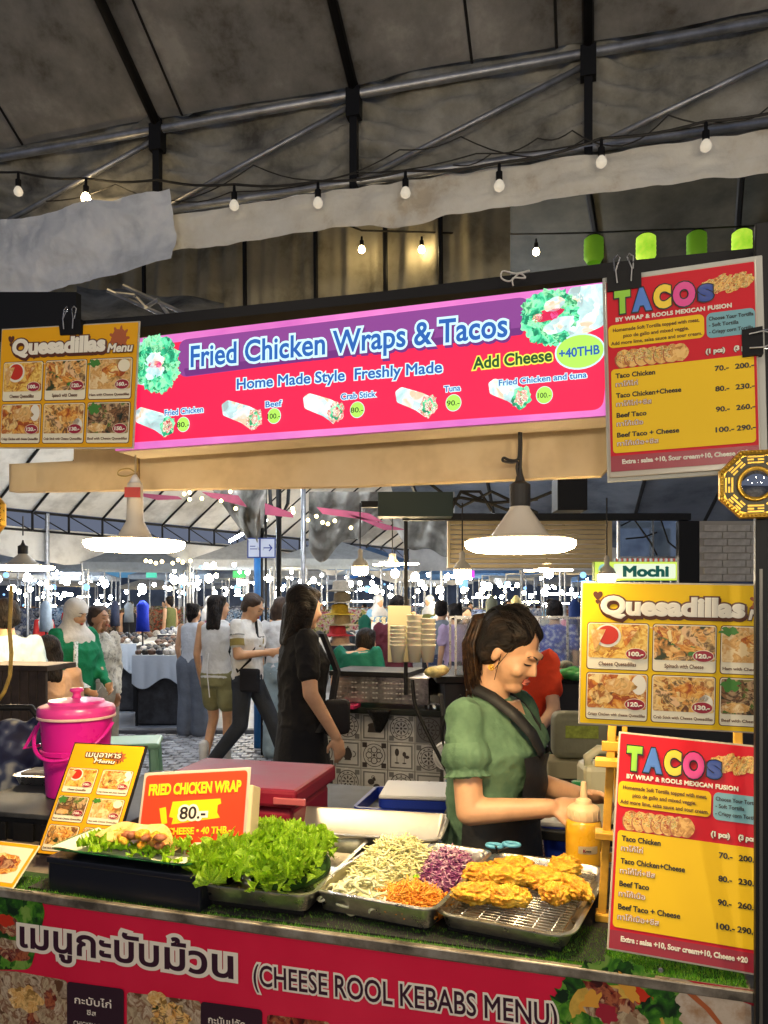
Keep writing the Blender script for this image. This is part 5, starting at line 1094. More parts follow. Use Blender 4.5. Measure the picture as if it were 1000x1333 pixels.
def person(loc, rz, label, k=1.0, J=None, top=('white', (.7, .7, .7)), topkind='tee', bottom=('jeans', (.05, .08, .15)), botkind='trousers', hair='short', hm=None, skin=0, yaw=0, pitch=0, voxel=.014, hand_arg={}, shoes=(.6, .6, .6), group=None, detail=False, slim=1, legw=1, hs=1, extra=None):
    t = empty('person', loc, rz, label, 'person', group); t.scale = (k,) * 3
    j = dict(BASE); j.update(J or {}); j = {a: V(b) for a, b in j.items()}
    sk = SK[skin]; hm = hm or M_hair; xa = (j['shR'] - j['shL']).normalized(); xh = (j['hipR'] - j['hipL']).normalized(); HM = head_m(j, hs, yaw, pitch)
    def H(x, y, z): return HM @ V((x, y, z))
    q = MB(); RM = HM.to_3x3().to_4x4()
    q.ell(H(0, -.02, .03), (.073, .09, .083), 16, 12, RM); q.ell(H(0, .025, -.025), (.06, .062, .08), 16, 12, RM); q.ell(H(0, .052, -.086), (.034, .033, .026), 12, 8, RM)
    q.cap(H(0, .078, .018), H(0, .098, -.022), .008, .0105); q.ell(H(0, .084, -.028), (.0175, .013, .009), 10, 6, RM)
    q.ell(H(0, .078, .028), (.045, .016, .012), 12, 6, RM)
    for s in (-1, 1): q.ell(H(s * .073, -.008, -.008), (.008, .017, .028), 10, 8, RM); q.ell(H(s * .037, .058, -.028), (.022, .024, .022), 10, 8, RM)
    q.cap(j['neck'] + V((0, 0, -.03)), H(0, -.02, -.06), .056, .05, 14)
    for s in ('L', 'R'):
        q.cap(j['sh' + s], j['el' + s], .043 * slim, .036 * slim, 12); q.cap(j['el' + s], j['wr' + s], .036 * slim, .024 * slim, 12)
        d = (j['wr' + s] - j['el' + s]).normalized(); ha = hand_arg.get(s, {}); hand(q, j['wr' + s], ha.get('d', d), ha.get('pal', (-1 if s == 'R' else 1, .3, 0)), .95, ha.get('curl', .5))
        if botkind in ('shorts', 'skirt', 'dress'): q.cap(j['hip' + s], j['knee' + s], .07, .05, 12); q.cap(j['knee' + s], j['ank' + s], .048, .034, 12)
    hips = (j['hipL'] + j['hipR']) / 2; cs = (j['shL'] + j['shR']) / 2
    q.loft([(hips + V((0, 0, -.02)), .14, .1, xh), (j['waist'], .125, .09, xh), (j['chest'], .14, .1, xa), (cs, .14, .07, xa), (j['neck'] + V((0, 0, -.01)), .055, .05, xa)])
    blob(q, 'body', sk, t, voxel if not detail else .006, 3 if detail else 2)
    # face features
    dk = mat('lash dark', (.02, .012, .01), .5); lipm = mat('lips', (.42, .12, .09), .6, spec=.2)
    if voxel < .02:
        for s in (-1, 1):
            e = [H(s * (.018 + .026 * u), .082 - .012 * u + .003, .004 - .003 * math.sin(math.pi * u)) for u in (0, .25, .5, .75, 1)]; MB().tube(e, .0018, 5, rs=[.001, .0022, .0026, .0022, .001]).build('eyelash', dk, t)
            e = [H(s * (.014 + .032 * u), .092 - .017 * u, .026 + .005 * math.sin(math.pi * u)) for u in (0, .25, .5, .75, 1)]; MB().tube(e, .002, 5, rs=[.0025, .003, .003, .002, .001], flat=1.2).build('eyebrow', dk, t)
        m = MB(); m.ell(H(0, .087, -.053), (.018, .009, .0045), 14, 6, RM); m.ell(H(0, .086, -.061), (.015, .009, .0055), 14, 6, RM); m.build('lips', lipm, t, smooth=True)
    # hair
    q = MB(); hv = max(.007, voxel * .8)
    if hair != 'hijab' and hair != 'bald':
        q.ell(H(0, -.03, .038), (.081, .094, .083), 18, 12, RM); q.ell(H(0, -.05, -.008), (.078, .064, .078), 16, 10, RM)
        for s in (-1, 1): q.ell(H(s * .036, .0, .072), (.04, .058, .034), 12, 8, RM); q.ell(H(s * .066, -.012, .035), (.018, .035, .035), 10, 8, RM); q.ell(H(s * .068, -.04, -.01), (.02, .032, .05), 10, 8, RM)
        if hair == 'long':
            for s in (-1, 0, 1): q.cap(H(s * .05, -.055, -.02), j['neck'] + V((0, -.07, -.0)) + xa * s * .045 + V((0, 0, -.07)), .06 if s == 0 else .045, .032, 12)
            for s in (-1, 1): q.cap(H(s * .075, -.01, .02), H(s * .07, -.02, -.12), .026, .022, 10)
        if hair == 'bun': q.ell(H(0, -.1, .09), (.04, .04, .035), 12, 8); q.cap(H(0, -.08, -.02), H(0, -.08, -.1), .055, .03)
        if hair == 'bob':
            for s in (-1, 0, 1): q.cap(H(s * .05, -.05, -.02), H(s * .055, -.05, -.09), .06, .04, 12)
        if hair == 'pony': q.ell(H(0, -.115, .06), (.025, .025, .025), 10, 8); q.cap(H(0, -.13, .05), H(0, -.15, -.1), .035, .028); q.cap(H(0, -.15, -.1), H(0, -.13, -.25), .028, .01)
        blob(q, 'hair', hm, t, hv, 3)
    elif hair == 'hijab':
        q.ell(H(0, -.015, .03), (.088, .105, .1), 18, 12, RM); q.cap(H(0, -.02, -.04), j['neck'] + V((0, .0, -.02)), .082, .1, 14); q.loft([(j['neck'] + V((0, -.01, .03)), .09, .085, xa), (cs + V((0, -.01, -.01)), .19, .125, xa), (j['chest'] + V((0, -.03, -.06)), .17, .14, xa)])
        q.cap(cs + V((.06, -.1, 0)), j['waist'] + V((.02, -.13, .1)), .06, .04)
        blob(q, 'headscarf', cloth('scarf ' + str(hm), (.72, .68, .62)) if hm is M_hair else hm, t, voxel, 2)
    # top
    tm = cloth(*top) if isinstance(top, tuple) else top; q = MB(); e = .012
    zb = -.02 if botkind != 'dress' else -.3
    q.loft([(hips + V((0, 0, zb)), .165, .125, xh), (j['waist'], .145 * slim, .108 * slim, xh), (j['chest'], .163 * slim, .122 * slim, xa), (cs + V((0, 0, .0)), .16, .085, xa), (j['neck'] + V((0, 0, -.012)), .085, .068, xa), (j['neck'] + V((0, 0, .0)), .065, .058, xa)])
    for s in ('L', 'R'):
        if topkind == 'tank': continue
        a, b = j['sh' + s], j['el' + s]; f = {'tee': .62, 'puff': .5, 'long': 1}[topkind]
        q.cap(a, a.lerp(b, f), (.056 if topkind != 'puff' else .05) * slim, .06 if topkind != 'puff' else .064, 14)
        if topkind == 'long': q.cap(b, b.lerp(j['wr' + s], .9), .052, .04, 12)
    tb_ = blob(q, 'top', tm, t, voxel if not detail else .007, 3)
    if voxel < .02 and topkind != 'tank': dm = tb_.modifiers.new('d', 'DISPLACE'); dm.texture = FOLD; dm.strength = .016 if detail else .02; dm.mid_level = .5; dm.texture_coords = 'LOCAL'
    # bottom
    bmn = cloth(*bottom) if isinstance(bottom, tuple) else bottom; q = MB()
    if botkind in ('trousers', 'wide', 'shorts'):
        w = 1.25 if botkind == 'wide' else 1
        q.loft([(hips + V((0, 0, -.09)), .16, .12, xh), (hips + V((0, 0, .02)), .162, .122, xh), (j['waist'] + V((0, 0, -.03)), .14, .105, xh)])
        for s in ('L', 'R'):
            if botkind == 'shorts': q.cap(j['hip' + s], j['hip' + s].lerp(j['knee' + s], .62), .092, .09, 14)
            else: q.cap(j['hip' + s], j['knee' + s], .09 * w * legw, .07 * w * legw, 14); q.cap(j['knee' + s], j['ank' + s] + V((0, 0, .0)), .07 * w * legw, .055 * w * w * legw, 14)
        blob(q, botkind if botkind == 'shorts' else 'trousers', bmn, t, voxel, 2)
    elif botkind == 'skirt':
        q.loft([(hips + V((0, .02, -.72)), .26, .2, xh), (hips + V((0, 0, -.4)), .22, .17, xh), (hips, .165, .125, xh), (j['waist'] + V((0, 0, -.03)), .14, .105, xh)]); blob(q, 'skirt', bmn, t, voxel, 2)
    for s in ('L', 'R'):
        a = j['ank' + s]; f = (a - j['knee' + s]); f = V((0, 1, 0))
        q = MB(); q.ell(a + f * .055 + V((0, 0, -.035)), (.045, .125, .04), 12, 8); q.cap(a + V((0, 0, 0)), a + V((0, 0, -.04)), .042, .045); q.build('shoe', mat('shoe %.2f' % shoes[0], shoes, .5), t, smooth=True)
    if extra: extra(t, j, H, RM, xa)
    return t
def facing(x, y): return math.atan2(-x, y)
# ---------------------------------------------------------------- the vendor
M_green = mat('sage blouse', (.07, .19, .085), .78, cols=[(.075, .145, .085), (.11, .205, .12), (.145, .25, .155)], vs=6, bump=.9, bs=9, spec=.3)
M_apron = mat('apron black', (.012, .012, .013), .6, bump=.2, bs=20)
vj = dict(head=(.035, .075, 1.545), neck=(.01, -.0, 1.405), shR=(.165, -.035, 1.355), shL=(-.165, .05, 1.35), elR=(.215, .0, 1.085), wrR=(.15, .22, 1.105), elL=(-.15, .1, 1.1), wrL=(-.05, .27, 1.1), waist=(0, -.01, 1.08), chest=(0, .02, 1.24))
def vend(t, j, H, RM, xa):
    # V of skin at the neckline
    q = MB(); q.add([(-.045, .08, 1.385), (.05, .075, 1.385), (.005, .142, 1.26), (-.04, .03, 1.4), (.05, .03, 1.4), (.0, .1, 1.26)], [(0, 2, 1), (3, 4, 5), (0, 1, 4, 3), (1, 2, 5, 4), (2, 0, 3, 5)]); q.build('neckline', SK[0], t)
    # puffed sleeve hems with ruffle
    for s in ('R', 'L'):
        a, b = j['sh' + s], j['el' + s]; d = (b - a).normalized(); c = a.lerp(b, .56); u = d.cross(V((0, 1, 0))).normalized(); w = d.cross(u).normalized(); rg = []
        for i, (off, rr, am) in enumerate(((-.075, .064, 0), (-.05, .072, .001), (-.02, .073, .003), (.0, .058, .001), (.005, .055, .001), (.02, .066, .005), (.024, .067, .006), (.02, .055, .004))):
            rg.append([c + d * off + (u * math.cos(6.2832 * k / 64) + w * math.sin(6.2832 * k / 64)) * (rr + am * math.sin(k * 11 * 6.2832 / 64 * 1.4)) for k in range(64)])
        MB().rings(rg, cap=False).build('sleeve_hem', M_green, t, smooth=True)
    # gathered peplum below the waist seam
    rg = []
    for i in range(9):
        f = i / 8; z = 1.085 - .26 * f; rg.append([V((math.cos(a) * (.15 + .035 * f + .009 * f * math.sin(a * 17 + f * 2)) * 1.0, math.sin(a) * (.118 + .035 * f + .008 * f * math.sin(a * 17)) - .012, z + .006 * math.sin(a * 5) * f)) for a in [6.2832 * k / 96 for k in range(96)]])
    MB().rings(rg, cap=False).build('peplum', M_green, t, smooth=True)
    MB().tube([(.152 * math.cos(6.2832 * k / 48), .12 * math.sin(6.2832 * k / 48) - .012, 1.088 + .003 * math.sin(k)) for k in range(49)], .004, 6).build('waist_seam', mat('green seam', (.05, .15, .07), .8), t)
    # apron: bib, skirt, straps, tie
    def bib(u, v):
        x = (-.12 + .24 * u); z = 1.235 - .2 * v; y = .166 + .012 * math.cos((u - .5) * 3) - abs(u - .5) ** 2 * .1 - .01 * v + .004 * math.sin(v * 12 + u * 5); return V((x + .005, y, z))
    MB().sheet(bib, 20, 16).build('apron_bib', M_apron, t, smooth=True)
    def ask(u, v):
        a = R(-8 + 196 * u); z = 1.05 - .34 * v; return V((math.cos(a) * (.182 + .035 * v), math.sin(a) * (.158 + .035 * v) - .012 + .004 * math.sin(u * 30) * v, z))
    MB().sheet(ask, 30, 12).build('apron_skirt', M_apron, t, smooth=True)
    for s, pts in ((1, [(.045, .172, 1.235), (.078, .15, 1.3), (.094, .098, 1.36), (.09, .03, 1.405), (.065, -.03, 1.425), (.02, -.065, 1.43)]), (-1, [(-.09, .135, 1.23), (-.1, .12, 1.3), (-.09, .075, 1.36), (-.08, .02, 1.4), (-.05, -.03, 1.425), (.02, -.065, 1.43)])):
        q = MB(); n = len(pts); P_ = [V(p) for p in pts]; sm = []
        for i in range(n - 1):
            for kk in range(5): sm.append(P_[i].lerp(P_[i + 1], kk / 5))
        sm.append(P_[-1]); rg = []
        for i, p in enumerate(sm):
            tn = (sm[min(i + 1, len(sm) - 1)] - sm[max(i - 1, 0)]).normalized(); o = (p - V((0, 0, 1.3))); o.z *= .3; nn = (o - tn * o.dot(tn)).normalized(); b_ = tn.cross(nn) * .018
            rg.append([p + b_, p + b_ + nn * .004, p - b_ + nn * .004, p - b_])
        q.rings(rg).build('apron_strap', M_apron, t, smooth=True)
    MB().tube([(-.02, -.14, 1.05), (.0, -.17, .98), (.01, -.15, .8)], .01, 6, flat=.3).build('apron_tie', M_apron, t)
    for i in range(4): MB().ell((.012 + .004 * i, .15 - .0 * i, 1.255 - i * .0), (.006, .004, .006), 8, 6).build('button', M_gold, t, smooth=True).location = (.014 * i - .02, .002, 0)
    # earring, hair tie, ponytail strands, wisps
    e = H(.082, -.0, -.045); MB().tube([e + V((0, .008 * math.cos(a), .008 * math.sin(a) - .006)) for a in [6.2832 * k / 16 for k in range(17)]], .0022, 6).build('earring', M_gold, t, smooth=True); MB().ell(e + V((.002, 0, -.006)), (.003, .005, .005), 8, 6).build('earring', M_gold, t, smooth=True)
    MB().tube([H(.026 * math.cos(a), -.112, .052 + .026 * math.sin(a)) for a in [6.2832 * k / 20 for k in range(21)]], .011, 8).build('hair_tie', M_blk, t, smooth=True)
    rd = random.Random(1); q = MB(); T0 = H(0, -.105, .055); TL = lambda x, y, z: T0 + V((x, y, z))
    q2 = MB(); q2.tube([T0, TL(.0, -.04, -.01), TL(.005, -.06, -.07), TL(.01, -.055, -.16), TL(.01, -.035, -.26)], .03, 12, rs=[.022, .034, .036, .03, .008]); q2.build('ponytail', mat('brown hair tips', (.05, .025, .012), .4, cols=[(.01, .006, .005), (.03, .016, .009), (.09, .045, .02)], vs=50, spec=.3), t, smooth=True)
    for i in range(210):
        a, r_ = rd.uniform(0, 6.28), math.sqrt(rd.random()) * .036; ox, oy = r_ * math.cos(a), r_ * math.sin(a); w = rd.uniform(.8, 1.25)
        L = rd.uniform(.75, 1.1); q.tube([TL(ox * .5, oy * .3, oy * .5), TL(ox, -.04 + oy, -.01), TL(.005 + ox * w * 1.1, -.062 + oy * w, -.08), TL(.01 + ox * w * 1.2, -.056 + oy * w, -.17 * L), TL(.01 + ox * 1.1, -.036 + oy * w + rd.uniform(-.014, .014), -.3 * L)], .0017, 4, rs=[.0018, .0018, .0016, .0013, .0005])
    q.build('ponytail_strand', mat('brown hair tips', (0, 0, 0)), t)['kind'] = 'stuff'
    q = MB()
    for i in range(230):   # combed strands over the skull towards the tie
        a = rd.uniform(-1.5, 1.5); f = rd.uniform(.0, 1); r_ = 1.012
        p = []
        for kk in range(7):
            u = kk / 6; th = a * (1 - u * .75); r_ = 1.03; ph = R(62 - f * 20) * (1 - u) + R(-55) * u
            n_ = V((math.sin(th) * .9, math.sin(ph), math.cos(th) * math.cos(ph) * .95)).normalized(); p.append(H(n_.x * .086 * r_, -.03 + n_.y * .098 * r_, .04 + n_.z * .088 * r_))
        q.tube(p, .0013, 4, rs=[.0006, .0013, .0014, .0014, .0014, .0014, .001])
    q.build('combed_strand', M_hair, t)['kind'] = 'stuff'
    for pts in ([H(.06, .03, .06), H(.075, .03, .03), H(.078, .022, -.01), H(.076, .012, -.05)], [H(.078, .01, .0), H(.081, .02, -.04), H(.074, .026, -.08)]): MB().tube(pts, .0011, 4).build('hair_wisp', M_hair, t)
person((.322, 2.3, 0), facing(.9, -.42), 'woman vendor in green puff sleeve blouse and black apron looking down behind the trays', .945, vj, M_green, 'puff', ('navy trousers', (.02, .025, .05)), 'trousers', 'updo', skin=0, yaw=-14, pitch=-29, detail=True, extra=vend, hs=1.02, slim=1.15, voxel=.012,
       hand_arg=dict(R=dict(d=(-.35, .9, .05), pal=(-.6, 0, -.8), curl=.9), L=dict(d=(.3, .9, .1), pal=(.6, 0, -.7), curl=.9)), shoes=(.03, .03, .03))
# ---------------------------------------------------------------- woman in black
def bl(t, j, H, RM, xa):
    p = Panel(t, 1, 0)
    lt = mat('shirt print red', (.4, .02, .06), .7); lw = mat('shirt print grey', (.25, .25, .27), .7)
    for i, (x, z, w, s, m) in enumerate(((-.06, 1.29, .07, 'BAD', lt), (-.02, 1.25, .08, 'NIGHT', lt), (-.05, 1.19, .1, 'MARKET', lw), (-.05, 1.14, .1, 'CLUB', lw))): pass
    q = MB()
    q.rings([[c + xa * .0 + V((dx, dy, 0)) for dx, dy in ((.02, 0), (0, .02), (-.02, 0), (0, -.02))] for c in (j['shR'] + V((-.03, .09, .03)), j['chest'] + V((.08, .16, -.05)), j['waist'] + V((.1, .13, -.06)), j['hipR'] + V((.09, .05, 0)))]); q.build('bag_strap', cloth('strap', (.03, .03, .035)), t)
    q = MB(); q.bbox(.12, .08, .86, .18, .22, 1.04, .025); q.build('shoulder_bag', cloth('bag black', (.015, .015, .02)), t, smooth=True)
person((-.45, 4.2, 0), facing(.93, .3), 'woman with long black hair in black clothes standing with her back half turned', 1.045, dict(elR=(.215, .0, 1.08), wrR=(.215, .13, .86), head=(0, .02, 1.51)), ('black tee', (.012, .012, .015)), 'tee', ('black wide', (.008, .009, .014)), 'skirt', 'long', yaw=24, pitch=-12, voxel=.011, detail=True, slim=1.1, extra=bl, hand_arg=dict(R=dict(d=(0, .25, -1), pal=(-1, -.3, 0), curl=.5)), skin=2, shoes=(.02, .02, .02))
# ---------------------------------------------------------------- man with phone
walk = dict(kneeL=(-.09, .2, .5), ankL=(-.09, .36, .09), kneeR=(.09, -.02, .48), ankR=(.09, -.32, .12))
def man(t, j, H, RM, xa):
    ph = MB(); ph.bbox(-.035, .36, 1.145, .04, .372, 1.16, .002); ph.build('phone', M_blk, t)
    for z, h, m in ((1.16, .07, cloth('olive stripe', (.27, .21, .06))), (1.236, .012, cloth('grey stripe', (.2, .2, .18))), (1.11, .01, cloth('grey stripe', (0, 0, 0))), (1.075, .01, cloth('grey stripe', (0, 0, 0)))):
        rg = [[V((math.cos(a) * .1685 * (1 if z > 1.13 else .97), .012 + math.sin(a) * .1285 * (1 if z > 1.13 else .97), zz)) for a in [6.2832 * k / 40 for k in range(40)]] for zz in (z, z + h)]
        MB().rings(rg, cap=False).build('stripe', m, t, smooth=True)
        for s in ('R', 'L'):
            a, b = j['sh' + s], j['el' + s]
            if z > 1.13:
                c0 = a.lerp(b, .45 if h > .05 else .3); c1 = a.lerp(b, .68 if h > .05 else .34); MB().tube([c0, c1], .0635, 20, cap=False).build('stripe', m, t, smooth=True)
    P_ = [(-.1, -.1, 1.395), (-.05, .06, 1.4), (.06, .13, 1.25), (.14, .1, 1.05), (.17, .0, .95), (.1, -.12, 1.12), (-.02, -.14, 1.28), (-.1, -.1, 1.395)]
    MB().tube(P_, .012, 6, flat=.5).build('bag_strap', M_blk, t); MB().bbox(.13, .02, .78, .19, .2, .98, .02).build('sling_bag', cloth('bag black', (0, 0, 0)), t)
mx_ = px(322, 780, 7.0)
person((mx_.x, 7.0, 0), facing(.93, -.3), 'walking man in white polo with olive stripe looking at his phone', 1.04, dict(walk, head=(0, .06, 1.5), elR=(.21, .02, 1.09), wrR=(.13, .26, 1.12), elL=(-.2, .03, 1.09), wrL=(-.07, .28, 1.12)), ('white polo', (.72, .7, .66)), 'tee', ('charcoal', (.035, .04, .05)), 'trousers', 'short', hm=M_hairb, yaw=0, pitch=-28, voxel=.014, extra=man, shoes=(.05, .04, .04), slim=1.15)
def tankx(t, j, H, RM, xa):
    for s in (-1, 1):
        q = MB(); a = j['ank' + 'LR'[s > 0]]; q.cap(a + V((0, 0, .01)), a + V((0, .0, .16)), .041, .046); q.build('sock', cloth('sock white', (.7, .7, .7)), t, smooth=True)
    MB().tube([(-.02, -.135, 1.1), (-.03, -.15, .95), (-.0, -.15, .7)], .005, 5).build('cord_tie', cloth('sock white', (0, 0, 0)), t)
wx_ = px(284, 780, 7.3)
person((wx_.x, 7.3, 0), facing(.3, .95), 'woman in white tank top and khaki shorts with a raised hand beside the phone man', 1.03, dict(kneeL=(-.09, .08, .48), ankL=(-.09, -.1, .1), elR=(.3, .12, 1.22), wrR=(.2, .22, 1.42)), ('white tank', (.72, .72, .72)), 'tank', ('khaki', (.26, .25, .12)), 'shorts', 'long', yaw=-40, pitch=-5, voxel=.014, extra=tankx, hand_arg=dict(R=dict(d=(-.5, .1, .8), curl=.7)), shoes=(.6, .58, .55))
gx = px(252, 780, 9.2); person((gx.x, 9.2, 0), facing(.3, .95), 'woman in white vest and wide grey trousers standing by the goods table', .98, dict(), ('white vest', (.6, .62, .66)), 'tank', ('grey wide', (.14, .16, .2)), 'wide', 'bun', yaw=-10, voxel=.018, shoes=(.5, .45, .42), legw=1.25)
bx = px(366, 780, 7.9); person((bx.x, 7.9, 0), facing(.1, 1), 'woman in white shirt and pale jeans seen from behind beside the phone man', 1.02, dict(), ('white shirt', (.62, .62, .62)), 'tee', ('pale jeans', (.28, .36, .4)), 'wide', 'bob', hm=M_hairb, voxel=.016, shoes=(.4, .4, .4))
# ---------------------------------------------------------------- hijab woman, her companion, the seated woman, the man at left
def hij(t, j, H, RM, xa):
    def f(u, v):
        a = R(-30 + 60 * u); return j['wrR'].lerp(j['elR'], v * .5) + V((math.cos(6.28 * u) * .066, math.sin(6.28 * u) * .066, 0))
    MB().sheet(f, 16, 3).build('patterned_cuff', mat('floral white', (.6, .6, .58), .7, cols=[(.05, .15, .08), (.7, .7, .66), (.75, .75, .72)], vs=60), t, smooth=True)
    MB().tube([(.1, .13, 1.3), (.13, .16, 1.1), (.12, .15, .9)], .022, 8, flat=.5).build('lace_edge', mat('floral white', (0, 0, 0)), t, smooth=True)
hx = px(97, 780, 6.1); person((hx.x, 6.1, 0), facing(.6, -.3), 'woman in white headscarf and green blouse with patterned cuffs', 1.0, dict(elR=(.22, .05, 1.08), wrR=(.16, .26, .96), elL=(-.2, .05, 1.08), wrL=(-.1, .26, .95)), ('emerald', (.01, .2, .09)), 'long', ('dark green skirt', (.01, .05, .03)), 'skirt', 'hijab', yaw=0, pitch=-18, voxel=.014, extra=hij, slim=1.2)
def comp(t, j, H, RM, xa):
    MB().bbox(.02, -.02, .25, .16, .2, .62, .01).build('paper_bag', mat('kraft white', (.55, .52, .42), .7), t); MB().bbox(.18, .02, .22, .22, .26, .66, .01).build('black_bag', mat('black bag', (.012, .012, .015), .5), t)
    for x in (.06, .2): MB().tube([(x, .04, .6), (x, .07, .78), (x, .15, .78), (x, .18, .6)], .005, 6).build('bag_handle', M_blk, t)
hx = px(128, 780, 6.5); person((hx.x, 6.5, 0), facing(.7, -.5), 'shopper in patterned cream shirt with bags, hand raised to face beside the headscarf woman', .97, dict(elR=(.24, .14, 1.2), wrR=(.14, .2, 1.4), wrL=(-.12, .1, .84)), mat('patterned cream', (.5, .48, .42), .8, cols=[(.2, .2, .18), (.55, .52, .45), (.6, .58, .5)], vs=30), 'long', ('beige pants', (.3, .27, .22)), 'wide', 'short', hm=M_hairb, yaw=10, voxel=.015, extra=comp, skin=1, hand_arg=dict(R=dict(d=(-.3, 0, .9), curl=.8)))
hx = px(62, 780, 5.3); sit = dict(hipL=(-.09, 0, .46), hipR=(.09, 0, .46), kneeL=(-.1, .4, .47), kneeR=(.1, .4, .47), ankL=(-.1, .42, .08), ankR=(.1, .42, .08))
sit.update({a: (BASE[a][0], BASE[a][1], BASE[a][2] - .42) for a in ('waist', 'chest', 'neck', 'head', 'shL', 'shR')}); sit.update(elL=(-.22, .05, .66), elR=(.22, .05, .66), wrL=(-.12, .25, .62), wrR=(.12, .25, .62))
sit = {a: (b[0], b[1], b[2] + (.17 if not a.startswith('ank') and not a.startswith('knee') else 0)) for a, b in sit.items()}
person((hx.x, 5.3, 0), facing(-.6, .8), 'seated woman in peach shirt with long black ponytail behind the pink bucket', 1.0, sit, ('peach', (.55, .34, .22)), 'long', ('dark jeans', (.04, .05, .08)), 'trousers', 'long', yaw=5, voxel=.014, slim=1.15)
tq = empty('stool', (hx.x, 5.3, 0), .3, 'dark wooden stool under the seated woman', 'stool'); MB().bbox(-.18, -.18, .5, .18, .18, .54, .005).build('seat', M_dark, tq)
for x, y in ((-.15, -.15), (.15, -.15), (-.15, .15), (.15, .15)): MB().box(x - .015, y - .015, 0, x + .015, y + .015, .5).build('leg', M_dark, tq)
hx = px(8, 780, 4.9); person((hx.x, 4.9, 0), facing(-.5, .8), 'person in pale blue tee cut by the left edge of the photo', 1.0, dict(), ('pale blue', (.42, .55, .62)), 'tee', ('navy', (.03, .04, .08)), 'trousers', 'short', voxel=.016)
# ---------------------------------------------------------------- behind the vendor
hx = px(672, 780, 3.9); person((hx.x, 3.9, 0), facing(-.2, -.9), 'stallholder in bright orange red tee half hidden behind the vendor', .98, dict(elL=(-.19, .12, 1.1), wrL=(-.1, .3, 1.0)), ('orange red', (.75, .06, .02)), 'tee', ('print apron', (.3, .3, .4)), 'skirt', 'short', voxel=.016, skin=2)
hx = px(517, 780, 7.0); person((hx.x, 7.0, 0), facing(.3, .9), 'man in maroon shirt standing behind the cup stand', 1.02, dict(elR=(.24, .1, 1.1), wrR=(.1, .28, 1.1)), ('maroon', (.14, .03, .045)), 'tee', ('grey jeans', (.12, .14, .16)), 'trousers', 'short', yaw=10, pitch=-15, voxel=.016, skin=1)
hx = px(592, 780, 8.6); person((hx.x, 8.6, 0), facing(-.5, .9), 'woman in lilac top in the lane behind the vendor', .98, dict(), ('lilac', (.45, .34, .5)), 'tee', ('dark jeans', (.04, .05, .08)), 'trousers', 'bun', voxel=.018)
hx = px(575, 780, 9.4); person((hx.x, 9.4, 0), facing(.5, .9), 'man in grey tee in the lane left of the lilac top', 1.0, dict(), ('grey tee', (.2, .22, .24)), 'tee', ('navy', (.03, .04, .08)), 'trousers', 'short', voxel=.018)
hx = px(722, 780, 7.5); person((hx.x, 7.5, 0), facing(.2, .9), 'person in royal blue dotted shirt seen past the vendor head', 1.0, dict(), mat('blue dotted', (.03, .07, .35), .8, cols=[(.02, .05, .3), (.03, .07, .4), (.03, .07, .4), (.5, .55, .7)], vs=34, det=0), 'tee', ('dark jeans', (.04, .05, .08)), 'trousers', 'short', voxel=.018)
hx = px(467, 780, 5.7); person((hx.x, 5.7, 0), facing(.4, .9), 'stooping person in dark green shirt behind the grill', .92, dict(head=(0, .16, 1.42), neck=(0, .08, 1.36)), ('bottle green', (.01, .13, .1)), 'tee', ('black wide', (0, 0, 0)), 'trousers', 'short', voxel=.018)
# ---------------------------------------------------------------- crowd further off (copies of four figures, each with its own clothes)
PRO = []
for i, (tk, bk_, hr, JJ) in enumerate((('tee', 'trousers', 'short', walk), ('tee', 'skirt', 'long', {}), ('long', 'wide', 'hijab', {}), ('tank', 'shorts', 'bun', walk))):
    PRO.append(person((0, -30, 0), 0, 'x', 1, JJ, ('crowd', (.4, .4, .4)), tk, ('crowd2', (.05, .06, .09)), bk_, hr, voxel=.028))
CC = [('white', (.65, .65, .66)), ('black', (.015, .015, .02)), ('grey', (.22, .23, .25)), ('sky blue', (.2, .4, .6)), ('navy', (.02, .04, .14)), ('red', (.45, .03, .03)), ('beige', (.45, .38, .28)), ('teal', (.02, .2, .2)), ('pink', (.55, .2, .3)), ('olive', (.14, .15, .05)), ('yellow', (.6, .42, .05))]
rn = random.Random(17); spots = []
ch = {}
for c in bpy.data.objects:
    if c.parent: ch.setdefault(c.parent, []).append(c)
Ys = [10.5, 11, 12, 12.5, 13, 13.6, 14, 14.5, 15, 15.5, 16, 16.5, 17, 17.5, 18, 18.6, 19, 19.5, 20, 21, 21.5, 22, 23, 24, 25, 26, 27, 28, 29, 30, 31, 32, 33, 34, 36, 37, 38, 39, 40, 41]
pool = []
for i, Y in enumerate(Ys):
    x = rn.uniform(-30, 760)
    if Y < 13 and 150 < x < 330: x -= 200
    pool.append((x, Y))
pool.sort(); cnt = {}
for i, (x, Y) in enumerate(pool):
    p = px(x, 780, Y); cn, cc = CC[rn.randrange(len(CC))]; pi_ = rn.randrange(4)
    o = PRO[pi_] if False else copy_tree(PRO[pi_], None, ch); o.location = (p.x, p.y, 0); o.rotation_euler = (0, 0, rn.uniform(0, 6.28)); s = rn.uniform(.92, 1.08); o.scale = (s,) * 3
    cnt[cn] = cnt.get(cn, 0) + 1; o['_c'] = cn; o['_n'] = cnt[cn]; o['_k'] = pi_
    for c in [c for c in bpy.data.objects if c.parent == o]:
        if c.name.startswith('top') or c.name.startswith('headscarf') or c.name.startswith('trousers') or c.name.startswith('skirt'):
            m = cloth(cn, cc) if c.name.startswith('top') else (cloth('white', (.65, .65, .66)) if c.name.startswith('head') else cloth(('darkb', 'jeansb', 'khakib')[i % 3], ((.02, .02, .03), (.06, .09, .16), (.25, .2, .13))[i % 3]))
            c.material_slots[0].link = 'OBJECT'; c.material_slots[0].material = m
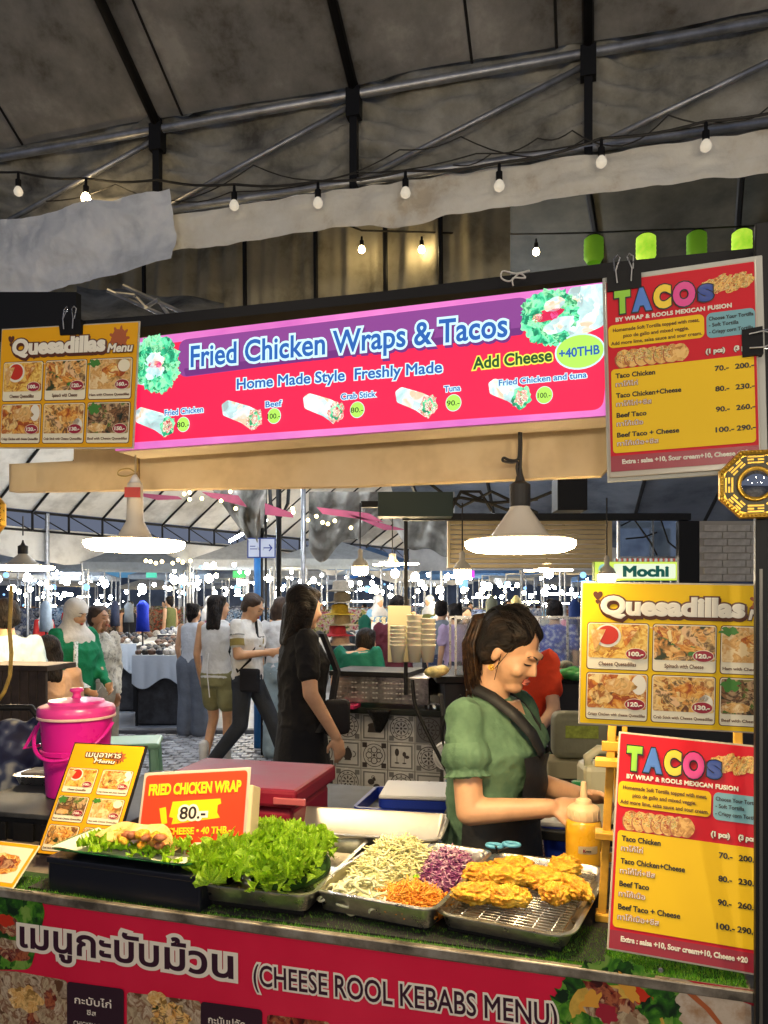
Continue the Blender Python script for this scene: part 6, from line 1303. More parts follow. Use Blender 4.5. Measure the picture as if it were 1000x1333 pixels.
for o in [o for o in bpy.data.objects if o.get('_c')]:
    kind = ('walker', 'woman in a skirt', 'woman in a headscarf', 'person in shorts')[o['_k']]
    tag(o, 'distant %s, %s top, %s in that colour from the left' % (kind, o['_c'], nth(o['_n'] - 1)), 'person', 'shoppers far down the market lane')
    del o['_c'], o['_n'], o['_k']
for P_ in PRO:
    for c in kids(P_): 
        if c in BAKE: BAKE.remove(c)
PROK = [(P_, kids(P_)) for P_ in PRO]
# ================================================================== NEIGHBOURING STALL (tiles, grill, frame)
DN = 2.87
def nb(x, y, d=DN): v = sti(on_d(x, y, d)); return v
n0 = nb(436, 926); TS = nb(470, 926).x - n0.x; zt = n0.z
tp = empty('tiled_counter', st(n0.x, DN, 0), -TH, 'neighbouring stall counter clad in grey and white patterned tiles', 'counter')
MB().box(-.8 * TS, .012, 0, 7.2 * TS, .7, zt).build('cabinet', mat('grout', (.4, .39, .37), .8), tp)
MB().bbox(-.85 * TS, -.05, zt + .001, 7.25 * TS, .75, zt + .035, .004).build('counter_top', mat('black laminate', (.02, .025, .02), .3), tp)
MT1 = mat('tile white', (.52, .52, .52), .25, coat=.4, cols=[(.58, .58, .57), (.7, .7, .69)], vs=8); MT2 = mat('tile grey', (.2, .2, .2), .3, coat=.3); MT3 = mat('tile dark', (.07, .06, .06), .3, coat=.3)
tile_me = MB().bbox(.003, 0, .003, TS - .003, .012, TS - .003, .0015).mesh('tile', MT1)
def motif(kind, i):
    """returns print shapes (grey, dark) for one tile in tile units 0..1"""
    g, d = [], []
    def ring(c, r0, r1, n=28, a0=0, a1=360):
        L = []
        for k in range(n):
            a, b = R(a0 + (a1 - a0) * k / n), R(a0 + (a1 - a0) * (k + 1) / n); L.append([(c[0] + r * math.cos(t), c[1] + r * math.sin(t)) for r, t in ((r0, a), (r1, a), (r1, b), (r0, b))])
        return L
    def disc(c, rx, ry, n=20, rot=0): return [[(c[0] + rx * math.cos(6.2832 * k / n) * math.cos(rot) - ry * math.sin(6.2832 * k / n) * math.sin(rot), c[1] + rx * math.cos(6.2832 * k / n) * math.sin(rot) + ry * math.sin(6.2832 * k / n) * math.cos(rot)) for k in range(n)]]
    C = (.5, .5)
    if kind == 'rose':
        for x0, y0 in ((.04, .04), (.78, .04), (.04, .78), (.78, .78)): g += [[(x0, y0), (x0 + .18, y0), (x0 + .18, y0 + .18), (x0, y0 + .18)]]
        d += ring(C, .4, .43) + ring(C, .26, .285)
        for k in range(12): a = 6.2832 * k / 12; d += disc((.5 + .335 * math.cos(a), .5 + .335 * math.sin(a)), .045, .022, 10, a + (i % 2) * 1.57)
        for k in range(8): a = 6.2832 * k / 8; d += disc((.5 + .16 * math.cos(a), .5 + .16 * math.sin(a)), .07, .03, 10, a)
        d += disc(C, .045, .045)
    elif kind == 'knot':
        for x0, y0 in ((.04, .04), (.78, .04), (.04, .78), (.78, .78)): d += [[(x0, y0), (x0 + .18, y0), (x0 + .18, y0 + .18), (x0, y0 + .18)]]
        d += ring(C, .405, .43)
        for k in range(4): a = 6.2832 * k / 4; c = (.5 + .2 * math.cos(a), .5 + .2 * math.sin(a)); d += ring(c, .1, .13, 18); c = (.5 + .24 * math.cos(a + .785), .5 + .24 * math.sin(a + .785)); d += ring(c, .06, .085, 14)
        d += disc(C, .05, .05)
    else:
        for k in range(4):
            q = [(.07, .07), (.93, .07), (.93, .12), (.07, .12)]; q = [((x - .5) * math.cos(1.5708 * k) - (y - .5) * math.sin(1.5708 * k) + .5, (x - .5) * math.sin(1.5708 * k) + (y - .5) * math.cos(1.5708 * k) + .5) for x, y in q]; g += [q]
        if kind == 'pot': d += disc((.5, .46), .17, .2) + [[(.36, .6), (.64, .6), (.56, .72), (.44, .72)]] + disc((.5, .75), .03, .03) + ring((.7, .5), .09, .12, 16, -90, 90) + [[(.35, .45), (.24, .68), (.19, .68), (.3, .4)]] + [[(.36, .26), (.64, .26), (.6, .32), (.4, .32)]]
        if kind == 'cake': d += [[(.24, .3), (.76, .3), (.72, .52), (.28, .52)]] + disc((.5, .56), .25, .1) + disc((.52, .68), .05, .06)
        if kind == 'glass': d += disc((.34, .66), .08, .14) + [[(.33, .3), (.35, .3), (.35, .55), (.33, .55)]] + disc((.34, .27), .09, .025) + disc((.62, .6), .07, .09) + disc((.72, .5), .09, .06) + [[(.61, .3), (.63, .3), (.63, .52), (.61, .52)]] + disc((.62, .27), .08, .025)
        if kind == 'fruit': d += disc((.38, .55), .13, .11) + disc((.6, .36), .14, .13) + disc((.5, .66), .05, .08, 12, .6) + ring((.46, .72), .05, .07, 12)
    def mk(L, y, m, nm):
        q = MB()
        for k, poly in enumerate(L):
            q.add([(.003 + x * (TS - .006), y - .00002 * (k % 9), .003 + z * (TS - .006)) for x, z in poly], [tuple(range(len(poly)))])
        return q.mesh(nm, m)
    return mk(g, -.0009, MT2, 'tile_print') if g else None, mk(d, -.0014, MT3, 'tile_print')
MO = {k: motif(k, i) for i, k in enumerate(('rose', 'knot', 'pot', 'cake', 'glass', 'fruit'))}; MO['rose2'] = motif('rose', 3)
bgm = MB().add([(.006, -.0004, .006), (TS - .006, -.0004, .006), (TS - .006, -.0004, TS - .006), (.006, -.0004, TS - .006)], [(0, 1, 2, 3)]); bg_d = bgm.mesh('tile_print', MT2)
LAY = [['pot', 'fruit', 'cake', 'rose', 'cake', 'rose2', 'rose', 'glass', 'knot', 'pot'], ['rose', 'glass', 'knot', 'pot', 'knot', 'glass', 'rose2', 'cake', 'rose', 'fruit'], ['fruit', 'rose', 'pot', 'rose2', 'fruit', 'rose', 'cake', 'knot', 'pot', 'rose'], ['knot', 'cake', 'rose', 'glass', 'knot', 'fruit', 'rose', 'pot', 'rose2', 'cake'], ['rose', 'pot', 'fruit', 'knot', 'cake', 'rose2', 'pot', 'rose', 'glass', 'knot']]
for j in range(5):
    for i in range(2, 10):
        k = LAY[j][i]; t = link('tile', tile_me, tp, ((i - 3) * TS, 0, zt - (j + 1) * TS))
        if k in ('rose', 'rose2', 'knot'): 
            disc = MB(); 
            if j % 2 == i % 2: link('tile_print', bg_d, t)
        for mm in MO[k]:
            if mm: link('tile_print', mm, t)
# stainless grill box with perforations
g0 = nb(432, 912, DN - .02); g1 = nb(558, 912, DN - .02); gh = nb(432, 878, DN - .02).z - g0.z
gb = empty('grill', st(g0.x, DN - .02, zt + .036), -TH, 'stainless steel charcoal grill box on the tiled counter', 'grill'); w = g1.x - g0.x
MB().bbox(0, 0, 0, w, .35, gh, .004).build('grill_body', mat('burnt steel', (.35, .33, .33), .35, .9, cols=[(.12, .11, .12), (.4, .38, .36), (.5, .46, .44)], vs=9, det=6), gb)
q = MB(); nn = 0
for b0 in (.06, .22, .33, .44, .56, .68, .82):
    for c in range(2 if b0 < .5 else 3):
        for r_ in range(4):
            x = w * b0 + c * .02; z = gh * (.2 + .19 * r_); o = link('vent_slot', MB().box(-.006, -.0012, -.0035, .006, .0005, .0035).mesh('vent_slot', mat('slot light', (.55, .55, .55), .4)) if nn == 0 else SL, gb, (x, 0, z)); SL = o.data; nn += 1
MB().bbox(-.01, -.02, gh + .001, w * .8, .36, gh + .03, .003).build('grill_top', M_dark, gb)
rn = random.Random(6)
for i in range(14):
    a = rn.uniform(0, .25); x = .05 + rn.random() * w * .7; M_sk = mat('grilled meat', (.25, .1, .03), .5, cols=[(.06, .02, .01), (.3, .13, .04), (.5, .3, .1)], vs=30)
    t = empty('skewer', gb.matrix_basis @ V((x, .02 + rn.random() * .1, gh + .037)), -TH + rn.uniform(-.3, .3), 'grilled meat skewer lying on the grill, %s of the row' % nth(i), 'skewer', 'skewers on the grill')
    MB().tube([(0, -.06, 0), (0, .16, 0)], .0015, 4).build('stick', M_yw, t)
    for k in range(3): MB().ell((0, .0 + k * .045, .004), (.014, .02, .009), 8, 6).build('meat', M_sk, t, smooth=True)
# black bag, pink box, cup and shelf things on that counter
def on_nb(x, y, dd=.05): p = on_z(x, y, zt + .036); return p
bgk = MB(); bgk.loft([(V((0, 0, -.13)), .02, .01, V((1, 0, 0))), (V((.01, 0, -.06)), .05, .02, V((1, 0, 0))), (V((0, 0, 0)), .08, .03, V((1, 0, 0)))], 14); o = blob(bgk, 'black_bag', mat('bin bag', (.012, .012, .013), .25, bump=.6, bs=20), None, .006, 1); o.location = st(nb(494, 915, DN - .06).x, DN - .075, zt + .03); o.rotation_euler = (0, 0, -TH); tag(o, 'shiny black plastic bag drooping over the tiled counter edge', 'bag')
o = MB().bbox(0, -.02, 0, .12, .1, .022, .004).build('pink_box', mat('bright pink', (.6, .03, .15), .4), loc=st(nb(437, 915).x, DN - .01, zt + .036 if 0 else zt + .0355), rz=-TH); o.location = on_z(438, 922, zt + .0355); tag(o, 'flat bright pink box under the left end of the grill', 'box')
gb.location.z += .026
for k in (.02, w - .03): 
    for y_ in (.02, .3): MB().box(k, y_, -.0255, k + .015, y_ + .015, 0).build('foot', M_dark, gb)
cp = empty('plastic_cup', on_z(581, 931, zt + .036), 0, 'clear plastic cup standing at the right end of the tiled counter', 'cup'); M_clear = mat('clear plastic', (.7, .68, .6), .15, trans=.6, spec=.5)
MB().lathe([(.03, 0), (.042, .11), (.045, .112), (.045, .117), (.041, .117), (.029, .003)], 24).build('cup_body', M_clear, cp, smooth=True)
cs = empty('card_holder', px(505, 862, 4.35), 0, 'cream card standing behind the grill left of the cup stacks', 'card'); MB().bbox(0, 0, 0, .13, .006, .32, .003).build('card_sheet', mat('cream lit card', (.75, .68, .42), .5), cs); MB().box(.02, .006, 0, .1, .05, .01).build('card_foot', M_clear, cs)
for i, (x, h) in enumerate(((518, .2), (540, .26), (557, .24))):
    t = empty('cup_stack', px(x, 862, 4.2), 0, 'stack of translucent cream cups and lids behind the grill, %s from the left' % nth(i), 'cup stack', 'cup stacks behind the grill')
    for k in range(6): MB().lathe([(.03, 0), (.043, .09), (.046, .093), (.046, .097)], 20).build('cup', mat('milky cups', (.85, .78, .6), .4, sub=.2), t, smooth=True).location = (0, 0, (h - .097) * k / 5)
sf_ = empty('display_shelf', st(nb(560, 900).x, DN - .02, zt + .036), -TH, 'wooden tray shelf with clear front at the right end of the grill', 'shelf')
MB().bbox(0, 0, .03, .24, .3, .04, .002).build('shelf_board', M_sst, sf_); MB().bbox(.0, .02, .041, .22, .28, .085, .003).build('acrylic_box', M_clear, sf_); MB().bbox(.1, .1, .06, .26, .3, .2, .004).build('wooden_box', M_yw, sf_)
for x in (0, .22): MB().box(x, .0, 0, x + .015, .015, .03).build('leg', M_dark, sf_)
MB().tube([(.05, .05, .08), (.09, .04, .17)], .004, 6).build('utensil', M_white, sf_)
# frame of the neighbouring stall
fr = empty('metal_gantry', px(528, 1060, 4.4).xy.to_3d(), 0, 'black metal frame of the neighbouring stall behind the lamps', 'stall frame')
def frb(name, x0, y0, x1, y1, Y=4.45, th=.05, m=M_dark):
    a, b = px(x0, y1, Y) - fr.location, px(x1, y0, Y) - fr.location; return MB().bbox(a.x, a.y, a.z, b.x, a.y + th, b.z, .003).build(name, m, fr)
frb('beam', 524, 668, 900, 677); frb('post', 526, 678, 531, 905); frb('post', 884, 678, 911, 1000); frb('post', 794, 678, 798, 790, th=.02) if 0 else None
frb('cross_beam', 470, 652, 560, 660); frb('brace_panel', 492, 640, 590, 672, 4.3, .12, mat('dark green metal', (.012, .03, .022), .5))
frb('speaker_box', 726, 621, 765, 664, 3.4, .12, M_blk)
for i, (pl) in enumerate((((560, 655), (600, 648), (640, 655), (700, 650)), ((560, 630), (600, 660), (640, 640), (700, 668)), ((585, 668), (600, 640), (625, 640), (640, 665)), ((600, 640), (660, 664), (720, 640)))):
    MB().tube([px(x, y, 4.7) - fr.location for x, y in pl], .01, 5).build('wire_tangle', M_cord, fr)
shu = empty('roller_shutter', px(583, 737, 4.6), 0, 'cream horizontal slat shutter behind the large lamp', 'shutter')
y0, y1 = 676, 733
for k in range(9):
    a = px(586, y1 - k * 6.3, 4.6) - shu.location; b = px(792, y1 - k * 6.3 - 5.4, 4.6) - shu.location; MB().bbox(a.x, 0, a.z, b.x, .03, b.z, .006).build('slat', mat('cream slat', (.6, .5, .3), .5, cols=[(.45, .36, .2), (.62, .52, .32)], vs=3), shu)
for x0, x1 in ((583, 586), (792, 797)): a = px(x0, 738, 4.58) - shu.location; b = px(x1, 672, 4.58) - shu.location; MB().box(a.x, a.y, a.z, b.x, a.y + .06, b.z).build('side_rail', mat('cream slat', (0, 0, 0)), shu)
a = px(583, 739, 4.57) - shu.location; b = px(797, 734.5, 4.57) - shu.location; MB().box(a.x, a.y, a.z, b.x, a.y + .07, b.z).build('bottom_bar', mat('cream slat', (0, 0, 0)), shu)
wn = empty('mirror_panel', px(804, 727, 4.7), 0, 'dim blue reflecting window pane above the mochi sign', 'window'); a = V((0, 0, 0)); b = px(884, 672, 4.7) - wn.location
MB().box(.012, 0, .012, b.x - .012, .01, b.z - .012).build('pane', mat('mirror blue', (.2, .26, .36), .08, .9, cols=[(.1, .13, .2), (.25, .32, .42), (.35, .42, .5)], vs=2.5, emit=.12), wn)
for q in ((0, -.01, 0, .012, .02, b.z), (b.x - .012, -.01, 0, b.x, .02, b.z), (.012, -.01, 0, b.x - .012, .02, .012), (.012, -.01, b.z - .012, b.x - .012, .02, b.z), (b.x * .56, -.012, .012, b.x * .58, .0, b.z - .012)): MB().box(*q).build('frame', M_steel, wn)
for pl in ([(.02, -.004, .2), (.1, -.004, .24), (.2, -.004, .1), (.24, -.004, .02)], [(.05, -.004, .12), (.16, -.004, .13), (.24, -.004, .16)], [(.26, -.004, .25), (.31, -.004, .1), (.36, -.004, .06)]): MB().tube(pl, .005, 5).build('hanging_wire', M_cord, wn)
tw = empty('tile_wall', px(910, 757, 4.75), 0, 'grubby pale brick tile wall behind the octagonal mirror post', 'wall'); b = px(990, 678, 4.75) - tw.location; b.x += .3
MB().box(0, .01, 0, b.x, .05, b.z).build('wall_body', mat('grout dark', (.5, .47, .42), .9), tw)
M_wt = mat('pale brick tile', (.45, .43, .4), .6, cols=[(.4, .37, .33), (.68, .65, .6), (.78, .76, .72)], vs=4, det=8); me = MB().bbox(.003, 0, .003, .142, .012, .041, .002).mesh('wall_tile', M_wt)
for j in range(int(b.z / .044)):
    for i in range(int(b.x / .145)): link('wall_tile', me, tw, (i * .145 + (j % 2) * .03, 0, j * .044))
# mochi sign
ms = empty('shop_sign', px(774, 756, 4.0), 0, 'lit lime sign with dark green mochi lettering and checked top edge', 'sign'); b = px(882, 731, 4.0) - ms.location
MB().bbox(0, .002, 0, b.x, .05, b.z, .003).build('sign_box', mat('lime box', (.3, .5, .05), .5), ms)
p = Panel(ms, 1); E_l = mat('lime lit', (.72, .95, .12), emit=.75); E_lw = mat('lime pale', (.85, .95, .7), emit=.8)
p.rect(.002, -b.z + .002, b.x - .002, -.002, E_l, 1, 0, 'lit_face'); p.rect(.1, -b.z + .012, b.x - .01, -.012, E_lw, 2, .008, 'lit_face'); p.text('Mochi', .147, -.024, .052, mat('mochi ink', (.0, .13, .1), emit=.5), 4, width=.24, w=.05)
p.ell(.112, -.045, .014, .012, E_lw, 4, 'icon'); p.ell(.05, -.06, .03, .028, mat('pale aqua', (.4, .8, .75), emit=.6), 3, 'icon')
for k in range(24): p.rect(.1 + k * .0135, -b.z, .1 + (k + .55) * .0135, -b.z - .018 + .001, mat('check red', (.7, .1, .05), emit=.5) if k % 2 else mat('check white', (.8, .8, .7), emit=.6), 1, 0, 'check')
# glass cabinets and things behind the vendor
def cabinet(x0, y0, x1, y1, Y, label, dpt=.35):
    o = px(x0, y1, Y); t = empty('display_cabinet', o, 0, label, 'cabinet'); b = px(x1, y0, Y) - o
    for q in ((0, 0, 0, .012, .012, b.z), (b.x - .012, 0, 0, b.x, .012, b.z), (0, 0, b.z, b.x, .014, b.z + .012), (0, dpt, b.z, b.x, dpt + .012, b.z + .012), (0, dpt, 0, .012, dpt + .012, b.z), (b.x - .012, dpt, 0, b.x, dpt + .012, b.z)): MB().box(*q).build('frame_bar', M_sst, t)
    MB().box(.013, .004, .0, b.x - .013, .007, b.z - .001).build('glass', mat('cabinet glass', (.8, .85, .85), .05, trans=.92), t)
    MB().box(.0, .015, .0, b.x, dpt, .012).build('floor_board', M_sst, t)
    for i in range(6): q = MB().ell((0, 0, .03), (.045, .05, .03), 12, 8); o2 = q.build('food_pack', food('packs %d' % (i % 3), [(.6, .45, .25), (.75, .65, .45), (.15, .3, .1), (.5, .3, .2)], 12, seed=i), t, smooth=True); o2.location = (b.x * (i + .7) / 7, .12 + .1 * (i % 2), .012)
    return t
cabinet(592, 806, 640, 925, 4.2, 'glass display cabinet directly behind the vendor ponytail'); cabinet(700, 806, 760, 880, 4.3, 'glass display cabinet right of the vendor head')
t = empty('side_counter', px(690, 945, 4.1).xy.to_3d(), 0, 'black counter carrying the glass cabinets behind the vendor', 'counter'); zc = px(690, 880, 4.1).z
MB().bbox(-.5, 0, zc - .04, 1.6, .7, zc - .002, .004).build('counter_top', M_blk, t); MB().box(-.45, .05, 0, 1.55, .65, zc - .041).build('cabinet', mat('dark cabinet', (.02, .02, .022), .6), t)
for i, (x, y, c) in enumerate(((722, 885, (.6, .04, .02)), (738, 882, (.03, .25, .05)), (750, 884, (.05, .3, .08)), (708, 886, (.7, .6, .4)), (566, 880, (.6, .5, .2)))):
    o = blob(MB().ell((0, 0, .02), (.06, .05, .03), 12, 8).ell((.04, .02, .03), (.04, .04, .03), 10, 8), 'produce_bag', mat('produce %d' % i, c, .5, var=.4, vs=20), None, .01, 1); o.location = px(x, y, 4.05); tag(o, ['red produce bag', 'green herb bundle', 'leafy green bunch', 'cream paper packet', 'tan dumpling packet'][i] + ' on the counters behind the vendor', 'produce')
gp = empty('green_pouch', px(756, 990, 3.1), R(-6), 'grey green cloth cooler bag with printed patch behind the easel', 'bag')
q = MB(); q.bbox(-.11, 0, 0, .13, .12, .19, .03); blob(q, 'bag_body', mat('bag grey green', (.2, .2, .13), .7, bump=.5, bs=10, var=.2), gp, .008, 3); MB().bbox(-.06, -.004, .09, .07, .002, .14, .001).build('patch', mat('patch lime', (.25, .3, .04), .7, var=.3, vs=60), gp)
MB().bbox(-.13, -.01, -.075, .16, .14, -.002, .006).build('bag_base', mat('beige base', (.3, .27, .16), .6), gp); q = empty('rack_shelf', px(756, 1012, 3.1), 0, 'dark shelf under the grey green bag', 'shelf'); MB().bbox(-.2, -.03, -.02, .6, .3, .0, .003).build('shelf_board', M_dark, q); q.location.z = gp.location.z - .077
for x in (-.18, .5): MB().box(x, 0, -q.location.z, x + .03, .03, -.021).build('leg', M_dark, q)
wire_px([(537, 885), (540, 915), (552, 945), (572, 985), (590, 1020), (594, 1050), (592, 1095)], 1.0, .0065, 'thick black cable hanging down behind the vendor left side', 'cable', M_blk, 'cable'); wire_px([(600, 905), (582, 930), (576, 960), (584, 990), (590, 1010), (586, 1040), (596, 1070)], 1.1, .004, 'thin black cable looping beside the thick one', 'cable', M_blk, 'cable')
fn = empty('desk_fan', px(582, 985, 3.3), 0, 'small white desk fan grille seen beside the vendor back', 'fan'); 
for r_ in (.015, .03, .045, .058): MB().tube([(r_ * math.cos(6.2832 * k / 24), 0, r_ * math.sin(6.2832 * k / 24)) for k in range(25)], .0025, 6).build('grille_ring', M_white, fn)
for k in range(12): MB().tube([(0, 0, 0), (.058 * math.cos(.5236 * k), 0, .058 * math.sin(.5236 * k))], .0012, 4).build('grille_wire', M_white, fn)
MB().lathe([(.06, .0), (.06, .04), (.03, .06)], 20, Matrix.Rotation(R(-90), 4, 'X')).build('fan_housing', M_white, fn, smooth=True); MB().tube([(0, .03, -.05), (0, .03, -.45)], .012, 8).build('fan_stem', M_white, fn)

# ================================================================== LEFT FOREGROUND THINGS
rp = empty('yellow_hose', px(8, 900, 3.0), 0, 'yellow twisted cord hanging at the left edge', 'cord'); pts = [(60 / 4, 762), (56 / 4, 790), (50 / 4, 820), (60 / 4, 850), (52 / 4, 880), (6, 900), (-2, 912)]
MB().tube([px(x, y, 3.0) - rp.location for x, y in pts], .008, 8).build('cord_body', mat('yellow cord', (.55, .36, .08), .5, var=.2, vs=40), rp, smooth=True)
cabp = px(-30, 880, 4.0); bn_ = empty('slatted_crate', (cabp.x, 4.0, 0), R(-10), 'dark wooden slatted counter at the left edge', 'counter')
for k in range(8): MB().bbox(k * .05, 0, 0, k * .05 + .044, .02, 1.25, .003).build('slat', mat('dark wood', (.06, .04, .03), .7, var=.4, vs=10), bn_)
MB().bbox(-.01, -.01, 1.251, .41, .25, 1.28, .003).build('top_board', mat('dark wood', (0, 0, 0)), bn_)
ch_ = empty('bag_heap', px(20, 990, 2.9), 0, 'dark chair back with patterned white and navy bag behind the bucket', 'chair')
q = MB(); n = 20; MB().tube([(-.2, 0, -.2), (-.19, 0, .12), (-.1, 0, .2), (.06, 0, .2), (.12, 0, .12), (.12, 0, -.2)], .013, 8).build('chair_frame', M_dark, ch_, smooth=True)
MB().box(-.2, .1, -1.0, -.17, .13, -.2).build('leg', M_dark, ch_); MB().box(.1, .1, -1.0, .13, .13, -.2).build('leg', M_dark, ch_); MB().bbox(-.2, .02, -.22, .14, .4, -.19, .004).build('seat', M_dark, ch_)
q = MB(); q.ell((-.05, .07, -.02), (.12, .08, .17), 16, 12); q.ell((.05, .09, .02), (.08, .06, .14), 12, 10); blob(q, 'patterned_bag', mat('bag pattern', (.05, .06, .12), .7, cols=[(.01, .012, .05), (.02, .025, .08), (.1, .12, .2), (.6, .58, .5)], vs=16, det=1), ch_, .01, 2)
tr = empty('cutlery_tray', on_z(15, 1022, .978), R(-8), 'grey tray with tools on the crate left of the bucket', 'tray'); pan(tr, .2, .14, .03, M_sst, name='pan'); MB().tube([(.02, .03, .03), (.18, .1, .045)], .006, 6).build('tool', M_white, tr); MB().tube([(.03, .1, .03), (.19, .05, .045)], .006, 6).build('tool', mat('tool wood', (.3, .15, .06), .6), tr); MB().bbox(.02, .02, .03, .16, .11, .04, .003).build('notebook', mat('tool cream', (.5, .42, .3), .7), tr)
sx = px(168, 1000, 3.7); so = empty('plastic_stool', (sx.x, 3.7, 0), R(12), 'pale green plastic stool behind the pink bucket', 'stool'); mg = mat('mint plastic', (.2, .42, .3), .4); zz = 1.6 - .178 * 3.7
MB().bbox(-.15, -.13, zz - .03, .15, .13, zz, .012).build('seat', mg, so)
for x, y in ((-1, -1), (1, -1), (-1, 1), (1, 1)): MB().tube([(x * .12, y * .1, zz - .03), (x * .17, y * .15, 0)], .022, 6).build('leg', mg, so)
pbx = empty('yellow_tray', on_z(340, 1068, .95), 0, 'small orange plate edge behind the price card', 'plate'); MB().lathe([(.03, 0), (.06, .012), (.062, .014), (.03, .004)], 24).build('plate_body', mat('orange plate', (.7, .33, .03), .4), pbx, smooth=True); pbx.location.z = .897

# ================================================================== MARKET: tables, goods, hats, far stalls, lights
def table(x0, x1, y, Y, dep, label, cl, goods, seed, n=10, rows=4):
    a, b = px(x0, y, Y), px(x1, y, Y); t = empty('goods_table', (a.x, Y, 0), 0, label, 'table'); w = b.x - a.x; z = a.z
    MB().bbox(0, 0, z - .03, w, dep, z, .004).build('table_top', M_white, t)
    MB().sheet(lambda u, v: V((w * u, -.012 - .02 * abs(math.sin(u * 16)) * v, z - .002 - v * (.36 + .07 * math.sin(u * 9)))), 40, 6).build('table_cloth', cl, t, smooth=True)
    MB().bbox(.04, .05, .02, w - .04, dep - .05, z - .06, .02).build('table_shade_box', mat('under table shade', (.03, .03, .035), .8, var=.6, vs=6), t)  # dark box stands for the shade under the table top
    for x_, y_ in ((.03, .03), (w - .06, .03), (.03, dep - .06), (w - .06, dep - .06)): MB().box(x_, y_, 0, x_ + .03, y_ + .03, z - .031).build('leg', M_dark, t)
    rd = random.Random(seed)
    for j in range(rows):
        for i in range(n):
            me = goods[rd.randrange(len(goods))]
            o = link('goods_item', me, None, (a.x + w * (i + .5) / n + rd.uniform(-.01, .01), Y + dep * (j + .5) / rows, z + .0 + j * .02), (0, 0, rd.uniform(-.3, .3)), rd.uniform(.85, 1.1)); tag(o, 'small item in the rows on the ' + ' '.join(label.split(' with ')[0].split()[:8]), 'market goods', 'goods on the ' + label.split(' with ')[0])
    return t
def gmesh(c1, seed, r=(.05, .06, .045)):
    q = MB(); q.ell((0, 0, r[2] * .8), r, 10, 7); q.ell((0, -r[1] * .6, r[2] * 1.1), (r[0] * .6, r[1] * .5, r[2] * .5), 8, 5); return q.mesh('goods_item', mat('goods %d' % seed, c1, .5, var=.5, vs=25), True)
G1 = [gmesh((.02, .015, .012), 0), gmesh((.1, .05, .03), 1), gmesh((.55, .5, .45), 2), gmesh((.03, .03, .04), 3)]; G2 = [gmesh((.2, .22, .26), 4), gmesh((.4, .4, .42), 5), gmesh((.06, .07, .1), 6)]
G3 = [gmesh((.6, .5, .3), 7, (.04, .05, .02)), gmesh((.3, .1, .05), 8, (.04, .05, .02)), gmesh((.65, .6, .5), 9, (.04, .05, .02))]
wc_ = mat('table cloth white', (.5, .55, .62), .8, bump=.3, bs=8); dc_ = mat('table cloth dark', (.02, .02, .03), .8)
table(172, 256, 853, 9.9, 1.5, 'round edged white clothed table with rows of dark bowls', wc_, G1, 1, 9, 7)
table(128, 178, 838, 11.2, .9, 'narrow table with heaped dark fruit', wc_, G1, 2, 5, 4)
table(205, 262, 826, 12.6, .8, 'far table with grey bags', dc_, G2, 3, 6, 3)
table(15, 62, 850, 8.3, 1.0, 'left table with pale goods near the blue tee', wc_, G2, 4, 5, 4)
table(430, 500, 840, 8.6, .9, 'middle table with folded clothes behind the woman in black', dc_, G2 + G1, 5, 7, 4)
table(470, 520, 812, 12, 1, 'far middle table with trays of snacks', wc_, G3, 6, 6, 4)
table(610, 700, 830, 11, 1, 'table with pale snacks behind the vendor head', wc_, G3, 7, 8, 4)
table(640, 760, 812, 15, 1.2, 'distant table with bright packets at the right', wc_, G3 + G2, 8, 9, 4)
# hat stand
hs = empty('hat_stand', px(444, 900, 6.6).xy.to_3d(), 0, 'stand of straw, yellow and red hats right of the woman in black', 'hat stand'); MB().tube([(0, 0, 0), (0, 0, 1.75)], .015, 8).build('stand_pole', M_steel, hs)
for i, (z, c, dx) in enumerate(((1.7, (.3, .26, .2), 0), (1.6, (.35, .3, .22), .01), (1.5, (.6, .4, .03), -.01), (1.41, (.4, .32, .2), .01), (1.32, (.55, .04, .06), -.03), (1.24, (.5, .42, .3), .0))): MB().lathe([(.15, 0), (.1, .01), (.075, .02), (.07, .08), (.04, .095), (.001, .097)], 24).build('hat', mat('hat %d' % i, c, .8, var=.2, vs=30), hs, smooth=True).location = (dx, 0, z)
# hanging clothes / mannequins
for i, (x, y0, y1, w_, Y, c, lb) in enumerate(((186, 782, 822, 14, 10.5, (.01, .03, .4), 'royal blue dress on a stand among the far tables'), (168, 784, 810, 10, 11.5, (.12, .13, .14), 'grey garment on a stand left of the blue dress'), (150, 782, 815, 9, 11, (.02, .025, .05), 'navy garment on a stand behind the headscarf woman'), (60, 782, 822, 12, 10, (.45, .55, .65), 'pale blue shirt on a stand at the left'), (475, 800, 850, 16, 7.6, (.01, .1, .06), 'dark green coat hanging behind the grill'), (452, 822, 866, 20, 7.8, (.05, .06, .07), 'pile of dark grey jackets hanging by the hat stand'), (640, 775, 830, 14, 10, (.3, .3, .2), 'olive garment hanging behind the vendor head'), (672, 775, 820, 12, 11, (.4, .33, .15), 'tan garment hanging right of the olive one'), (748, 780, 830, 14, 9, (.03, .06, .2), 'navy garment hanging beside the right menu'))):
    o = px(x, y1, Y); t = empty('garment_stand', o, 0, lb, 'garment'); h = (y1 - y0) * Y / FP; w2 = w_ * Y / FP
    q = MB(); X = V((1, 0, 0)); q.loft([(V((0, 0, 0)), w2 * .6, .1, X), (V((0, 0, h * .5)), w2 * .5, .09, X), (V((0, 0, h * .85)), w2 * .55, .08, X), (V((0, 0, h)), w2 * .15, .05, X)]); q.build('garment', cloth('g%d' % i, c), t, smooth=True); MB().tube([(0, 0, h), (0, 0, -o.z)], .012, 6).build('stand_pole', M_dark, t)
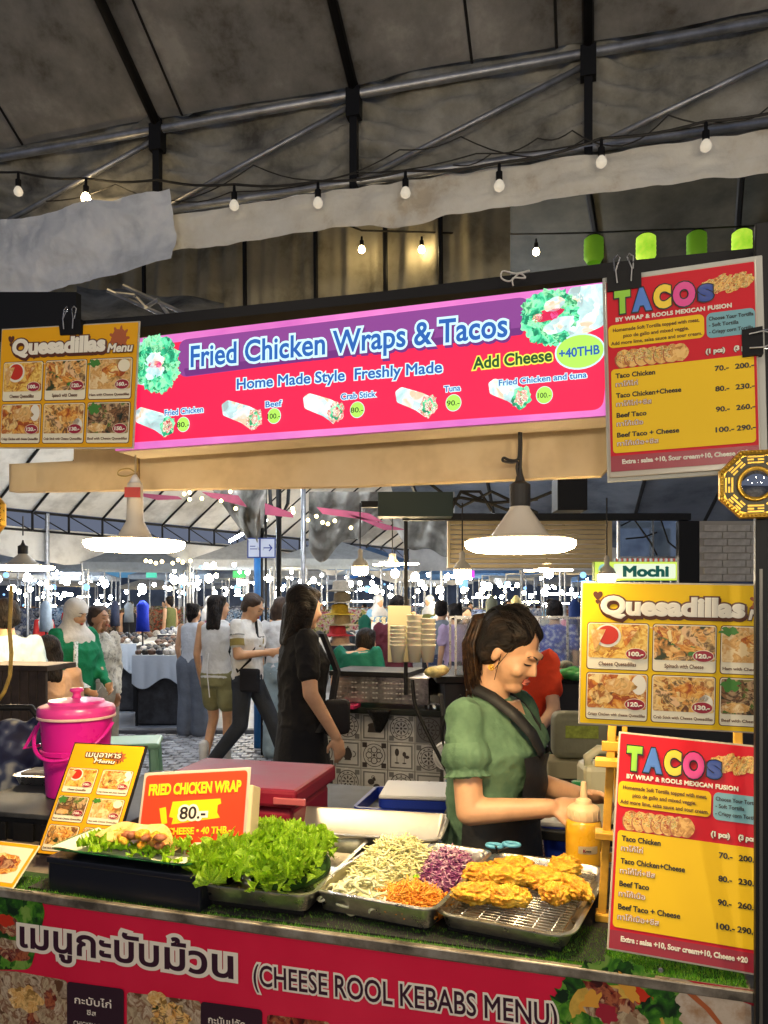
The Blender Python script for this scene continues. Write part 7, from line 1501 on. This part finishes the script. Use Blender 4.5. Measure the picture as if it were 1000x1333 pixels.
# far stalls
rn = random.Random(31); SCOL = [('silver', (.4, .42, .44)), ('slate', (.2, .23, .27)), ('white', (.6, .62, .65)), ('blue', (.08, .17, .36)), ('cream', (.5, .46, .38)), ('pale', (.4, .45, .5)), ('grey', (.22, .23, .25))]
k = 0; cn = {}
for Y in (17, 22, 27, 33, 39):
    for i in range(int(5 + Y / 9)):
        x = -40 + 860 * (i + rn.uniform(.15, .85)) / int(5 + Y / 9); p = px(x, 785, Y); nm, c = SCOL[rn.randrange(7)]; cn[nm, Y] = cn.get((nm, Y), 0) + 1
        row = {17: 'nearest', 22: 'second', 27: 'third', 33: 'fourth', 39: 'furthest'}[Y]
        t = empty('market_stall', (p.x, Y, 0), rn.uniform(-.3, .3), '%s roofed stall in the %s row of the far market, %s of that colour' % (nm, row, nth(cn[nm, Y] - 1)), 'stall', 'far market stalls')
        w = rn.uniform(1.0, 1.6); zr = rn.uniform(2.45, 2.75)
        MB().add([(-w, -.8, zr), (w, -.8, zr), (w, .8, zr), (-w, .8, zr), (0, 0, zr + .5), (-w, -.8, zr - .15), (w, -.8, zr - .15), (w, .8, zr - .15), (-w, .8, zr - .15)], [(0, 1, 4), (1, 2, 4), (2, 3, 4), (3, 0, 4), (0, 5, 6, 1), (1, 6, 7, 2), (2, 7, 8, 3), (3, 8, 5, 0)]).build('roof', cloth('roof ' + nm, c), t)
        for sx_, sy_ in ((-w, -.8), (w, -.8), (w, .8), (-w, .8)): MB().tube([(sx_, sy_, 0), (sx_, sy_, zr)], .025, 5).build('post', M_steel, t)
        MB().bbox(-w, -.5, .75, w, .3, .85, .01).build('table', M_white, t); MB().box(-w, -.52, .2, w, -.49, .76).build('front_cloth', cloth('roof ' + SCOL[(k * 3) % 7][0], SCOL[(k * 3) % 7][1]), t)
        MB().box(-w * .95, .75, .85, w * .95, .78, 1.45).build('back_cloth', food('merchandise %d' % (k % 4), ([(.02, .03, .06), (.3, .32, .38), (.05, .1, .25), (.5, .5, .52)], [(.05, .03, .02), (.4, .3, .2), (.1, .06, .04), (.5, .15, .08)], [(.02, .02, .03), (.12, .2, .3), (.4, .42, .45), (.03, .05, .1)], [(.03, .06, .04), (.35, .33, .1), (.45, .4, .38), (.3, .05, .1)])[k % 4], 14, seed=k, rough=.8), t)
        for j in range(9): link('goods', G1[j % 4] if k % 2 else G2[j % 3], t, (-w * .85 + j * w * .21, -.2, .85), (0, 0, rn.random()), 1.9)
        k += 1
bl_ = MB().box(-60, 0, 0, 60, 6, 3.6).build('far_building', mat('far haze wall', (.12, .15, .22), .8, var=.5, vs=.4), loc=(0, 46, 0)); tag(bl_, 'long low dark building closing the far end of the market', 'building')  # wall colour raised to a bluish tone to stand for haze
for i, (x0, x1, y, c) in enumerate(((90, 128, 748, 1), (133, 182, 747, 1), (195, 225, 752, 1), (30, 80, 752, 1), (375, 470, 748, 2), (490, 560, 742, 2), (600, 680, 752, 1), (265, 322, 749, 3))):
    a, b = px(x0, y + 5, 44 - i * .4), px(x1, y - 4, 44 - i * .4)
    o = MB().bbox(a.x, a.y, a.z, b.x, a.y + .1, b.z, .03).build('light_board', (None, mat('board cool', (.1, .3, .52), emit=.6), mat('board blue', (.03, .12, .35), emit=.8), mat('board green', (.1, .75, .2), emit=.8))[c] if not (i == 7) else mat('board dim', (.1, .2, .35), emit=.5)); tag(o, ('cool white', 'cool white', 'short cool white', 'left cool white', 'dim blue lettered', 'dim blue', 'right cool white', 'dim steel blue')[i] + ' light board above the far market, %s built' % nth(i) if 0 else ('first long cool white', 'second long cool white', 'short cool white', 'leftmost pale', 'dim blue middle', 'dim blue right', 'rightmost pale', 'dim steel blue')[i] + ' light board high above the far market', 'light board')
# green exit-like sign
a = px(303, 752, 20); o = MB().bbox(0, 0, 0, .36, .06, .18, .01).build('green_light_box', mat('board green', (.08, .8, .2), emit=1.2), loc=a); tag(o, 'small bright green light box left of the blue post', 'light box')
a = px(190, 752, 22); o = MB().bbox(0, 0, 0, .3, .06, .2, .01).build('green_light_box', mat('board teal', (.08, .6, .4), emit=1.0), loc=a); tag(o, 'small teal light box above the far tables', 'light box')
a = px(598, 765, 16); o = MB().bbox(0, 0, 0, .18, .05, .28, .01).build('screen', mat('screen blue', (.15, .4, .95), emit=1.3), loc=a); tag(o, 'small vertical blue lit screen behind the jar lamp', 'screen')
a = px(612, 752, 17); o = MB().bbox(0, 0, 0, .1, .05, .16, .01).build('screen', mat('screen magenta', (.7, .05, .7), emit=1.2), loc=a); tag(o, 'tiny magenta lit screen behind the vendor', 'screen')
# bulbs
bm1 = MB().ell((0, 0, 0), (.07, .07, .075), 10, 7).mesh('bulb', M_glow2, True); bm3 = MB().ell((0, 0, 0), (.1, .1, .1), 10, 7).mesh('bulb', mat('dim blue halo', (.25, .55, 1), emit=1.6), True); bm2 = MB().ell((0, 0, 0), (.07, .07, .075), 10, 7).mesh('bulb', M_glow3, True); tb1 = MB().tube([(-.45, 0, 0), (.45, 0, 0)], .02, 6).mesh('tube', M_glow2); tb2 = MB().tube([(-.4, 0, 0), (.4, 0, 0)], .024, 6).mesh('tube', M_glow3)  # dim blue bulbs stand for the halo round the cool lights
rn = random.Random(77)
for i in range(300):
    x = rn.uniform(-20, 765); Y = rn.choice((11, 13, 15, 17, 19, 22, 25, 28, 31, 35, 39)) + rn.uniform(-.5, .5)
    z = rn.uniform(1.7, 2.35) if Y < 20 else rn.uniform(1.35, 2.9)
    if Y < 14: z = rn.uniform(1.75, 2.05)
    p = px(x, 785, Y); p.z = z; cool = rn.random() < (.6 if x < 260 else .35)
    if rn.random() < .12 and Y > 20:
        o = link('tube_light', tb1 if cool else tb2, None, p, (0, 0, rn.uniform(-.5, .5))); tag(o, ('cool' if cool else 'warm') + ' tube light hanging in the far market', 'tube light', ('cool' if cool else 'warm') + ' tube lights of the far market')
    else:
        o = link('market_bulb', (bm3 if rn.random() < .3 and Y > 14 else bm1) if cool else bm2, None, p, None, rn.uniform(.3, .85)); tag(o, ('cool white' if cool else 'warm') + ' bulb glowing in the far market', 'light bulb', ('cool' if cool else 'warm') + ' bulbs of the far market')
# fairy lights under the cream board
fl = MB().ell((0, 0, 0), (.018, .018, .018), 8, 6).mesh('fairy', mat('fairy glow', (1, .75, .3), emit=12), True)
for i, (x, y) in enumerate([(240, 643), (247, 641), (263, 649), (288, 652), (307, 662), (381, 662), (382, 667), (401, 677), (412, 672), (420, 680), (427, 682), (436, 678), (457, 687), (190, 730), (196, 731), (203, 733), (211, 731), (225, 733), (232, 729), (238, 732), (248, 730), (247, 650), (300, 640)]):
    o = link('fairy_light', fl, None, px(x, y, 7.4)); tag(o, 'tiny yellow fairy light below the cream board, %s of its string' % (nth(i) if i < 20 else ('last but two', 'last but one', 'last')[i - 20]), 'fairy light', 'fairy lights under the cream board')

# bluish tent roof beyond the neighbouring stall at the right
t4 = empty('market_tent', px(560, 690, 6.2).xy.to_3d(), R(-8), 'bluish lit tent roof with dark bars beyond the black stall beam', 'tent')
def c4(u, v): s_ = -.6 + 8 * u; d_ = 4.0 * v; return V((s_, d_, 3.5 - 1.15 * v + .03 * math.sin(s_ * 5) + .03 * fract((s_, d_, 1), 1.2)))
MB().sheet(c4, 60, 20).build('canopy', mat('bluish cloth', (.3, .35, .45), .85, cols=[(.14, .17, .22), (.3, .35, .44), (.4, .45, .55)], vs=1.5, det=6), t4, smooth=True)
for i in range(10): s_ = -.5 + i * .8; MB().tube([(s_, 0, 3.44), (s_ + .3, 4.0, 2.3)], .02, 5).build('rafter', M_dark, t4)
for z_ in (3.3, 2.9): MB().tube([(-.6, 1.2 * (3.5 - z_), z_ - .05), (7.4, 1.2 * (3.5 - z_), z_ - .05)], .018, 5).build('rail', M_dark, t4)
MB().sheet(lambda u, v: V((-.6 + 8 * u, 4.0 + .05 * math.sin(u * 40), 2.38 - .35 * v)), 60, 3).build('valance', M_fab3, t4, smooth=True)
# remove the hidden originals of the crowd after their copies are baked
for P_, ks in PROK:
    for c in ks:
        if any(m.type == 'REMESH' for m in c.modifiers): BAKE.append(c)
bake()
for P_, ks in PROK:
    for c in ks: bpy.data.objects.remove(c)
    bpy.data.objects.remove(P_)
